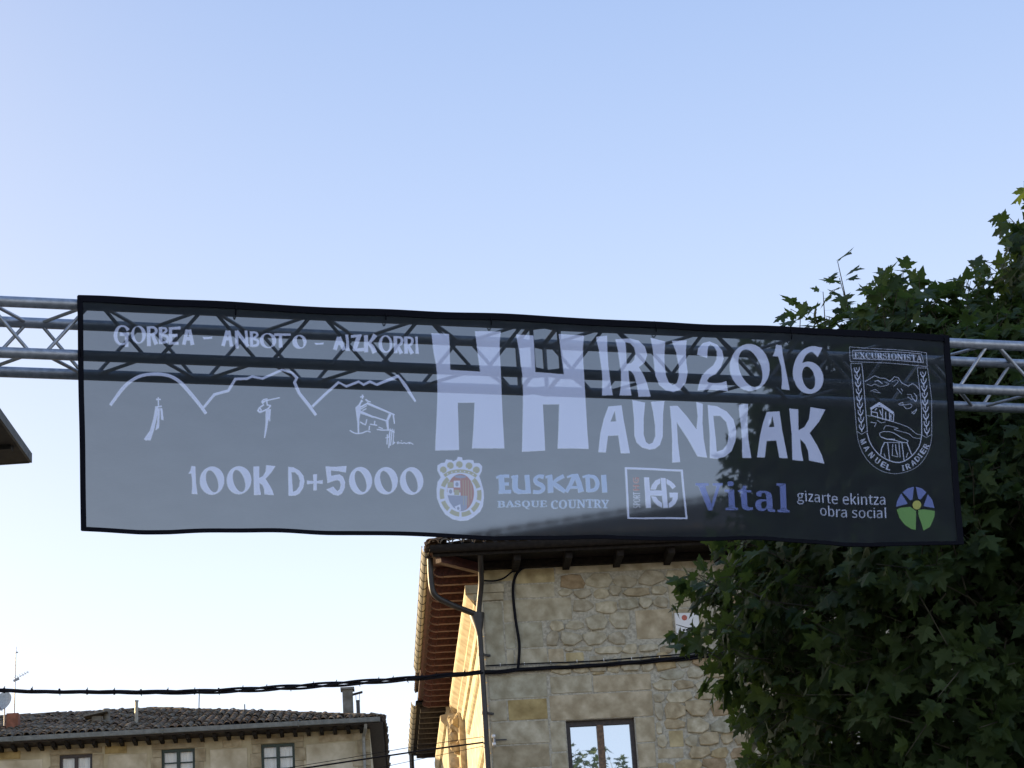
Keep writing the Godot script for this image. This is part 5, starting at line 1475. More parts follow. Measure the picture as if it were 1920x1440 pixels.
	[0, [1718.4, 113.4, 1718.8, 122.2, 1717.4, 131.1, 1714.2, 139.4, 1709.3, 146.9, 1703.1, 153.2, 1695.8, 157.9, 1687.8, 160.8, 1679.5, 161.8, 1671.4, 160.8, 1663.7, 157.9, 1657, 153.2, 1651.5, 147, 1647.5, 139.6, 1645.3, 131.3, 1644.8, 122.5, 1646.3, 113.7, 1649.4, 105.3, 1654.3, 97.8, 1660.4, 91.5, 1667.7, 86.7, 1675.7, 83.8, 1684, 82.7, 1692.2, 83.7, 1699.8, 86.6, 1706.6, 91.3, 1712.1, 97.5, 1716.1, 105.1], [1696.6, 118.7, 1697.4, 124.9, 1697.4, 131, 1696.6, 136.7, 1695, 141.7, 1692.7, 145.8, 1689.8, 148.7, 1686.4, 150.4, 1682.9, 150.6, 1679.2, 149.5, 1675.6, 147.1, 1672.3, 143.4, 1669.4, 138.8, 1667.2, 133.3, 1665.6, 127.3, 1664.8, 121.1, 1664.8, 115, 1665.6, 109.3, 1667.2, 104.3, 1669.5, 100.2, 1672.4, 97.2, 1675.7, 95.6, 1679.3, 95.3, 1683, 96.4, 1686.6, 98.8, 1689.9, 102.5, 1692.8, 107.2, 1695.1, 112.7]],
	[0, [1719.9, 46.2, 1714.5, 45.6, 1708.5, 44.6, 1701.8, 43.6, 1694.6, 43.7, 1687.8, 45.2, 1681.5, 47.6, 1675.5, 50.8, 1669.9, 54.8, 1664.6, 59.7, 1659.6, 65.4, 1655, 71.7, 1651.1, 78.3, 1647.9, 85.4, 1645.2, 92.9, 1643.2, 100.5, 1641.8, 107.9, 1641.4, 114.9, 1641.9, 121.2, 1642.7, 126.5, 1643.3, 131.6, 1662.8, 127.7, 1662.1, 122.2, 1661.4, 117.2, 1661.1, 112.7, 1661.2, 108.2, 1662.1, 102.7, 1663.6, 96.5, 1665.5, 90.2, 1667.6, 84.5, 1670, 79, 1672.8, 73.7, 1675.8, 68.8, 1679.1, 65, 1682.5, 62.1, 1686.3, 59.7, 1690.1, 58.3, 1693.3, 58.3, 1695.8, 59.7, 1698.8, 62.6, 1702.6, 66.6, 1706.8, 70.4]],
	[0, [1185.2, 209.6, 1216.8, 205.5, 1219.7, 239.7, 1230.7, 319.9, 1209.2, 320.5, 1205.3, 278.1, 1180.4, 280, 1173.5, 319.4, 1155.7, 319.3, 1163.1, 274.1, 1173.4, 238.2], [1200.3, 218.3, 1201.8, 244.7, 1188, 246.1]],
	[0, [1243.6, 191.7, 1274.3, 196.7, 1268.8, 235.1, 1266.6, 273.9, 1271.1, 291.5, 1278.4, 296.7, 1287.6, 292.5, 1295.4, 276, 1296.1, 249.2, 1292.9, 216.4, 1288.6, 194.1, 1321.4, 190.8, 1316.8, 221.6, 1313.5, 275.5, 1305.5, 296.5, 1292.9, 306.3, 1279.3, 309.1, 1261.4, 305.1, 1248.5, 293.7, 1244.2, 277.5, 1245.6, 235.9]],
	[0, [1334.5, 202.4, 1352.7, 200.9, 1374.3, 225.7, 1396.4, 256.5, 1401.1, 224.8, 1399.3, 190.2, 1414.9, 194.2, 1411.9, 239.5, 1412.6, 278.4, 1418.4, 323.6, 1396, 320.6, 1374.5, 279.6, 1349.2, 240, 1349.7, 289.2, 1352.8, 335.1, 1333.6, 337.1, 1336.5, 280.7, 1336.4, 241.9]],
	[0, [1427.1, 196.2, 1449, 198.5, 1472.9, 210.4, 1488.8, 229.5, 1494.2, 255, 1490.5, 282.1, 1479.9, 306.4, 1460.7, 321.8, 1442.1, 326.2, 1425.4, 324.3, 1428.4, 269], [1439.2, 222.1, 1457, 221.5, 1470.9, 236.1, 1475.7, 261.6, 1470.2, 288.7, 1458.6, 303.4, 1443, 308.9, 1442.3, 277.6]],
	[0, [1503.1, 194.2, 1526.4, 191, 1522.7, 236, 1522.8, 278.2, 1527.6, 322.4, 1505.1, 322.7, 1507.4, 266.6]],
	[0, [1571.2, 210.1, 1603.1, 207.6, 1606.8, 251.5, 1616, 321.2, 1595.5, 321.1, 1590.5, 279.2, 1567.1, 280.8, 1560.2, 320.6, 1541.4, 320.2, 1551.5, 268.3, 1560.3, 237.8], [1584.9, 220.3, 1588.1, 246, 1574.4, 247]],
	[0, [1627.9, 199.7, 1650.4, 200.5, 1648, 251.7, 1663.5, 243, 1675.7, 223.5, 1681.5, 194.2, 1718.4, 198.5, 1700.5, 228.8, 1675.8, 257, 1692.3, 285.3, 1703.4, 309.2, 1708.5, 328.6, 1669.6, 323.6, 1668.8, 301.1, 1662.6, 284.6, 1650.7, 272.9, 1651.4, 298.5, 1654.7, 326.1, 1627.3, 324.8, 1630.1, 262.9]],
	[0, [235.8, 373.4, 244.1, 374, 244.2, 394.9, 245.2, 417, 247.3, 435.3, 235.2, 434.1, 236.9, 417.2, 236.3, 401, 235.4, 390, 229, 389.9, 233.4, 383.4]],
	[0, [306, 404.8, 305.2, 411.8, 303.1, 418.4, 299.8, 424.4, 295.5, 429.5, 290.4, 433.3, 284.7, 435.7, 278.8, 436.6, 273, 436, 267.4, 433.8, 262.5, 430.2, 258.5, 425.4, 255.4, 419.5, 253.6, 413, 253.1, 406.1, 253.9, 399.1, 256, 392.4, 259.3, 386.4, 263.6, 381.3, 268.7, 377.5, 274.3, 375, 280.2, 374.1, 286.1, 374.7, 291.7, 376.9, 296.6, 380.5, 300.7, 385.4, 303.7, 391.2, 305.5, 397.8], [291.3, 403.1, 292.5, 408.7, 293.1, 414.1, 293, 419.2, 292.2, 423.7, 290.8, 427.3, 288.8, 429.9, 286.4, 431.4, 283.6, 431.6, 280.7, 430.7, 277.7, 428.5, 274.8, 425.3, 272.1, 421.1, 269.8, 416.3, 268, 410.9, 266.8, 405.4, 266.2, 400, 266.3, 394.9, 267.1, 390.4, 268.5, 386.8, 270.5, 384.1, 272.9, 382.6, 275.6, 382.4, 278.6, 383.3, 281.6, 385.5, 284.5, 388.8, 287.2, 392.9, 289.5, 397.8]],
	[0, [364.3, 403.4, 363.5, 410.4, 361.4, 417.1, 358, 423.1, 353.7, 428.1, 348.5, 432, 342.9, 434.4, 336.9, 435.3, 331, 434.7, 325.5, 432.5, 320.5, 428.9, 316.4, 424, 313.4, 418.2, 311.6, 411.6, 311.1, 404.7, 311.9, 397.7, 314, 391, 317.3, 384.9, 321.7, 379.8, 326.8, 376, 332.5, 373.5, 338.4, 372.5, 344.3, 373.2, 349.9, 375.4, 354.9, 379, 359, 383.9, 362, 389.8, 363.8, 396.4], [349.5, 401.7, 350.7, 407.3, 351.3, 412.7, 351.2, 417.8, 350.4, 422.3, 349, 426, 347, 428.6, 344.5, 430.1, 341.8, 430.3, 338.8, 429.3, 335.8, 427.2, 332.8, 423.9, 330.2, 419.8, 327.9, 414.9, 326.1, 409.6, 324.9, 404, 324.3, 398.6, 324.4, 393.4, 325.2, 388.9, 326.6, 385.3, 328.6, 382.6, 331, 381.1, 333.8, 380.9, 336.7, 381.9, 339.8, 384, 342.7, 387.3, 345.4, 391.5, 347.7, 396.4]],
	[0, [369.9, 373.2, 382.2, 372.4, 381.6, 398.9, 389.7, 394.3, 396.1, 383.7, 397.9, 369.2, 418, 370.5, 408.1, 385.6, 395.1, 400.4, 404.4, 416.2, 409.2, 426.5, 411.9, 437.1, 392, 435.7, 391.6, 423.9, 388, 414.4, 381.7, 410.1, 382, 422.6, 384, 436.9, 369.3, 437.3]],
	[0, [446.1, 370.8, 457.5, 371.7, 470.5, 378.8, 479, 390.6, 480.9, 402.5, 477.5, 417.5, 469.1, 430.3, 458.7, 436, 444.7, 436.3], [452.8, 383, 460.8, 382.8, 468, 390.1, 471.3, 401.2, 468.8, 414.7, 462.7, 423.5, 454.8, 427.6]],
	[0, [500.1, 387.1, 508.8, 386.1, 507.8, 401.8, 507.5, 422, 500.1, 422.4, 501, 403.5]],
	[0, [486.3, 400.6, 503.7, 402.2, 521.1, 399.7, 520.5, 407.5, 503.5, 406.4, 486.5, 408.9]],
	[0, [527.9, 368.7, 551.9, 369.2, 574.5, 366.7, 572.7, 381.5, 557.5, 378.9, 539.1, 377.8, 540.2, 390.3, 549.9, 387.6, 558.8, 386.5, 566.1, 391.4, 570.4, 403.3, 569, 416.8, 562.7, 428.9, 554.4, 433.6, 544.1, 431.6, 528.5, 420.5, 543.5, 413.7, 552.5, 424.2, 558.1, 419.3, 561.1, 409.5, 558.6, 401.3, 553.2, 398.9, 542.1, 401.7, 531.6, 406]],
	[0, [631.8, 398.1, 630.9, 405, 628.8, 411.7, 625.5, 417.6, 621.2, 422.6, 616.1, 426.5, 610.5, 428.9, 604.7, 429.8, 598.9, 429.1, 593.5, 427, 588.7, 423.4, 584.7, 418.6, 581.8, 412.8, 580.1, 406.2, 579.6, 399.3, 580.5, 392.4, 582.6, 385.8, 585.9, 379.8, 590.2, 374.7, 595.2, 370.9, 600.8, 368.4, 606.7, 367.5, 612.4, 368.1, 617.9, 370.3, 622.7, 373.9, 626.7, 378.8, 629.6, 384.6, 631.4, 391.2], [617.2, 396.2, 618.5, 401.6, 619.1, 407, 619.1, 412, 618.4, 416.4, 617, 419.9, 615.1, 422.5, 612.8, 424, 610, 424.3, 607.1, 423.4, 604.1, 421.3, 601.2, 418.2, 598.5, 414.1, 596.2, 409.4, 594.3, 404.2, 593.1, 398.8, 592.4, 393.5, 592.5, 388.5, 593.2, 384.1, 594.5, 380.5, 596.4, 377.8, 598.8, 376.3, 601.5, 376, 604.5, 377, 607.5, 379.1, 610.4, 382.2, 613.1, 386.3, 615.4, 391]],
	[0, [689.5, 397, 688.6, 404, 686.5, 410.6, 683.1, 416.6, 678.8, 421.6, 673.7, 425.5, 668.1, 427.9, 662.2, 428.8, 656.4, 428.1, 650.9, 426, 646.1, 422.4, 642.1, 417.5, 639.2, 411.7, 637.5, 405.2, 637, 398.3, 637.9, 391.3, 640.1, 384.6, 643.4, 378.6, 647.7, 373.6, 652.8, 369.7, 658.4, 367.3, 664.3, 366.3, 670.1, 367, 675.6, 369.1, 680.4, 372.7, 684.4, 377.6, 687.4, 383.5, 689.1, 390], [674.9, 395.1, 676.1, 400.5, 676.8, 405.9, 676.7, 410.9, 676, 415.3, 674.6, 418.9, 672.7, 421.5, 670.3, 423, 667.6, 423.3, 664.6, 422.4, 661.6, 420.3, 658.7, 417.1, 656, 413.1, 653.6, 408.3, 651.8, 403.1, 650.5, 397.7, 649.9, 392.4, 650, 387.3, 650.7, 382.9, 652, 379.3, 654, 376.7, 656.3, 375.2, 659.1, 374.9, 662, 375.8, 665.1, 377.9, 668, 381.1, 670.7, 385.1, 673, 389.9]],
	[0, [747.5, 395.9, 746.6, 402.9, 744.4, 409.6, 741, 415.6, 736.6, 420.6, 731.5, 424.4, 725.8, 426.9, 719.9, 427.8, 714.1, 427.1, 708.6, 425, 703.7, 421.4, 699.7, 416.5, 696.8, 410.7, 695.1, 404.1, 694.6, 397.2, 695.5, 390.2, 697.7, 383.5, 701, 377.5, 705.4, 372.4, 710.5, 368.5, 716.2, 366.1, 722.1, 365.1, 728, 365.8, 733.5, 367.9, 738.4, 371.6, 742.4, 376.4, 745.3, 382.3, 747, 388.9], [732.7, 394, 734, 399.5, 734.6, 404.8, 734.6, 409.9, 733.8, 414.3, 732.4, 417.9, 730.5, 420.5, 728.1, 422, 725.3, 422.3, 722.4, 421.4, 719.3, 419.3, 716.4, 416.1, 713.7, 412.1, 711.3, 407.3, 709.5, 402.1, 708.2, 396.6, 707.6, 391.2, 707.7, 386.2, 708.4, 381.8, 709.8, 378.1, 711.7, 375.5, 714.1, 374, 716.9, 373.7, 719.8, 374.6, 722.9, 376.7, 725.8, 379.9, 728.5, 384, 730.9, 388.8]],
	[0, [825.3, 343, 828.3, 336.4, 838, 337.2, 838.9, 343.7, 851.9, 342.3, 862.8, 343.1, 864.7, 349.6, 876.6, 349.9, 882.5, 356.7, 881.4, 367.6, 875.5, 378.6, 879.4, 391.5, 884, 410.8, 884.5, 425.9, 881.6, 445.3, 874.6, 458.3, 858.9, 471.4, 845.6, 479.2, 828.2, 481.6, 811.1, 478.8, 794.3, 468.5, 784.1, 451.6, 777.3, 432.5, 777, 413.3, 780.2, 396, 787.7, 385.1, 780.7, 370.2, 781.1, 358.3, 789.9, 352.2, 797.5, 351.3, 801, 343.7, 814, 344.4, 817.1, 347.6]],
	[6, [864.8, 382.8, 867.6, 385.7, 870.1, 388.8, 872.3, 392.2, 874.2, 395.8, 875.9, 399.6, 877.2, 403.5, 867.6, 407.2, 866.6, 404.1, 865.3, 401.1, 863.8, 398.2, 862, 395.5, 860, 393, 857.8, 390.6]],
	[6, [878.6, 409.5, 879.1, 413.7, 879.3, 417.9, 879.2, 422.2, 878.8, 426.4, 878, 430.6, 876.9, 434.8, 867.4, 432.1, 868.3, 428.8, 868.9, 425.5, 869.2, 422.1, 869.3, 418.7, 869.2, 415.3, 868.7, 412]],
	[6, [874.7, 440.7, 872.8, 444.6, 870.7, 448.3, 868.2, 451.8, 865.6, 455.1, 862.7, 458.2, 859.5, 461, 853.7, 453.1, 856.1, 450.8, 858.4, 448.4, 860.6, 445.7, 862.5, 442.9, 864.2, 439.9, 865.6, 436.9]],
	[6, [854.6, 464.7, 851, 466.8, 847.3, 468.6, 843.5, 470.1, 839.6, 471.3, 835.7, 472.1, 831.7, 472.5, 831.6, 462.3, 834.8, 461.9, 837.9, 461.3, 841, 460.4, 844, 459.2, 846.9, 457.7, 849.7, 456]],
	[6, [825.9, 472.6, 822, 472.2, 818.1, 471.5, 814.3, 470.4, 810.7, 469, 807.1, 467.3, 803.8, 465.2, 809.4, 456.5, 812.1, 458.1, 814.9, 459.5, 817.8, 460.6, 820.8, 461.5, 823.8, 462.1, 827, 462.4]],
	[6, [799.2, 461.7, 796.4, 458.9, 793.8, 455.9, 791.4, 452.7, 789.3, 449.2, 787.5, 445.6, 786, 441.8, 795.4, 437.7, 796.6, 440.8, 798, 443.7, 799.6, 446.4, 801.5, 449, 803.6, 451.4, 805.8, 453.6]],
	[6, [784.4, 435.9, 783.7, 431.8, 783.3, 427.6, 783.3, 423.4, 783.5, 419.2, 784.1, 415, 785, 410.8, 794.6, 413, 793.8, 416.3, 793.4, 419.7, 793.2, 423.1, 793.2, 426.4, 793.5, 429.8, 794.1, 433.1]],
	[6, [787, 404.8, 788.6, 400.9, 790.6, 397, 792.9, 393.4, 795.4, 390, 798.2, 386.7, 801.1, 383.7, 807.4, 391.4, 805, 393.8, 802.8, 396.4, 800.8, 399.1, 799, 402, 797.4, 405, 796.1, 408.2]],
	[5, [832.7, 375.7, 836.9, 376, 841, 377.1, 844.9, 378.9, 848.6, 381.5, 851.9, 384.8, 854.8, 388.6, 857.3, 393.1, 859.3, 397.9, 860.8, 403.2, 861.8, 408.7, 862.1, 414.4, 861.9, 420.2, 861.1, 425.9, 859.7, 431.5, 857.8, 436.8, 855.4, 441.8, 852.6, 446.3, 849.4, 450.2, 845.8, 453.6, 841.9, 456.3, 837.9, 458.3, 833.7, 459.6, 829.5, 460.1, 829.5, 459.2]],
	[5, [800.2, 418.7, 800.9, 411.4, 802.6, 404.3, 805.1, 397.6, 808.4, 391.5, 812.4, 386.1, 817, 381.8, 822, 378.6, 827.3, 376.5, 832.7, 375.7, 831.1, 418]],
	[7, [801.2, 425.6, 846.6, 424.6, 844.5, 452.5, 835.6, 459.5, 826.9, 460.1, 814.2, 453.1, 805, 440.5]],
	[0, [816.5, 391.9, 831.2, 390.9, 830.7, 406.6, 816, 407]],
	[6, [802.4, 395.5, 815.5, 395.2, 815.1, 407, 801.9, 407.3]],
	[0, [801.4, 408.8, 815.5, 408.5, 815.3, 424.2, 801.3, 424.5]],
	[6, [817, 412.3, 828.7, 412.1, 828.3, 423.9, 816.6, 424.2]],
	[7, [827.7, 399.6, 826.8, 402.7, 824.8, 404.6, 822.4, 404.6, 820.5, 402.8, 819.9, 399.8, 820.7, 396.7, 822.8, 394.8, 825.2, 394.7, 827, 396.6]],
	[7, [812.3, 416.7, 811.5, 419.8, 809.5, 421.7, 807.1, 421.8, 805.2, 419.9, 804.6, 416.9, 805.4, 413.9, 807.4, 412, 809.8, 411.9, 811.7, 413.7]],
	[0, [816.5, 450.9, 829.7, 444.2, 830.2, 459.2, 820.9, 458.5]],
	[7, [827.6, 453.9, 826.9, 456.2, 825.3, 457.6, 823.5, 457.6, 822, 456.3, 821.5, 454, 822.2, 451.8, 823.7, 450.3, 825.6, 450.3, 827.1, 451.7]],
	[7, [845.5, 381.5, 843.6, 383.3, 838.6, 384.6, 831.9, 385.3, 825.2, 385, 820.3, 383.8, 818.6, 382.1, 820.5, 380.4, 825.4, 379, 832.2, 378.4, 838.9, 378.6, 843.7, 379.8]],
	[6, [837.6, 389.2, 836.3, 446.2, 837.6, 446.2, 838.9, 389.2]],
	[6, [843.2, 389.1, 841.9, 446.1, 843.2, 446.1, 844.5, 389.1]],
	[6, [849.3, 389, 848, 446, 849.3, 445.9, 850.6, 388.9]],
	[6, [855.4, 388.8, 854.6, 430.8, 855.9, 430.8, 856.7, 388.8]],
	[6, [801.4, 367.9, 800.3, 371.8, 797.3, 374.7, 793.4, 375.9, 789.5, 374.9, 786.8, 372.2, 785.9, 368.3, 787.1, 364.4, 790, 361.4, 794, 360.3, 797.8, 361.2, 800.5, 364]],
	[0, [791.1, 374.6, 790.4, 376, 789, 376.6, 787.7, 376.1, 787.2, 374.7, 787.8, 373.3, 789.2, 372.7, 790.5, 373.3]],
	[6, [818, 357.3, 816.8, 361.2, 813.9, 364.2, 810, 365.3, 806.1, 364.4, 803.4, 361.6, 802.5, 357.7, 803.6, 353.8, 806.6, 350.8, 810.5, 349.7, 814.4, 350.6, 817.1, 353.4]],
	[0, [807.6, 364.1, 807, 365.5, 805.6, 366.1, 804.3, 365.5, 803.7, 364.2, 804.4, 362.8, 805.8, 362.2, 807.1, 362.7]],
	[6, [838.7, 353.9, 837.5, 357.9, 834.6, 360.8, 830.6, 361.9, 826.8, 361, 824, 358.2, 823.1, 354.3, 824.3, 350.4, 827.3, 347.5, 831.2, 346.3, 835.1, 347.3, 837.8, 350.1]],
	[0, [828.3, 360.7, 827.7, 362.1, 826.3, 362.7, 824.9, 362.2, 824.4, 360.8, 825, 359.4, 826.4, 358.8, 827.8, 359.3]],
	[6, [860.7, 356.2, 859.5, 360.1, 856.6, 363, 852.6, 364.2, 848.8, 363.2, 846, 360.5, 845.1, 356.6, 846.3, 352.6, 849.3, 349.7, 853.2, 348.6, 857.1, 349.5, 859.8, 352.3]],
	[0, [850.3, 363, 849.7, 364.3, 848.3, 365, 846.9, 364.4, 846.4, 363.1, 847, 361.7, 848.4, 361.1, 849.8, 361.6]],
	[6, [876.9, 365.1, 875.7, 369, 872.7, 372, 868.8, 373.1, 864.9, 372.2, 862.2, 369.4, 861.3, 365.5, 862.5, 361.6, 865.4, 358.6, 869.4, 357.5, 873.3, 358.4, 876, 361.2]],
	[0, [866.4, 371.9, 865.8, 373.3, 864.4, 373.9, 863, 373.3, 862.5, 372, 863.1, 370.6, 864.6, 370, 865.9, 370.5]],
	[6, [797.2, 384.7, 800.9, 382.3, 804.5, 379.9, 808, 377.8, 811.8, 376.1, 816.4, 374.7, 821.7, 373.6, 827.1, 372.9, 832.4, 372.5, 837.6, 372.6, 843, 373.1, 848.2, 373.9, 852.8, 375, 856.5, 376.5, 859.8, 378.5, 863.3, 380.7, 866.9, 383, 871, 376.6, 867.5, 374.5, 864, 372.1, 860, 369.9, 855.4, 368, 850.1, 366.7, 844.4, 365.8, 838.5, 365.2, 832.7, 365.1, 826.8, 365.5, 820.8, 366.4, 815.1, 367.6, 809.7, 369.2, 804.9, 371.3, 800.8, 373.8, 797.1, 376.2, 793.5, 378.6]],
	[0, [804.6, 376.9, 804.1, 378, 803, 378.4, 801.9, 378, 801.5, 377, 802, 375.9, 803.1, 375.4, 804.2, 375.8]],
	[0, [814.4, 372.7, 813.9, 373.8, 812.9, 374.3, 811.8, 373.9, 811.4, 372.8, 811.9, 371.7, 813, 371.3, 814, 371.7]],
	[0, [824.2, 370.6, 823.7, 371.6, 822.7, 372.1, 821.6, 371.7, 821.2, 370.6, 821.7, 369.5, 822.8, 369.1, 823.8, 369.5]],
	[0, [834, 369.7, 833.5, 370.7, 832.4, 371.2, 831.4, 370.8, 831, 369.7, 831.5, 368.6, 832.5, 368.2, 833.6, 368.6]],
	[0, [843.7, 370.1, 843.2, 371.1, 842.2, 371.6, 841.1, 371.2, 840.7, 370.1, 841.2, 369, 842.3, 368.6, 843.3, 369]],
	[0, [853.4, 371.8, 852.9, 372.8, 851.8, 373.3, 850.8, 372.9, 850.4, 371.8, 850.9, 370.7, 852, 370.3, 853, 370.7]],
	[0, [863, 375.4, 862.6, 376.5, 861.5, 377, 860.4, 376.5, 860, 375.5, 860.5, 374.4, 861.6, 373.9, 862.6, 374.3]],
	[1, [918.9, 377.4, 919, 417.9, 932.6, 416.9, 931.6, 376.4]],
	[1, [914.4, 384.4, 923.7, 382.2, 943.4, 381.9, 943.7, 374.5, 923.2, 375.1, 913, 379.5]],
	[1, [925.9, 399.6, 941.8, 399.7, 942.1, 392.3, 926.1, 393.1]],
	[1, [917.6, 418.4, 946, 417.6, 946.1, 408.9, 917.7, 411.1]],
	[1, [951.8, 375.8, 951.1, 381.5, 950.4, 387.5, 949.8, 393.4, 949.5, 398.5, 949.5, 402.7, 949.7, 406.7, 950.9, 410.9, 953.9, 414.9, 958.6, 417.1, 963.2, 417.7, 967.4, 417.8, 971.3, 418, 973.4, 409.9, 969.7, 408.6, 965.9, 407.4, 963.4, 406.3, 962.6, 405.4, 962.6, 405.1, 962.4, 404.1, 962.3, 401.6, 962.3, 398, 962.5, 393.5, 963.1, 388.1, 963.8, 382.2, 964.5, 376.4]],
	[1, [948.4, 383, 964.4, 380.9, 963.6, 374.4, 947.8, 378.3]],
	[1, [979.3, 375.1, 980.3, 398.1, 980.4, 416.6, 992.3, 415.5, 991.3, 397, 990.7, 374]],
	[1, [961.3, 418.5, 992.1, 416.7, 992.3, 409.4, 961.5, 409.9]],
	[1, [1025.5, 374.3, 1022.5, 374, 1019.2, 373.6, 1015.6, 373.3, 1011.8, 373.6, 1008.2, 375.1, 1004.9, 377, 1001.9, 379.6, 999.7, 382.9, 999.1, 386.9, 999.9, 390.5, 1001.5, 393.6, 1003.8, 396.6, 1007.1, 398.9, 1010.7, 400.5, 1013.6, 401.8, 1015.2, 402.8, 1016.1, 403.8, 1016.8, 405, 1017, 405.6, 1017.2, 405.4, 1017, 406, 1015.6, 407.4, 1013.5, 408.8, 1011.3, 409.6, 1008.8, 409.9, 1005.6, 409.6, 1001.9, 409, 998.1, 408.6, 996.8, 417.3, 1000.5, 417.4, 1004.4, 417.7, 1008.5, 417.8, 1012.6, 417.3, 1016.5, 416.1, 1020, 414.3, 1023.2, 412, 1025.8, 408.9, 1026.7, 404.8, 1026.1, 401.2, 1024.6, 398, 1022.3, 395.1, 1019, 392.8, 1015.5, 391.2, 1012.6, 389.9, 1010.9, 388.8, 1009.8, 387.7, 1008.9, 386.4, 1008.4, 385.4, 1008.3, 385.2, 1008.4, 384.5, 1009.6, 383, 1011.4, 381.7, 1013, 381, 1014.5, 381.1, 1016.8, 381.9, 1019.6, 383.1, 1022.6, 384.1]],
	[1, [1032.2, 375.4, 1031.9, 416, 1044.8, 415, 1043.7, 374.5]],
	[1, [1028.4, 382.5, 1042.8, 379.8, 1041.7, 373.4, 1027.5, 377.4]],
	[1, [1043.9, 398.2, 1047.4, 395.7, 1050.9, 393.1, 1054.2, 390.7, 1057.4, 388.6, 1060.7, 386.8, 1064.2, 385.1, 1067.9, 383.4, 1071.6, 381.6, 1068.2, 373.7, 1064.5, 375.4, 1060.7, 377.1, 1056.8, 379, 1052.9, 381.4, 1049.3, 384.2, 1046, 387.3, 1042.9, 390.4, 1039.8, 393.4]],
	[1, [1041.3, 397.1, 1044.2, 399.7, 1046.9, 402.2, 1049.8, 404.8, 1053.1, 407.3, 1056.8, 409.8, 1060.8, 412.3, 1065, 414.8, 1069.1, 417.2, 1074.2, 410.9, 1070.6, 407.7, 1067.1, 404.4, 1063.6, 401.3, 1060.1, 398.4, 1056.8, 396.1, 1053.5, 394, 1050.3, 392, 1047, 390]],
	[1, [1090.7, 372.9, 1082.1, 393.3, 1070.7, 412.7, 1077.8, 416.6, 1090.3, 397.1, 1100.4, 376.7]],
	[1, [1093.2, 376.7, 1098.9, 396.6, 1102.3, 416.9, 1115.5, 413.5, 1110.6, 392.9, 1103.4, 372.8]],
	[1, [1078.1, 382.6, 1089.2, 379.8, 1102.2, 379.3, 1102.3, 372.7, 1088.5, 373.7, 1077, 378.5]],
	[1, [1083, 407.5, 1105.3, 407, 1105.5, 400.8, 1083.3, 401.4]],
	[1, [1120.8, 374.9, 1121, 414.3, 1131.2, 413.6, 1131.1, 374.1]],
	[1, [1114.5, 382.4, 1131.8, 379.6, 1130.6, 372.7, 1113.7, 377.7]],
	[1, [1127.1, 380.6, 1131.2, 381.3, 1135.3, 381.9, 1138.5, 382.7, 1140.4, 383.9, 1141.8, 385.8, 1143.1, 388.6, 1144, 391.8, 1144.2, 394.4, 1143.9, 397, 1143.1, 400, 1141.7, 402.6, 1140.2, 404.5, 1137.7, 405.9, 1133.7, 407.2, 1128.7, 408.2, 1123.7, 409.4, 1124.6, 415.9, 1129.4, 415.2, 1134.6, 414.7, 1140, 413.8, 1145.2, 411.6, 1149.2, 407.9, 1152.1, 403.4, 1153.8, 398.6, 1154.6, 393.8, 1154, 389, 1152.3, 384.4, 1149.7, 380.1, 1146.2, 376.6, 1141.7, 374.6, 1136.9, 374, 1132.6, 373.9, 1128.5, 373.6]],
	[1, [1159.5, 373.6, 1160, 414.9, 1172.6, 413.8, 1171.6, 372.5]],
	[0, [1217.2, 353.2, 1358.2, 352.9, 1362.4, 470.9, 1219, 473.1], [1222, 357.9, 1353.5, 357.4, 1357.9, 466.9, 1224, 469.6]],
	[0, [1262.3, 375.9, 1274.1, 375.6, 1274.9, 406.1, 1303.6, 405.4, 1302.7, 375.6, 1314.5, 375.3, 1316.2, 446, 1304.5, 446.2, 1303.7, 417.3, 1275.1, 418, 1275.6, 446.8, 1263.8, 447.1]],
	[0, [1300.9, 376.9, 1300.9, 388.4, 1293.9, 393.3, 1289, 403.4, 1276.3, 403.2, 1280.8, 392.6, 1289.1, 382.4]],
	[0, [1317.1, 377.2, 1327.9, 382.4, 1334.9, 388.5, 1338.6, 394.1, 1330.4, 400.5, 1324.4, 393, 1316.8, 388.4]],
	[0, [1277.4, 419.6, 1288.2, 420.1, 1293.2, 428, 1302.1, 434.5, 1302, 445.8, 1290.6, 440.4, 1282.2, 431.1]],
	[0, [1322.1, 409.1, 1343.2, 408.6, 1341.5, 423.2, 1335, 435.2, 1325.7, 443, 1318.5, 445.7, 1318.3, 435.1, 1326.5, 428.2, 1330, 420.4, 1322.8, 420.5]],
	[2, [1884.2, 428.6, 1887.5, 415.1, 1899.6, 396.5, 1915, 421.6]],
	[2, [1903.2, 393.9, 1916.9, 384.5, 1933.6, 380.3, 1928, 411.3, 1921.7, 413.4]],
	[2, [1938.4, 380.2, 1954.5, 384.6, 1964.9, 394.1, 1948.5, 411.5, 1942.5, 409.1]],
	[2, [1968, 398.2, 1978.4, 411.5, 1983.1, 432.3, 1955, 427.4]],
	[3, [1885.4, 435.3, 1896.6, 430.9, 1920.6, 428.8, 1935.3, 439.7, 1931.1, 484.5, 1920.4, 482.5, 1904, 472.3, 1890.9, 455]],
	[3, [1940.6, 436.4, 1957.9, 435.1, 1983.4, 438.7, 1981.3, 453.2, 1968.6, 477.4, 1950.8, 486.4, 1946.9, 469.9, 1939.9, 447.6]],
	[4, [1949.4, 424.4, 1948.2, 428.6, 1945.5, 432.2, 1941.7, 434.6, 1937.3, 435.5, 1933, 434.8, 1929.5, 432.5, 1927.3, 429, 1926.7, 424.8, 1927.9, 420.6, 1930.6, 417, 1934.4, 414.6, 1938.8, 413.7, 1943.1, 414.4, 1946.6, 416.7, 1948.8, 420.2]],
	[0, [1790, 40.5, 1987.6, 46.3, 1987.7, 45.2, 1790.1, 39.5]],
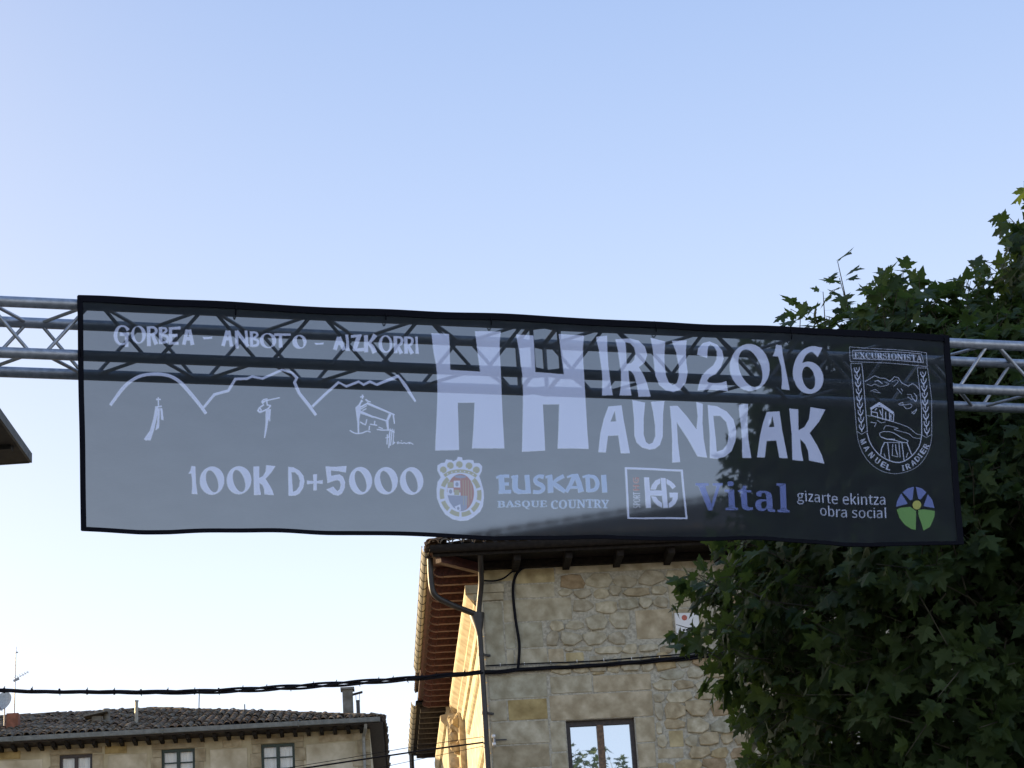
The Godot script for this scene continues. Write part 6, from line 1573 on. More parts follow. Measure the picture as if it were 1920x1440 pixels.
	[0, [1987.1, 45.8, 1987.4, 80.5, 1988.5, 80.4, 1988.2, 45.7]],
	[0, [1988, 79.9, 1790.5, 75.7, 1790.3, 76.7, 1987.9, 81]],
	[0, [1790.9, 76.2, 1790.6, 39.9, 1789.6, 40, 1789.9, 76.3]],
	[0, [1797.8, 48.5, 1974, 50.5, 1974.2, 49.2, 1797.9, 47.1]],
	[0, [1973.5, 50, 1978.8, 71.6, 1980, 71.2, 1974.7, 49.6]],
	[0, [1979.5, 70.8, 1798, 68.3, 1797.9, 69.6, 1979.3, 72.1]],
	[0, [1798.5, 68.9, 1798.5, 47.7, 1797.3, 47.9, 1797.3, 69]],
	[0, [1790.6, 80.9, 1794.1, 247.1, 1795.2, 247, 1791.6, 80.8]],
	[0, [1818.2, 80.7, 1821.5, 249.3, 1823.1, 249.1, 1819.7, 80.6]],
	[0, [1791, 81.3, 1819.8, 81.6, 1819.9, 80.6, 1791.1, 80.3]],
	[0, [1988.1, 84.2, 1992.6, 166.9, 1987.5, 249.8, 1988.6, 249.8, 1993.6, 166.8, 1989.2, 84.1]],
	[0, [1961.1, 85.3, 1964.9, 181.7, 1960.6, 252.9, 1962.9, 252.9, 1966.4, 181.6, 1962.2, 85.2]],
	[0, [1961.6, 85.7, 1989.1, 84.7, 1989.2, 83.6, 1961.7, 84.7]],
	[0, [1797.8, 91.5, 1798, 94.4, 1798.3, 97.4, 1798.9, 100.1, 1800.1, 102.5, 1801.8, 104.5, 1804.6, 105.4, 1807.4, 103.6, 1809.5, 101, 1811.1, 98.3, 1812.1, 95.5, 1812.6, 92.7, 1813.2, 89.9, 1811.7, 89.7, 1810.9, 92.4, 1810.1, 95.1, 1809, 97.3, 1807.3, 99.5, 1805.4, 101.3, 1804.3, 101.7, 1803.8, 101.7, 1802.4, 100.7, 1801.1, 99, 1800.4, 96.8, 1799.9, 94, 1799.5, 91.1]],
	[0, [1802.7, 102.9, 1804, 109.7, 1805.7, 109.4, 1806.4, 102.4]],
	[0, [1802.4, 91.6, 1805.2, 97.3, 1806.5, 96.7, 1804.3, 90.7]],
	[0, [1798.2, 109.2, 1798.4, 112.1, 1798.7, 115.1, 1799.3, 117.8, 1800.5, 120.2, 1802.2, 122.2, 1805, 123.1, 1807.8, 121.3, 1809.9, 118.7, 1811.5, 116, 1812.5, 113.2, 1813, 110.4, 1813.6, 107.7, 1812.1, 107.5, 1811.3, 110.2, 1810.5, 112.8, 1809.4, 115, 1807.7, 117.2, 1805.8, 119, 1804.7, 119.4, 1804.2, 119.4, 1802.8, 118.4, 1801.5, 116.7, 1800.8, 114.5, 1800.3, 111.7, 1799.9, 108.8]],
	[0, [1803.1, 120.6, 1804.4, 127.3, 1806.1, 127.1, 1806.8, 120.1]],
	[0, [1802.8, 109.3, 1805.6, 115, 1806.9, 114.4, 1804.7, 108.4]],
	[0, [1798.6, 126.9, 1798.8, 129.8, 1799.1, 132.8, 1799.7, 135.5, 1800.9, 137.8, 1802.6, 139.8, 1805.5, 140.7, 1808.2, 138.9, 1810.3, 136.4, 1811.9, 133.6, 1812.9, 130.9, 1813.4, 128.1, 1814, 125.4, 1812.5, 125.1, 1811.7, 127.8, 1810.9, 130.5, 1809.8, 132.7, 1808.1, 134.8, 1806.2, 136.6, 1805.1, 137.1, 1804.6, 137.1, 1803.2, 136, 1801.9, 134.4, 1801.2, 132.2, 1800.7, 129.4, 1800.3, 126.5]],
	[0, [1803.5, 138.2, 1804.8, 145, 1806.5, 144.8, 1807.2, 137.7]],
	[0, [1803.2, 127, 1806, 132.7, 1807.3, 132.1, 1805.1, 126.1]],
	[0, [1799, 144.5, 1799.2, 147.4, 1799.5, 150.4, 1800.1, 153.1, 1801.3, 155.4, 1803, 157.4, 1805.9, 158.3, 1808.6, 156.6, 1810.7, 154, 1812.3, 151.3, 1813.3, 148.5, 1813.8, 145.7, 1814.4, 143, 1812.9, 142.8, 1812.1, 145.5, 1811.3, 148.1, 1810.2, 150.3, 1808.5, 152.5, 1806.6, 154.2, 1805.5, 154.7, 1805, 154.7, 1803.6, 153.6, 1802.3, 152, 1801.6, 149.8, 1801.1, 147, 1800.7, 144.1]],
	[0, [1803.9, 155.8, 1805.2, 162.6, 1806.9, 162.3, 1807.6, 155.3]],
	[0, [1803.6, 144.6, 1806.4, 150.3, 1807.7, 149.7, 1805.5, 143.7]],
	[0, [1799.4, 162.1, 1799.6, 165, 1799.9, 168, 1800.5, 170.6, 1801.7, 173, 1803.4, 175, 1806.3, 175.9, 1809, 174.1, 1811.1, 171.6, 1812.7, 168.8, 1813.7, 166.1, 1814.2, 163.3, 1814.8, 160.6, 1813.3, 160.4, 1812.5, 163.1, 1811.7, 165.7, 1810.6, 167.9, 1808.9, 170, 1807, 171.8, 1805.9, 172.3, 1805.4, 172.2, 1804, 171.2, 1802.7, 169.6, 1802, 167.4, 1801.5, 164.6, 1801.1, 161.7]],
	[0, [1804.3, 173.4, 1805.6, 180.1, 1807.3, 179.9, 1808, 172.9]],
	[0, [1804, 162.2, 1806.8, 167.9, 1808.1, 167.3, 1805.9, 161.3]],
	[0, [1799.8, 179.6, 1800, 182.5, 1800.3, 185.5, 1800.9, 188.2, 1802.1, 190.5, 1803.8, 192.5, 1806.7, 193.4, 1809.4, 191.7, 1811.5, 189.1, 1813.1, 186.4, 1814.1, 183.7, 1814.6, 180.9, 1815.2, 178.2, 1813.7, 177.9, 1812.9, 180.6, 1812.1, 183.2, 1811, 185.5, 1809.3, 187.6, 1807.4, 189.3, 1806.3, 189.8, 1805.8, 189.8, 1804.4, 188.7, 1803.1, 187.1, 1802.4, 184.9, 1801.9, 182.1, 1801.5, 179.3]],
	[0, [1804.7, 190.9, 1806, 197.6, 1807.7, 197.4, 1808.4, 190.4]],
	[0, [1804.4, 179.7, 1807.2, 185.4, 1808.5, 184.9, 1806.3, 178.8]],
	[0, [1800.2, 197.1, 1800.4, 200, 1800.7, 203, 1801.3, 205.7, 1802.5, 208, 1804.2, 210, 1807, 210.9, 1809.8, 209.1, 1811.8, 206.6, 1813.5, 203.9, 1814.5, 201.2, 1815, 198.4, 1815.6, 195.7, 1814.1, 195.5, 1813.3, 198.1, 1812.5, 200.7, 1811.4, 203, 1809.7, 205.1, 1807.8, 206.8, 1806.7, 207.3, 1806.2, 207.3, 1804.8, 206.2, 1803.5, 204.6, 1802.8, 202.4, 1802.3, 199.6, 1801.9, 196.8]],
	[0, [1805.1, 208.4, 1806.4, 215.1, 1808.1, 214.9, 1808.8, 207.9]],
	[0, [1804.8, 197.2, 1807.6, 202.9, 1808.9, 202.4, 1806.7, 196.4]],
	[0, [1800.6, 214.6, 1800.8, 217.5, 1801.1, 220.4, 1801.7, 223.1, 1802.9, 225.4, 1804.6, 227.4, 1807.4, 228.3, 1810.2, 226.6, 1812.2, 224, 1813.9, 221.4, 1814.9, 218.7, 1815.4, 215.9, 1816, 213.2, 1814.5, 213, 1813.7, 215.6, 1812.9, 218.2, 1811.8, 220.4, 1810.1, 222.5, 1808.2, 224.3, 1807.1, 224.7, 1806.6, 224.7, 1805.2, 223.7, 1803.9, 222, 1803.2, 219.9, 1802.7, 217.1, 1802.3, 214.3]],
	[0, [1805.5, 225.9, 1806.8, 232.5, 1808.5, 232.3, 1809.2, 225.4]],
	[0, [1805.2, 214.7, 1808, 220.4, 1809.3, 219.8, 1807.1, 213.8]],
	[0, [1801, 232, 1801.2, 234.9, 1801.5, 237.9, 1802.1, 240.5, 1803.3, 242.8, 1805, 244.8, 1807.8, 245.7, 1810.6, 244, 1812.6, 241.5, 1814.3, 238.8, 1815.2, 236.1, 1815.8, 233.3, 1816.4, 230.6, 1814.9, 230.4, 1814.1, 233.1, 1813.3, 235.6, 1812.2, 237.8, 1810.5, 239.9, 1808.6, 241.7, 1807.5, 242.1, 1807, 242.1, 1805.6, 241.1, 1804.3, 239.5, 1803.6, 237.3, 1803.2, 234.5, 1802.7, 231.7]],
	[0, [1805.9, 243.3, 1807.2, 249.9, 1808.9, 249.7, 1809.6, 242.8]],
	[0, [1805.6, 232.1, 1808.4, 237.8, 1809.7, 237.2, 1807.5, 231.3]],
	[0, [1968.4, 94.8, 1968.6, 97.8, 1968.8, 100.8, 1969.5, 103.5, 1970.7, 105.9, 1972.4, 107.9, 1975.3, 108.8, 1978.1, 107, 1980.2, 104.4, 1981.9, 101.6, 1982.9, 98.9, 1983.5, 96, 1984.1, 93.2, 1982.5, 93, 1981.7, 95.8, 1980.9, 98.4, 1979.8, 100.7, 1978, 102.9, 1976.1, 104.7, 1975, 105.2, 1974.4, 105.1, 1973, 104.1, 1971.7, 102.4, 1971, 100.2, 1970.6, 97.4, 1970.1, 94.4]],
	[0, [1973.3, 106.3, 1974.6, 113.1, 1976.3, 112.9, 1977.1, 105.8]],
	[0, [1973.1, 94.9, 1975.9, 100.7, 1977.2, 100.1, 1975, 94]],
	[0, [1968.4, 112.7, 1968.6, 115.6, 1968.9, 118.7, 1969.5, 121.4, 1970.7, 123.7, 1972.5, 125.8, 1975.3, 126.7, 1978.1, 124.9, 1980.2, 122.3, 1981.9, 119.5, 1982.9, 116.8, 1983.5, 113.9, 1984.1, 111.1, 1982.5, 110.9, 1981.7, 113.7, 1980.9, 116.3, 1979.8, 118.6, 1978, 120.7, 1976.1, 122.5, 1975, 123, 1974.4, 123, 1973, 121.9, 1971.8, 120.3, 1971, 118.1, 1970.6, 115.2, 1970.1, 112.3]],
	[0, [1973.3, 124.2, 1974.6, 131, 1976.3, 130.7, 1977.1, 123.6]],
	[0, [1973.1, 112.8, 1975.9, 118.6, 1977.2, 118, 1975.1, 111.8]],
	[0, [1968.4, 130.5, 1968.6, 133.4, 1968.9, 136.5, 1969.5, 139.2, 1970.7, 141.5, 1972.5, 143.6, 1975.3, 144.5, 1978.1, 142.7, 1980.2, 140.1, 1981.9, 137.3, 1982.9, 134.6, 1983.5, 131.7, 1984.1, 129, 1982.6, 128.8, 1981.7, 131.5, 1980.9, 134.1, 1979.8, 136.4, 1978.1, 138.5, 1976.1, 140.3, 1975, 140.8, 1974.4, 140.8, 1973, 139.7, 1971.8, 138.1, 1971, 135.9, 1970.6, 133, 1970.1, 130.1]],
	[0, [1973.3, 142, 1974.6, 148.8, 1976.3, 148.5, 1977.1, 141.5]],
	[0, [1973.1, 130.6, 1975.9, 136.4, 1977.2, 135.8, 1975.1, 129.7]],
	[0, [1968.4, 148.3, 1968.7, 151.2, 1968.9, 154.2, 1969.5, 156.9, 1970.7, 159.3, 1972.5, 161.3, 1975.3, 162.2, 1978.1, 160.4, 1980.2, 157.9, 1981.9, 155.1, 1982.9, 152.4, 1983.5, 149.5, 1984.1, 146.8, 1982.6, 146.6, 1981.7, 149.3, 1980.9, 151.9, 1979.8, 154.2, 1978.1, 156.3, 1976.1, 158.1, 1975, 158.6, 1974.5, 158.6, 1973, 157.5, 1971.8, 155.8, 1971, 153.7, 1970.6, 150.8, 1970.2, 147.9]],
	[0, [1973.3, 159.7, 1974.6, 166.5, 1976.4, 166.3, 1977.1, 159.2]],
	[0, [1973.1, 148.4, 1975.9, 154.2, 1977.2, 153.6, 1975.1, 147.5]],
	[0, [1968.5, 166, 1968.7, 169, 1968.9, 172, 1969.5, 174.7, 1970.7, 177, 1972.5, 179, 1975.4, 179.9, 1978.1, 178.2, 1980.3, 175.6, 1981.9, 172.8, 1982.9, 170.1, 1983.5, 167.3, 1984.1, 164.5, 1982.6, 164.3, 1981.7, 167, 1980.9, 169.7, 1979.8, 171.9, 1978.1, 174, 1976.1, 175.8, 1975, 176.3, 1974.5, 176.3, 1973.1, 175.2, 1971.8, 173.6, 1971.1, 171.4, 1970.6, 168.6, 1970.2, 165.7]],
	[0, [1973.3, 177.4, 1974.6, 184.2, 1976.4, 184, 1977.2, 176.9]],
	[0, [1973.2, 166.1, 1975.9, 171.9, 1977.2, 171.3, 1975.1, 165.2]],
	[0, [1968.5, 183.7, 1968.7, 186.6, 1968.9, 189.6, 1969.5, 192.3, 1970.8, 194.7, 1972.5, 196.7, 1975.4, 197.6, 1978.1, 195.8, 1980.3, 193.3, 1981.9, 190.5, 1982.9, 187.8, 1983.5, 185, 1984.1, 182.3, 1982.6, 182, 1981.7, 184.7, 1980.9, 187.4, 1979.8, 189.6, 1978.1, 191.7, 1976.1, 193.5, 1975, 194, 1974.5, 194, 1973.1, 192.9, 1971.8, 191.3, 1971.1, 189.1, 1970.6, 186.3, 1970.2, 183.4]],
	[0, [1973.4, 195.1, 1974.6, 201.9, 1976.4, 201.7, 1977.2, 194.6]],
	[0, [1973.2, 183.8, 1976, 189.6, 1977.3, 189, 1975.1, 182.9]],
	[0, [1968.5, 201.4, 1968.7, 204.3, 1968.9, 207.3, 1969.6, 210, 1970.8, 212.3, 1972.5, 214.3, 1975.4, 215.2, 1978.2, 213.5, 1980.3, 210.9, 1981.9, 208.2, 1983, 205.5, 1983.5, 202.7, 1984.1, 199.9, 1982.6, 199.7, 1981.8, 202.4, 1980.9, 205, 1979.8, 207.2, 1978.1, 209.4, 1976.1, 211.2, 1975.1, 211.6, 1974.5, 211.6, 1973.1, 210.5, 1971.8, 208.9, 1971.1, 206.7, 1970.6, 203.9, 1970.2, 201]],
	[0, [1973.4, 212.7, 1974.7, 219.5, 1976.4, 219.3, 1977.2, 212.3]],
	[0, [1973.2, 201.5, 1976, 207.2, 1977.3, 206.6, 1975.1, 200.6]],
	[0, [1968.5, 219, 1968.7, 221.9, 1969, 224.9, 1969.6, 227.6, 1970.8, 229.9, 1972.5, 231.9, 1975.4, 232.8, 1978.2, 231.1, 1980.3, 228.5, 1982, 225.8, 1983, 223.1, 1983.6, 220.3, 1984.1, 217.6, 1982.6, 217.3, 1981.8, 220, 1980.9, 222.6, 1979.8, 224.9, 1978.1, 227, 1976.1, 228.8, 1975.1, 229.2, 1974.5, 229.2, 1973.1, 228.1, 1971.8, 226.5, 1971.1, 224.3, 1970.7, 221.5, 1970.2, 218.6]],
	[0, [1973.4, 230.3, 1974.7, 237.1, 1976.4, 236.9, 1977.2, 229.9]],
	[0, [1973.2, 219.1, 1976, 224.8, 1977.3, 224.3, 1975.1, 218.2]],
	[0, [1968.5, 236.6, 1968.7, 239.5, 1969, 242.5, 1969.6, 245.1, 1970.8, 247.5, 1972.6, 249.5, 1975.4, 250.4, 1978.2, 248.6, 1980.3, 246.1, 1982, 243.4, 1983, 240.7, 1983.6, 237.9, 1984.1, 235.1, 1982.6, 234.9, 1981.8, 237.6, 1981, 240.2, 1979.8, 242.4, 1978.1, 244.5, 1976.2, 246.3, 1975.1, 246.8, 1974.5, 246.7, 1973.1, 245.7, 1971.9, 244.1, 1971.1, 241.9, 1970.7, 239.1, 1970.2, 236.2]],
	[0, [1973.4, 247.9, 1974.7, 254.6, 1976.4, 254.4, 1977.2, 247.4]],
	[0, [1973.2, 236.7, 1976, 242.4, 1977.3, 241.8, 1975.1, 235.8]],
	[0, [1794.1, 248.5, 1794.8, 255.1, 1795.4, 261.6, 1796.3, 268.2, 1797.6, 274.9, 1799.6, 281.9, 1802, 289.1, 1804.9, 296.2, 1808.3, 302.9, 1812.3, 309.2, 1816.7, 315.2, 1821.6, 320.9, 1826.9, 326.1, 1832.5, 330.9, 1838.5, 335.2, 1845, 339.1, 1851.9, 342.4, 1859.5, 345.1, 1867.7, 347.2, 1876.2, 348.8, 1884.7, 349.4, 1893.2, 349.2, 1901.8, 348.1, 1910.3, 346.3, 1918.4, 344.1, 1926.3, 341.3, 1934, 338.1, 1941.3, 334.2, 1948.1, 329.7, 1954.4, 324.4, 1960.2, 318.3, 1965.5, 311.8, 1970.2, 305.2, 1974.2, 298.5, 1977.6, 291.5, 1980.5, 284.4, 1983, 277.5, 1985, 270.7, 1986.5, 264.1, 1987.7, 257.6, 1989.1, 251, 1988.3, 250.9, 1986.9, 257.5, 1985.6, 264, 1984.1, 270.6, 1982.1, 277.3, 1979.6, 284.2, 1976.8, 291.2, 1973.5, 298.2, 1969.5, 304.8, 1964.8, 311.4, 1959.6, 317.8, 1953.8, 323.8, 1947.6, 329.1, 1940.9, 333.5, 1933.7, 337.4, 1926, 340.6, 1918.2, 343.3, 1910.1, 345.5, 1901.7, 347.3, 1893.2, 348.4, 1884.8, 348.6, 1876.4, 347.9, 1868, 346.5, 1859.9, 344.3, 1852.3, 341.6, 1845.4, 338.4, 1839, 334.6, 1833.1, 330.2, 1827.5, 325.5, 1822.3, 320.3, 1817.4, 314.7, 1813, 308.7, 1809.1, 302.5, 1805.7, 295.8, 1802.8, 288.8, 1800.4, 281.6, 1798.5, 274.7, 1797.1, 268, 1796.3, 261.5, 1795.7, 254.9, 1795, 248.4]],
	[0, [1794.3, 248.9, 1807, 255.9, 1821.2, 248.1, 1820.8, 247.2, 1807.1, 254.8, 1794.9, 248]],
	[0, [1961.4, 253.3, 1973, 260, 1988.9, 251.4, 1988.5, 250.5, 1973, 258.8, 1962, 252.5]],
	[0, [1820.1, 251.8, 1821.7, 257.9, 1823.1, 264, 1824.8, 270.1, 1827.2, 276, 1830.4, 281.8, 1834.2, 287.6, 1838.3, 293, 1842.5, 297.8, 1846.7, 302.1, 1850.9, 305.8, 1855.5, 309.2, 1860.6, 312.2, 1866.6, 315.3, 1873.1, 318.1, 1879.8, 320.4, 1886.3, 321.9, 1892.5, 322.6, 1898.6, 322.7, 1904.6, 321.9, 1910.8, 320.1, 1917.3, 317.3, 1923.8, 313.4, 1930.2, 308.9, 1936.1, 304, 1941.5, 298.7, 1946.6, 292.9, 1951.2, 286.8, 1955.1, 280.4, 1957.8, 273.7, 1959.7, 266.8, 1961.2, 259.9, 1962.8, 253, 1960.6, 252.8, 1959, 259.7, 1957.6, 266.6, 1955.8, 273.3, 1953.2, 279.7, 1949.5, 285.8, 1945, 291.8, 1940, 297.4, 1934.6, 302.5, 1928.9, 307.2, 1922.6, 311.6, 1916.3, 315.3, 1910.1, 318, 1904.3, 319.7, 1898.6, 320.4, 1892.9, 320.4, 1886.9, 319.8, 1880.6, 318.4, 1874, 316.2, 1867.6, 313.4, 1861.8, 310.5, 1856.8, 307.6, 1852.3, 304.3, 1848.1, 300.7, 1844, 296.6, 1839.9, 291.8, 1835.8, 286.4, 1832.2, 280.8, 1829.1, 275, 1826.8, 269.3, 1825.2, 263.3, 1823.8, 257.2, 1822.3, 251.1]],
	[0, [1823.9, 126.2, 1836.2, 119.9, 1848.3, 111.6, 1862, 116.7, 1876.2, 117.3, 1888, 124.1, 1900.9, 111.8, 1909.5, 113.7, 1918.2, 126.1, 1934.9, 133.7, 1946.3, 126.4, 1953.8, 130.5, 1962.6, 141, 1963.7, 140.1, 1954.8, 129.5, 1946.2, 124.9, 1935, 132.3, 1919.2, 124.9, 1910.5, 112.5, 1900.3, 110.5, 1887.8, 122.3, 1876.7, 116, 1862.4, 115.4, 1848.3, 110, 1835.6, 118.8, 1823.4, 125]],
	[0, [1827.8, 132.8, 1830.7, 133.7, 1833.7, 134.8, 1836.7, 135.6, 1839.6, 135.9, 1842.2, 135.1, 1844.6, 133.7, 1846.8, 132.5, 1849.2, 132.1, 1852.1, 133, 1855.2, 134.8, 1858.9, 136.6, 1863.2, 137.3, 1868.9, 136.5, 1875.8, 134.8, 1881.9, 132.7, 1885.4, 130.8, 1884.9, 128.5, 1881.6, 127.1, 1877.4, 125.8, 1873.7, 124.4, 1873.3, 125.3, 1876.9, 126.7, 1881.1, 128.1, 1884.1, 129.5, 1884.6, 130.1, 1881.6, 131.8, 1875.6, 133.8, 1868.8, 135.5, 1863.3, 136.3, 1859.3, 135.6, 1855.8, 133.9, 1852.6, 132, 1849.4, 131, 1846.5, 131.6, 1844.1, 132.9, 1841.9, 134.2, 1839.6, 134.9, 1837, 134.6, 1834.1, 133.8, 1831.1, 132.8, 1828.2, 131.9]],
	[0, [1848.8, 125.4, 1856.7, 123, 1867.9, 130.4, 1869, 129, 1857.4, 121.1, 1848.4, 123.9]],
	[0, [1836.5, 149.8, 1848.3, 144.9, 1861.4, 152.4, 1843.5, 149.6, 1843.2, 150.8, 1863, 153.6, 1848.7, 143.6, 1836.1, 148.8]],
	[0, [1892.8, 124.6, 1896, 123.1, 1899.4, 121.5, 1902.4, 120.1, 1904.8, 119.6, 1906.7, 119.8, 1908.3, 120.6, 1909, 121.8, 1908.8, 123.3, 1907, 125.7, 1903.7, 128.7, 1899.9, 132, 1896.3, 135.2, 1896.9, 135.9, 1900.5, 132.8, 1904.4, 129.4, 1907.7, 126.3, 1909.8, 123.7, 1910.1, 121.5, 1909, 119.8, 1907.1, 118.8, 1904.9, 118.6, 1902.2, 119.2, 1899, 120.6, 1895.6, 122.2, 1892.4, 123.7]],
	[0, [1929.9, 154.6, 1932.8, 154.5, 1935.8, 154.3, 1938.4, 154.4, 1940.2, 155.2, 1941.4, 157.6, 1942.3, 161.1, 1942.4, 164.4, 1941.9, 165.6, 1940.6, 165.4, 1937.7, 163.7, 1934.3, 161.3, 1931.1, 159.3, 1930.4, 160.3, 1933.6, 162.3, 1937, 164.6, 1940, 166.5, 1942.6, 167, 1943.6, 164.4, 1943.5, 160.9, 1942.6, 157.1, 1941.2, 154.3, 1938.8, 153.3, 1935.9, 153.2, 1932.9, 153.4, 1930, 153.4]],
	[0, [1947.6, 150.4, 1949.4, 152.6, 1951.4, 154.8, 1953.1, 156.9, 1954, 159.1, 1953.9, 162.1, 1953.2, 165.6, 1952.1, 168.6, 1951.2, 169.8, 1950.7, 169.5, 1949, 167.9, 1947.2, 165.5, 1945.5, 163.4, 1944.2, 164.4, 1946, 166.5, 1947.8, 168.9, 1949.6, 170.9, 1951.9, 171.3, 1953.5, 169.2, 1954.7, 165.9, 1955.5, 162.1, 1955.5, 158.7, 1954.5, 156.1, 1952.7, 153.7, 1950.7, 151.6, 1948.8, 149.4]],
	[0, [1905.9, 179.8, 1917.7, 174.9, 1917.8, 179.9, 1907.9, 180.6, 1907.8, 182.1, 1919.4, 182, 1918.1, 173.2, 1905.4, 178.4]],
	[0, [1919.9, 181.5, 1925.2, 180.5, 1930.7, 179.3, 1935.7, 178.5, 1938.9, 178.5, 1940, 179.6, 1940.2, 181.5, 1939.4, 183.8, 1938.2, 185.6, 1936, 187, 1932.7, 188.3, 1929.3, 189.2, 1926.5, 189.3, 1924.7, 188.5, 1923.2, 186.8, 1921.7, 184.7, 1920.1, 182.8, 1919.2, 183.6, 1920.7, 185.5, 1922.2, 187.6, 1923.9, 189.4, 1926.2, 190.5, 1929.3, 190.3, 1933, 189.4, 1936.4, 188, 1939, 186.4, 1940.5, 184.2, 1941.4, 181.6, 1941.2, 179, 1939.3, 177.3, 1935.7, 177.3, 1930.6, 178.2, 1925, 179.3, 1919.7, 180.3]],
	[0, [1939.2, 201.4, 1943.1, 198.2, 1947.5, 194.6, 1951.1, 191.8, 1952, 191.2, 1951.5, 191.7, 1949.3, 195.4, 1946.5, 199.3, 1944.4, 201.3, 1943.5, 201.1, 1942.3, 199.8, 1941, 197.7, 1939.6, 195.9, 1938.5, 196.8, 1939.8, 198.5, 1941.1, 200.6, 1942.7, 202.4, 1945, 202.5, 1947.5, 200, 1950.4, 196, 1952.7, 192.1, 1953.3, 189, 1950.3, 190.7, 1946.6, 193.6, 1942.3, 197.2, 1938.3, 200.5]],
	[0, [1914.9, 139.9, 1919.2, 146.6, 1920.3, 146, 1915.9, 139.2]],
	[0, [1905.4, 140.3, 1916.4, 153.7, 1917.4, 152.9, 1906.3, 139.5]],
	[0, [1832.5, 190.3, 1857.2, 175.2, 1874.3, 185.9, 1893.8, 199.7, 1889.6, 204.9, 1873.7, 193.9, 1856.6, 183.1, 1834.5, 195.7]],
	[0, [1834.6, 195.3, 1833.7, 209, 1835.9, 208.9, 1836.8, 195.2]],
	[0, [1849.6, 201.7, 1849.9, 215.4, 1852.1, 215.2, 1851.8, 201.5]],
	[0, [1891.5, 202.5, 1889.7, 222.7, 1891.9, 222.7, 1893.8, 202.5]],
	[0, [1835.2, 200.9, 1849.7, 202.7, 1850.2, 200.5, 1835.7, 198.7]],
	[0, [1834.5, 210, 1890.4, 223.7, 1891.2, 221.6, 1835.2, 207.9]],
	[0, [1863.4, 189.7, 1862, 218.4, 1864.2, 218.3, 1865.6, 189.6]],
	[0, [1871.1, 198.6, 1870.4, 220.4, 1872.6, 220.3, 1873.3, 198.5]],
	[0, [1880.5, 200.6, 1879.8, 221.7, 1882, 221.5, 1882.7, 200.5]],
	[0, [1844.4, 186.8, 1866.8, 188.8, 1867.2, 186.7, 1844.8, 184.7]],
	[0, [1856, 194.9, 1859.9, 208.5, 1862, 207.7, 1858.2, 194.1]],
	[0, [1883.7, 205.1, 1884, 218.9, 1886.3, 218.6, 1886, 204.9]],
	[0, [1849.4, 189.5, 1844.3, 195.4, 1846, 196.7, 1851.1, 190.8]],
	[0, [1823.4, 209.8, 1834.7, 210.8, 1834.8, 209.8, 1823.6, 208.8]],
	[0, [1890.6, 223.7, 1895.9, 225.2, 1901.2, 226.7, 1906.5, 228.2, 1911.5, 229.9, 1916.4, 231.5, 1921, 233.1, 1925.5, 234.9, 1930, 237.2, 1934.6, 240.6, 1939.3, 244.7, 1943.9, 248.6, 1948.1, 251.5, 1951.9, 252.9, 1955.2, 253.3, 1958.3, 253.3, 1961.4, 253.5, 1961.6, 252.3, 1958.4, 252.1, 1955.4, 252.2, 1952.3, 251.8, 1948.8, 250.5, 1944.7, 247.7, 1940.2, 243.8, 1935.4, 239.7, 1930.7, 236.2, 1926.1, 233.8, 1921.5, 232, 1916.9, 230.4, 1912, 228.8, 1906.9, 227.1, 1901.7, 225.6, 1896.3, 224.1, 1891, 222.6]],
	[0, [1831.3, 225.8, 1845.9, 227.5, 1840.7, 235.8, 1842, 236.4, 1847.5, 226.2, 1831.6, 224.3]],
	[0, [1848.4, 220.4, 1859.6, 227, 1870.7, 224.3, 1870.5, 223.2, 1859.9, 225.8, 1849.1, 219.4]],
	[0, [1865.1, 242.4, 1866.6, 239.8, 1867.8, 237.1, 1869.2, 234.8, 1871.3, 233.4, 1874.6, 233.1, 1878.8, 233.5, 1883.3, 234.3, 1887.5, 235.2, 1891.7, 236.1, 1896.1, 237.2, 1899.6, 238.3, 1900.8, 239, 1900.1, 238.9, 1896.5, 239.4, 1892.8, 240, 1891.1, 242.1, 1894.4, 243, 1899.3, 244.3, 1905.1, 245.7, 1910.4, 247, 1915.3, 248.2, 1920.2, 249.4, 1924.9, 250.6, 1929, 252.1, 1932.1, 254.2, 1934.6, 256.6, 1937.2, 259.1, 1940.4, 260.9, 1944.5, 261.9, 1949.1, 262.3, 1953.8, 262.4, 1958.4, 262.7, 1958.6, 261.6, 1954, 261.3, 1949.3, 261.1, 1944.8, 260.7, 1940.9, 259.8, 1938, 258.1, 1935.5, 255.8, 1933, 253.2, 1929.7, 251.1, 1925.4, 249.5, 1920.6, 248.2, 1915.7, 247.1, 1910.8, 245.9, 1905.5, 244.6, 1899.7, 243.2, 1894.9, 241.9, 1892.8, 240.6, 1893.1, 241.1, 1896.5, 240.6, 1900.3, 240, 1902.5, 238.5, 1900.1, 237.3, 1896.5, 236.1, 1892.1, 235, 1887.8, 234.1, 1883.6, 233.2, 1879.1, 232.4, 1874.7, 231.9, 1871, 232.3, 1868.4, 234.1, 1866.7, 236.6, 1865.5, 239.4, 1864.1, 242]],
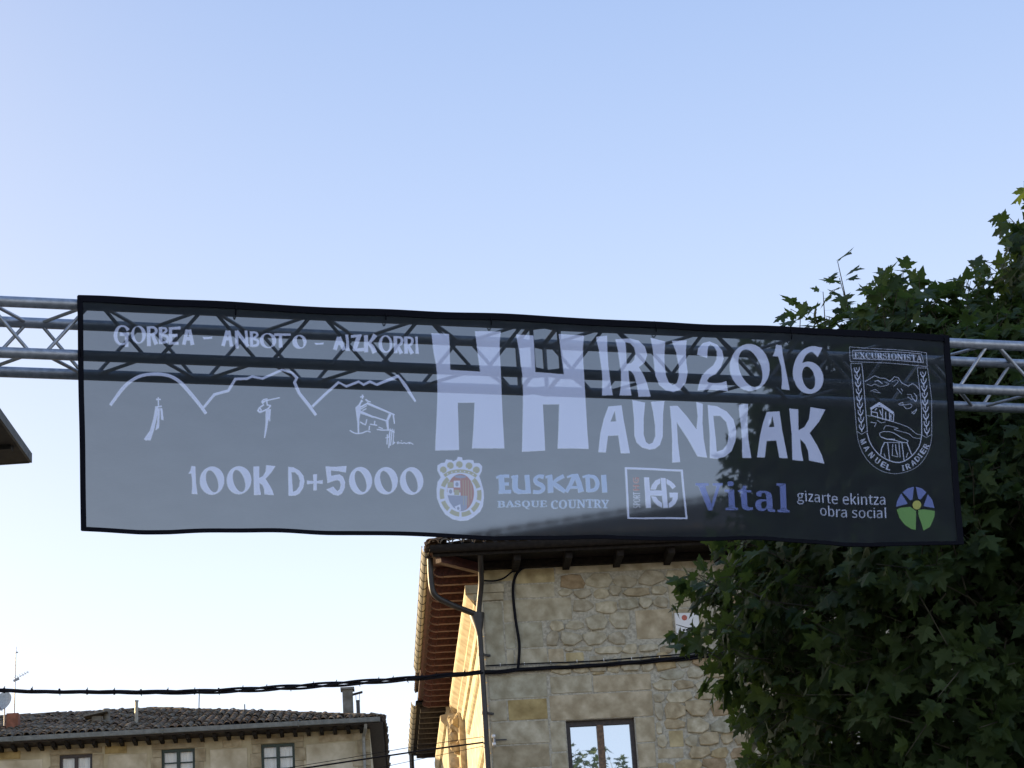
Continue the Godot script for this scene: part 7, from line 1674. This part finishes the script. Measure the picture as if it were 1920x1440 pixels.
	[0, [1854.8, 251.2, 1858, 250, 1860.9, 248.8, 1864.1, 247.9, 1867.8, 247.4, 1872.5, 247.4, 1877.8, 247.8, 1883.4, 248.6, 1888.7, 250.1, 1893.9, 252.5, 1899.2, 255.7, 1904.4, 259.1, 1909.2, 262, 1914.1, 264.1, 1918.9, 265.9, 1922.7, 267.3, 1924.7, 268.6, 1924.9, 269.6, 1924.1, 270.7, 1922, 271.7, 1918.5, 272.1, 1912.9, 271.5, 1905.4, 270, 1897.5, 268.2, 1890.4, 266.8, 1884.4, 266, 1878.9, 265.5, 1873.8, 265, 1869.3, 264.1, 1865.1, 262.8, 1861.3, 261.2, 1858.1, 259.6, 1855.9, 257.9, 1854.9, 256.3, 1854.9, 254.5, 1855.2, 252.5, 1855.4, 250.4, 1853.8, 250.5, 1853.7, 252.5, 1853.3, 254.5, 1853.4, 256.8, 1854.7, 258.9, 1857.1, 260.8, 1860.5, 262.6, 1864.4, 264.2, 1868.8, 265.5, 1873.5, 266.4, 1878.6, 267, 1884.1, 267.5, 1890, 268.3, 1897, 269.7, 1904.9, 271.4, 1912.4, 272.9, 1918.3, 273.6, 1922.3, 273.2, 1925.1, 271.8, 1926.5, 269.8, 1926, 267.6, 1923.5, 266, 1919.6, 264.5, 1914.8, 262.7, 1910.1, 260.6, 1905.3, 257.8, 1900.1, 254.5, 1894.8, 251.2, 1889.4, 248.7, 1883.8, 247.2, 1878.2, 246.3, 1872.7, 245.9, 1867.9, 245.9, 1863.9, 246.4, 1860.5, 247.5, 1857.5, 248.7, 1854.4, 249.8]],
	[0, [1857, 261.7, 1871.1, 266.3, 1892.6, 266.4, 1892.9, 264.1, 1871.7, 264, 1858, 259.5]],
	[0, [1864.6, 272.3, 1855.7, 287.5, 1852.3, 303.1, 1854.7, 303.4, 1858, 288.1, 1866.7, 273.3]],
	[0, [1872.3, 273.4, 1874.6, 316.8, 1876.5, 316.5, 1874.2, 273.2]],
	[0, [1885.3, 276.8, 1882.1, 305.5, 1897.9, 308.8, 1898.4, 307.4, 1883.7, 304.8, 1886.8, 276.8]],
	[0, [1892.1, 277.8, 1892.3, 291.5, 1896.2, 305.1, 1898.2, 304.4, 1894.4, 291.1, 1894.1, 277.6]],
	[0, [1901.3, 274.1, 1902, 309.2, 1903.7, 309, 1903, 273.9]],
	[0, [1908.9, 274.6, 1911.5, 317.6, 1913.5, 317.3, 1911, 274.3]],
	[0, [1921.6, 272.7, 1932, 303, 1934.1, 302.2, 1923.8, 271.9]],
	[0, [1919, 310.1, 1924.6, 297.5, 1923.1, 297, 1917.5, 309.6]],
	[0, [1861.2, 300.3, 1864.1, 310.4, 1865.6, 309.9, 1862.7, 299.8]],
	[0, [1866, 274.2, 1923.1, 273.4, 1923.2, 272.1, 1866.2, 272.8]],
]
const PRINT_TEXTS := [
	[1, 1, "BASQUE", 913.9, 453.2, 1028.4, 451.7, 914.2, 434.2],
	[1, 1, "COUNTRY", 1038.1, 451.9, 1175.1, 450.4, 1038.5, 432.8],
	[0, 0, "SPORT", 1250.6, 446.9, 1251.1, 410.3, 1234.8, 447.4],
	[5, 2, "HG", 1249.3, 407, 1249.8, 376.3, 1235.4, 407.3],
	[2, 1, "Vital", 1385.5, 450, 1611.8, 451.7, 1387.4, 379.3],
	[0, 0, "gizarte ekintza", 1631.6, 430.4, 1857.1, 431.4, 1632.4, 396.2],
	[0, 0, "obra social", 1688.1, 453.3, 1857.2, 455, 1689, 428],
	[0, 1, "EXCURSIONISTA", 1801.8, 67.4, 1975.7, 69.7, 1801.4, 51.6],
	[0, 2, "M", 1801.2, 270.9, 1805.5, 281, 1814.4, 264.8],
	[0, 2, "A", 1809.3, 288, 1814.9, 297.4, 1821.7, 280.4],
	[0, 2, "N", 1820.5, 305.6, 1828, 313.6, 1831.5, 296],
	[0, 2, "U", 1835.2, 320.3, 1844.3, 326.7, 1844.2, 309.2],
	[0, 2, "E", 1849.9, 331.2, 1860.3, 335.7, 1856.7, 318.8],
	[0, 2, "L", 1863.5, 338.4, 1874.6, 341.4, 1868.5, 325.4],
	[0, 2, "I", 1906.6, 342.4, 1912.8, 341.2, 1905.1, 329.1],
	[0, 2, "R", 1918.3, 339.1, 1929.8, 335, 1914.3, 326.5],
	[0, 2, "A", 1934.1, 331, 1944.6, 324.8, 1927.3, 319.7],
	[0, 2, "D", 1947.1, 320.8, 1956.3, 312.8, 1938, 311.1],
	[0, 2, "I", 1957.7, 310.3, 1962.1, 305.8, 1947.6, 301.5],
	[0, 2, "E", 1964.5, 301.5, 1972.2, 292.1, 1953.4, 293.8],
	[0, 2, "R", 1974.5, 288.6, 1980.9, 278.3, 1962.3, 282.5],
]
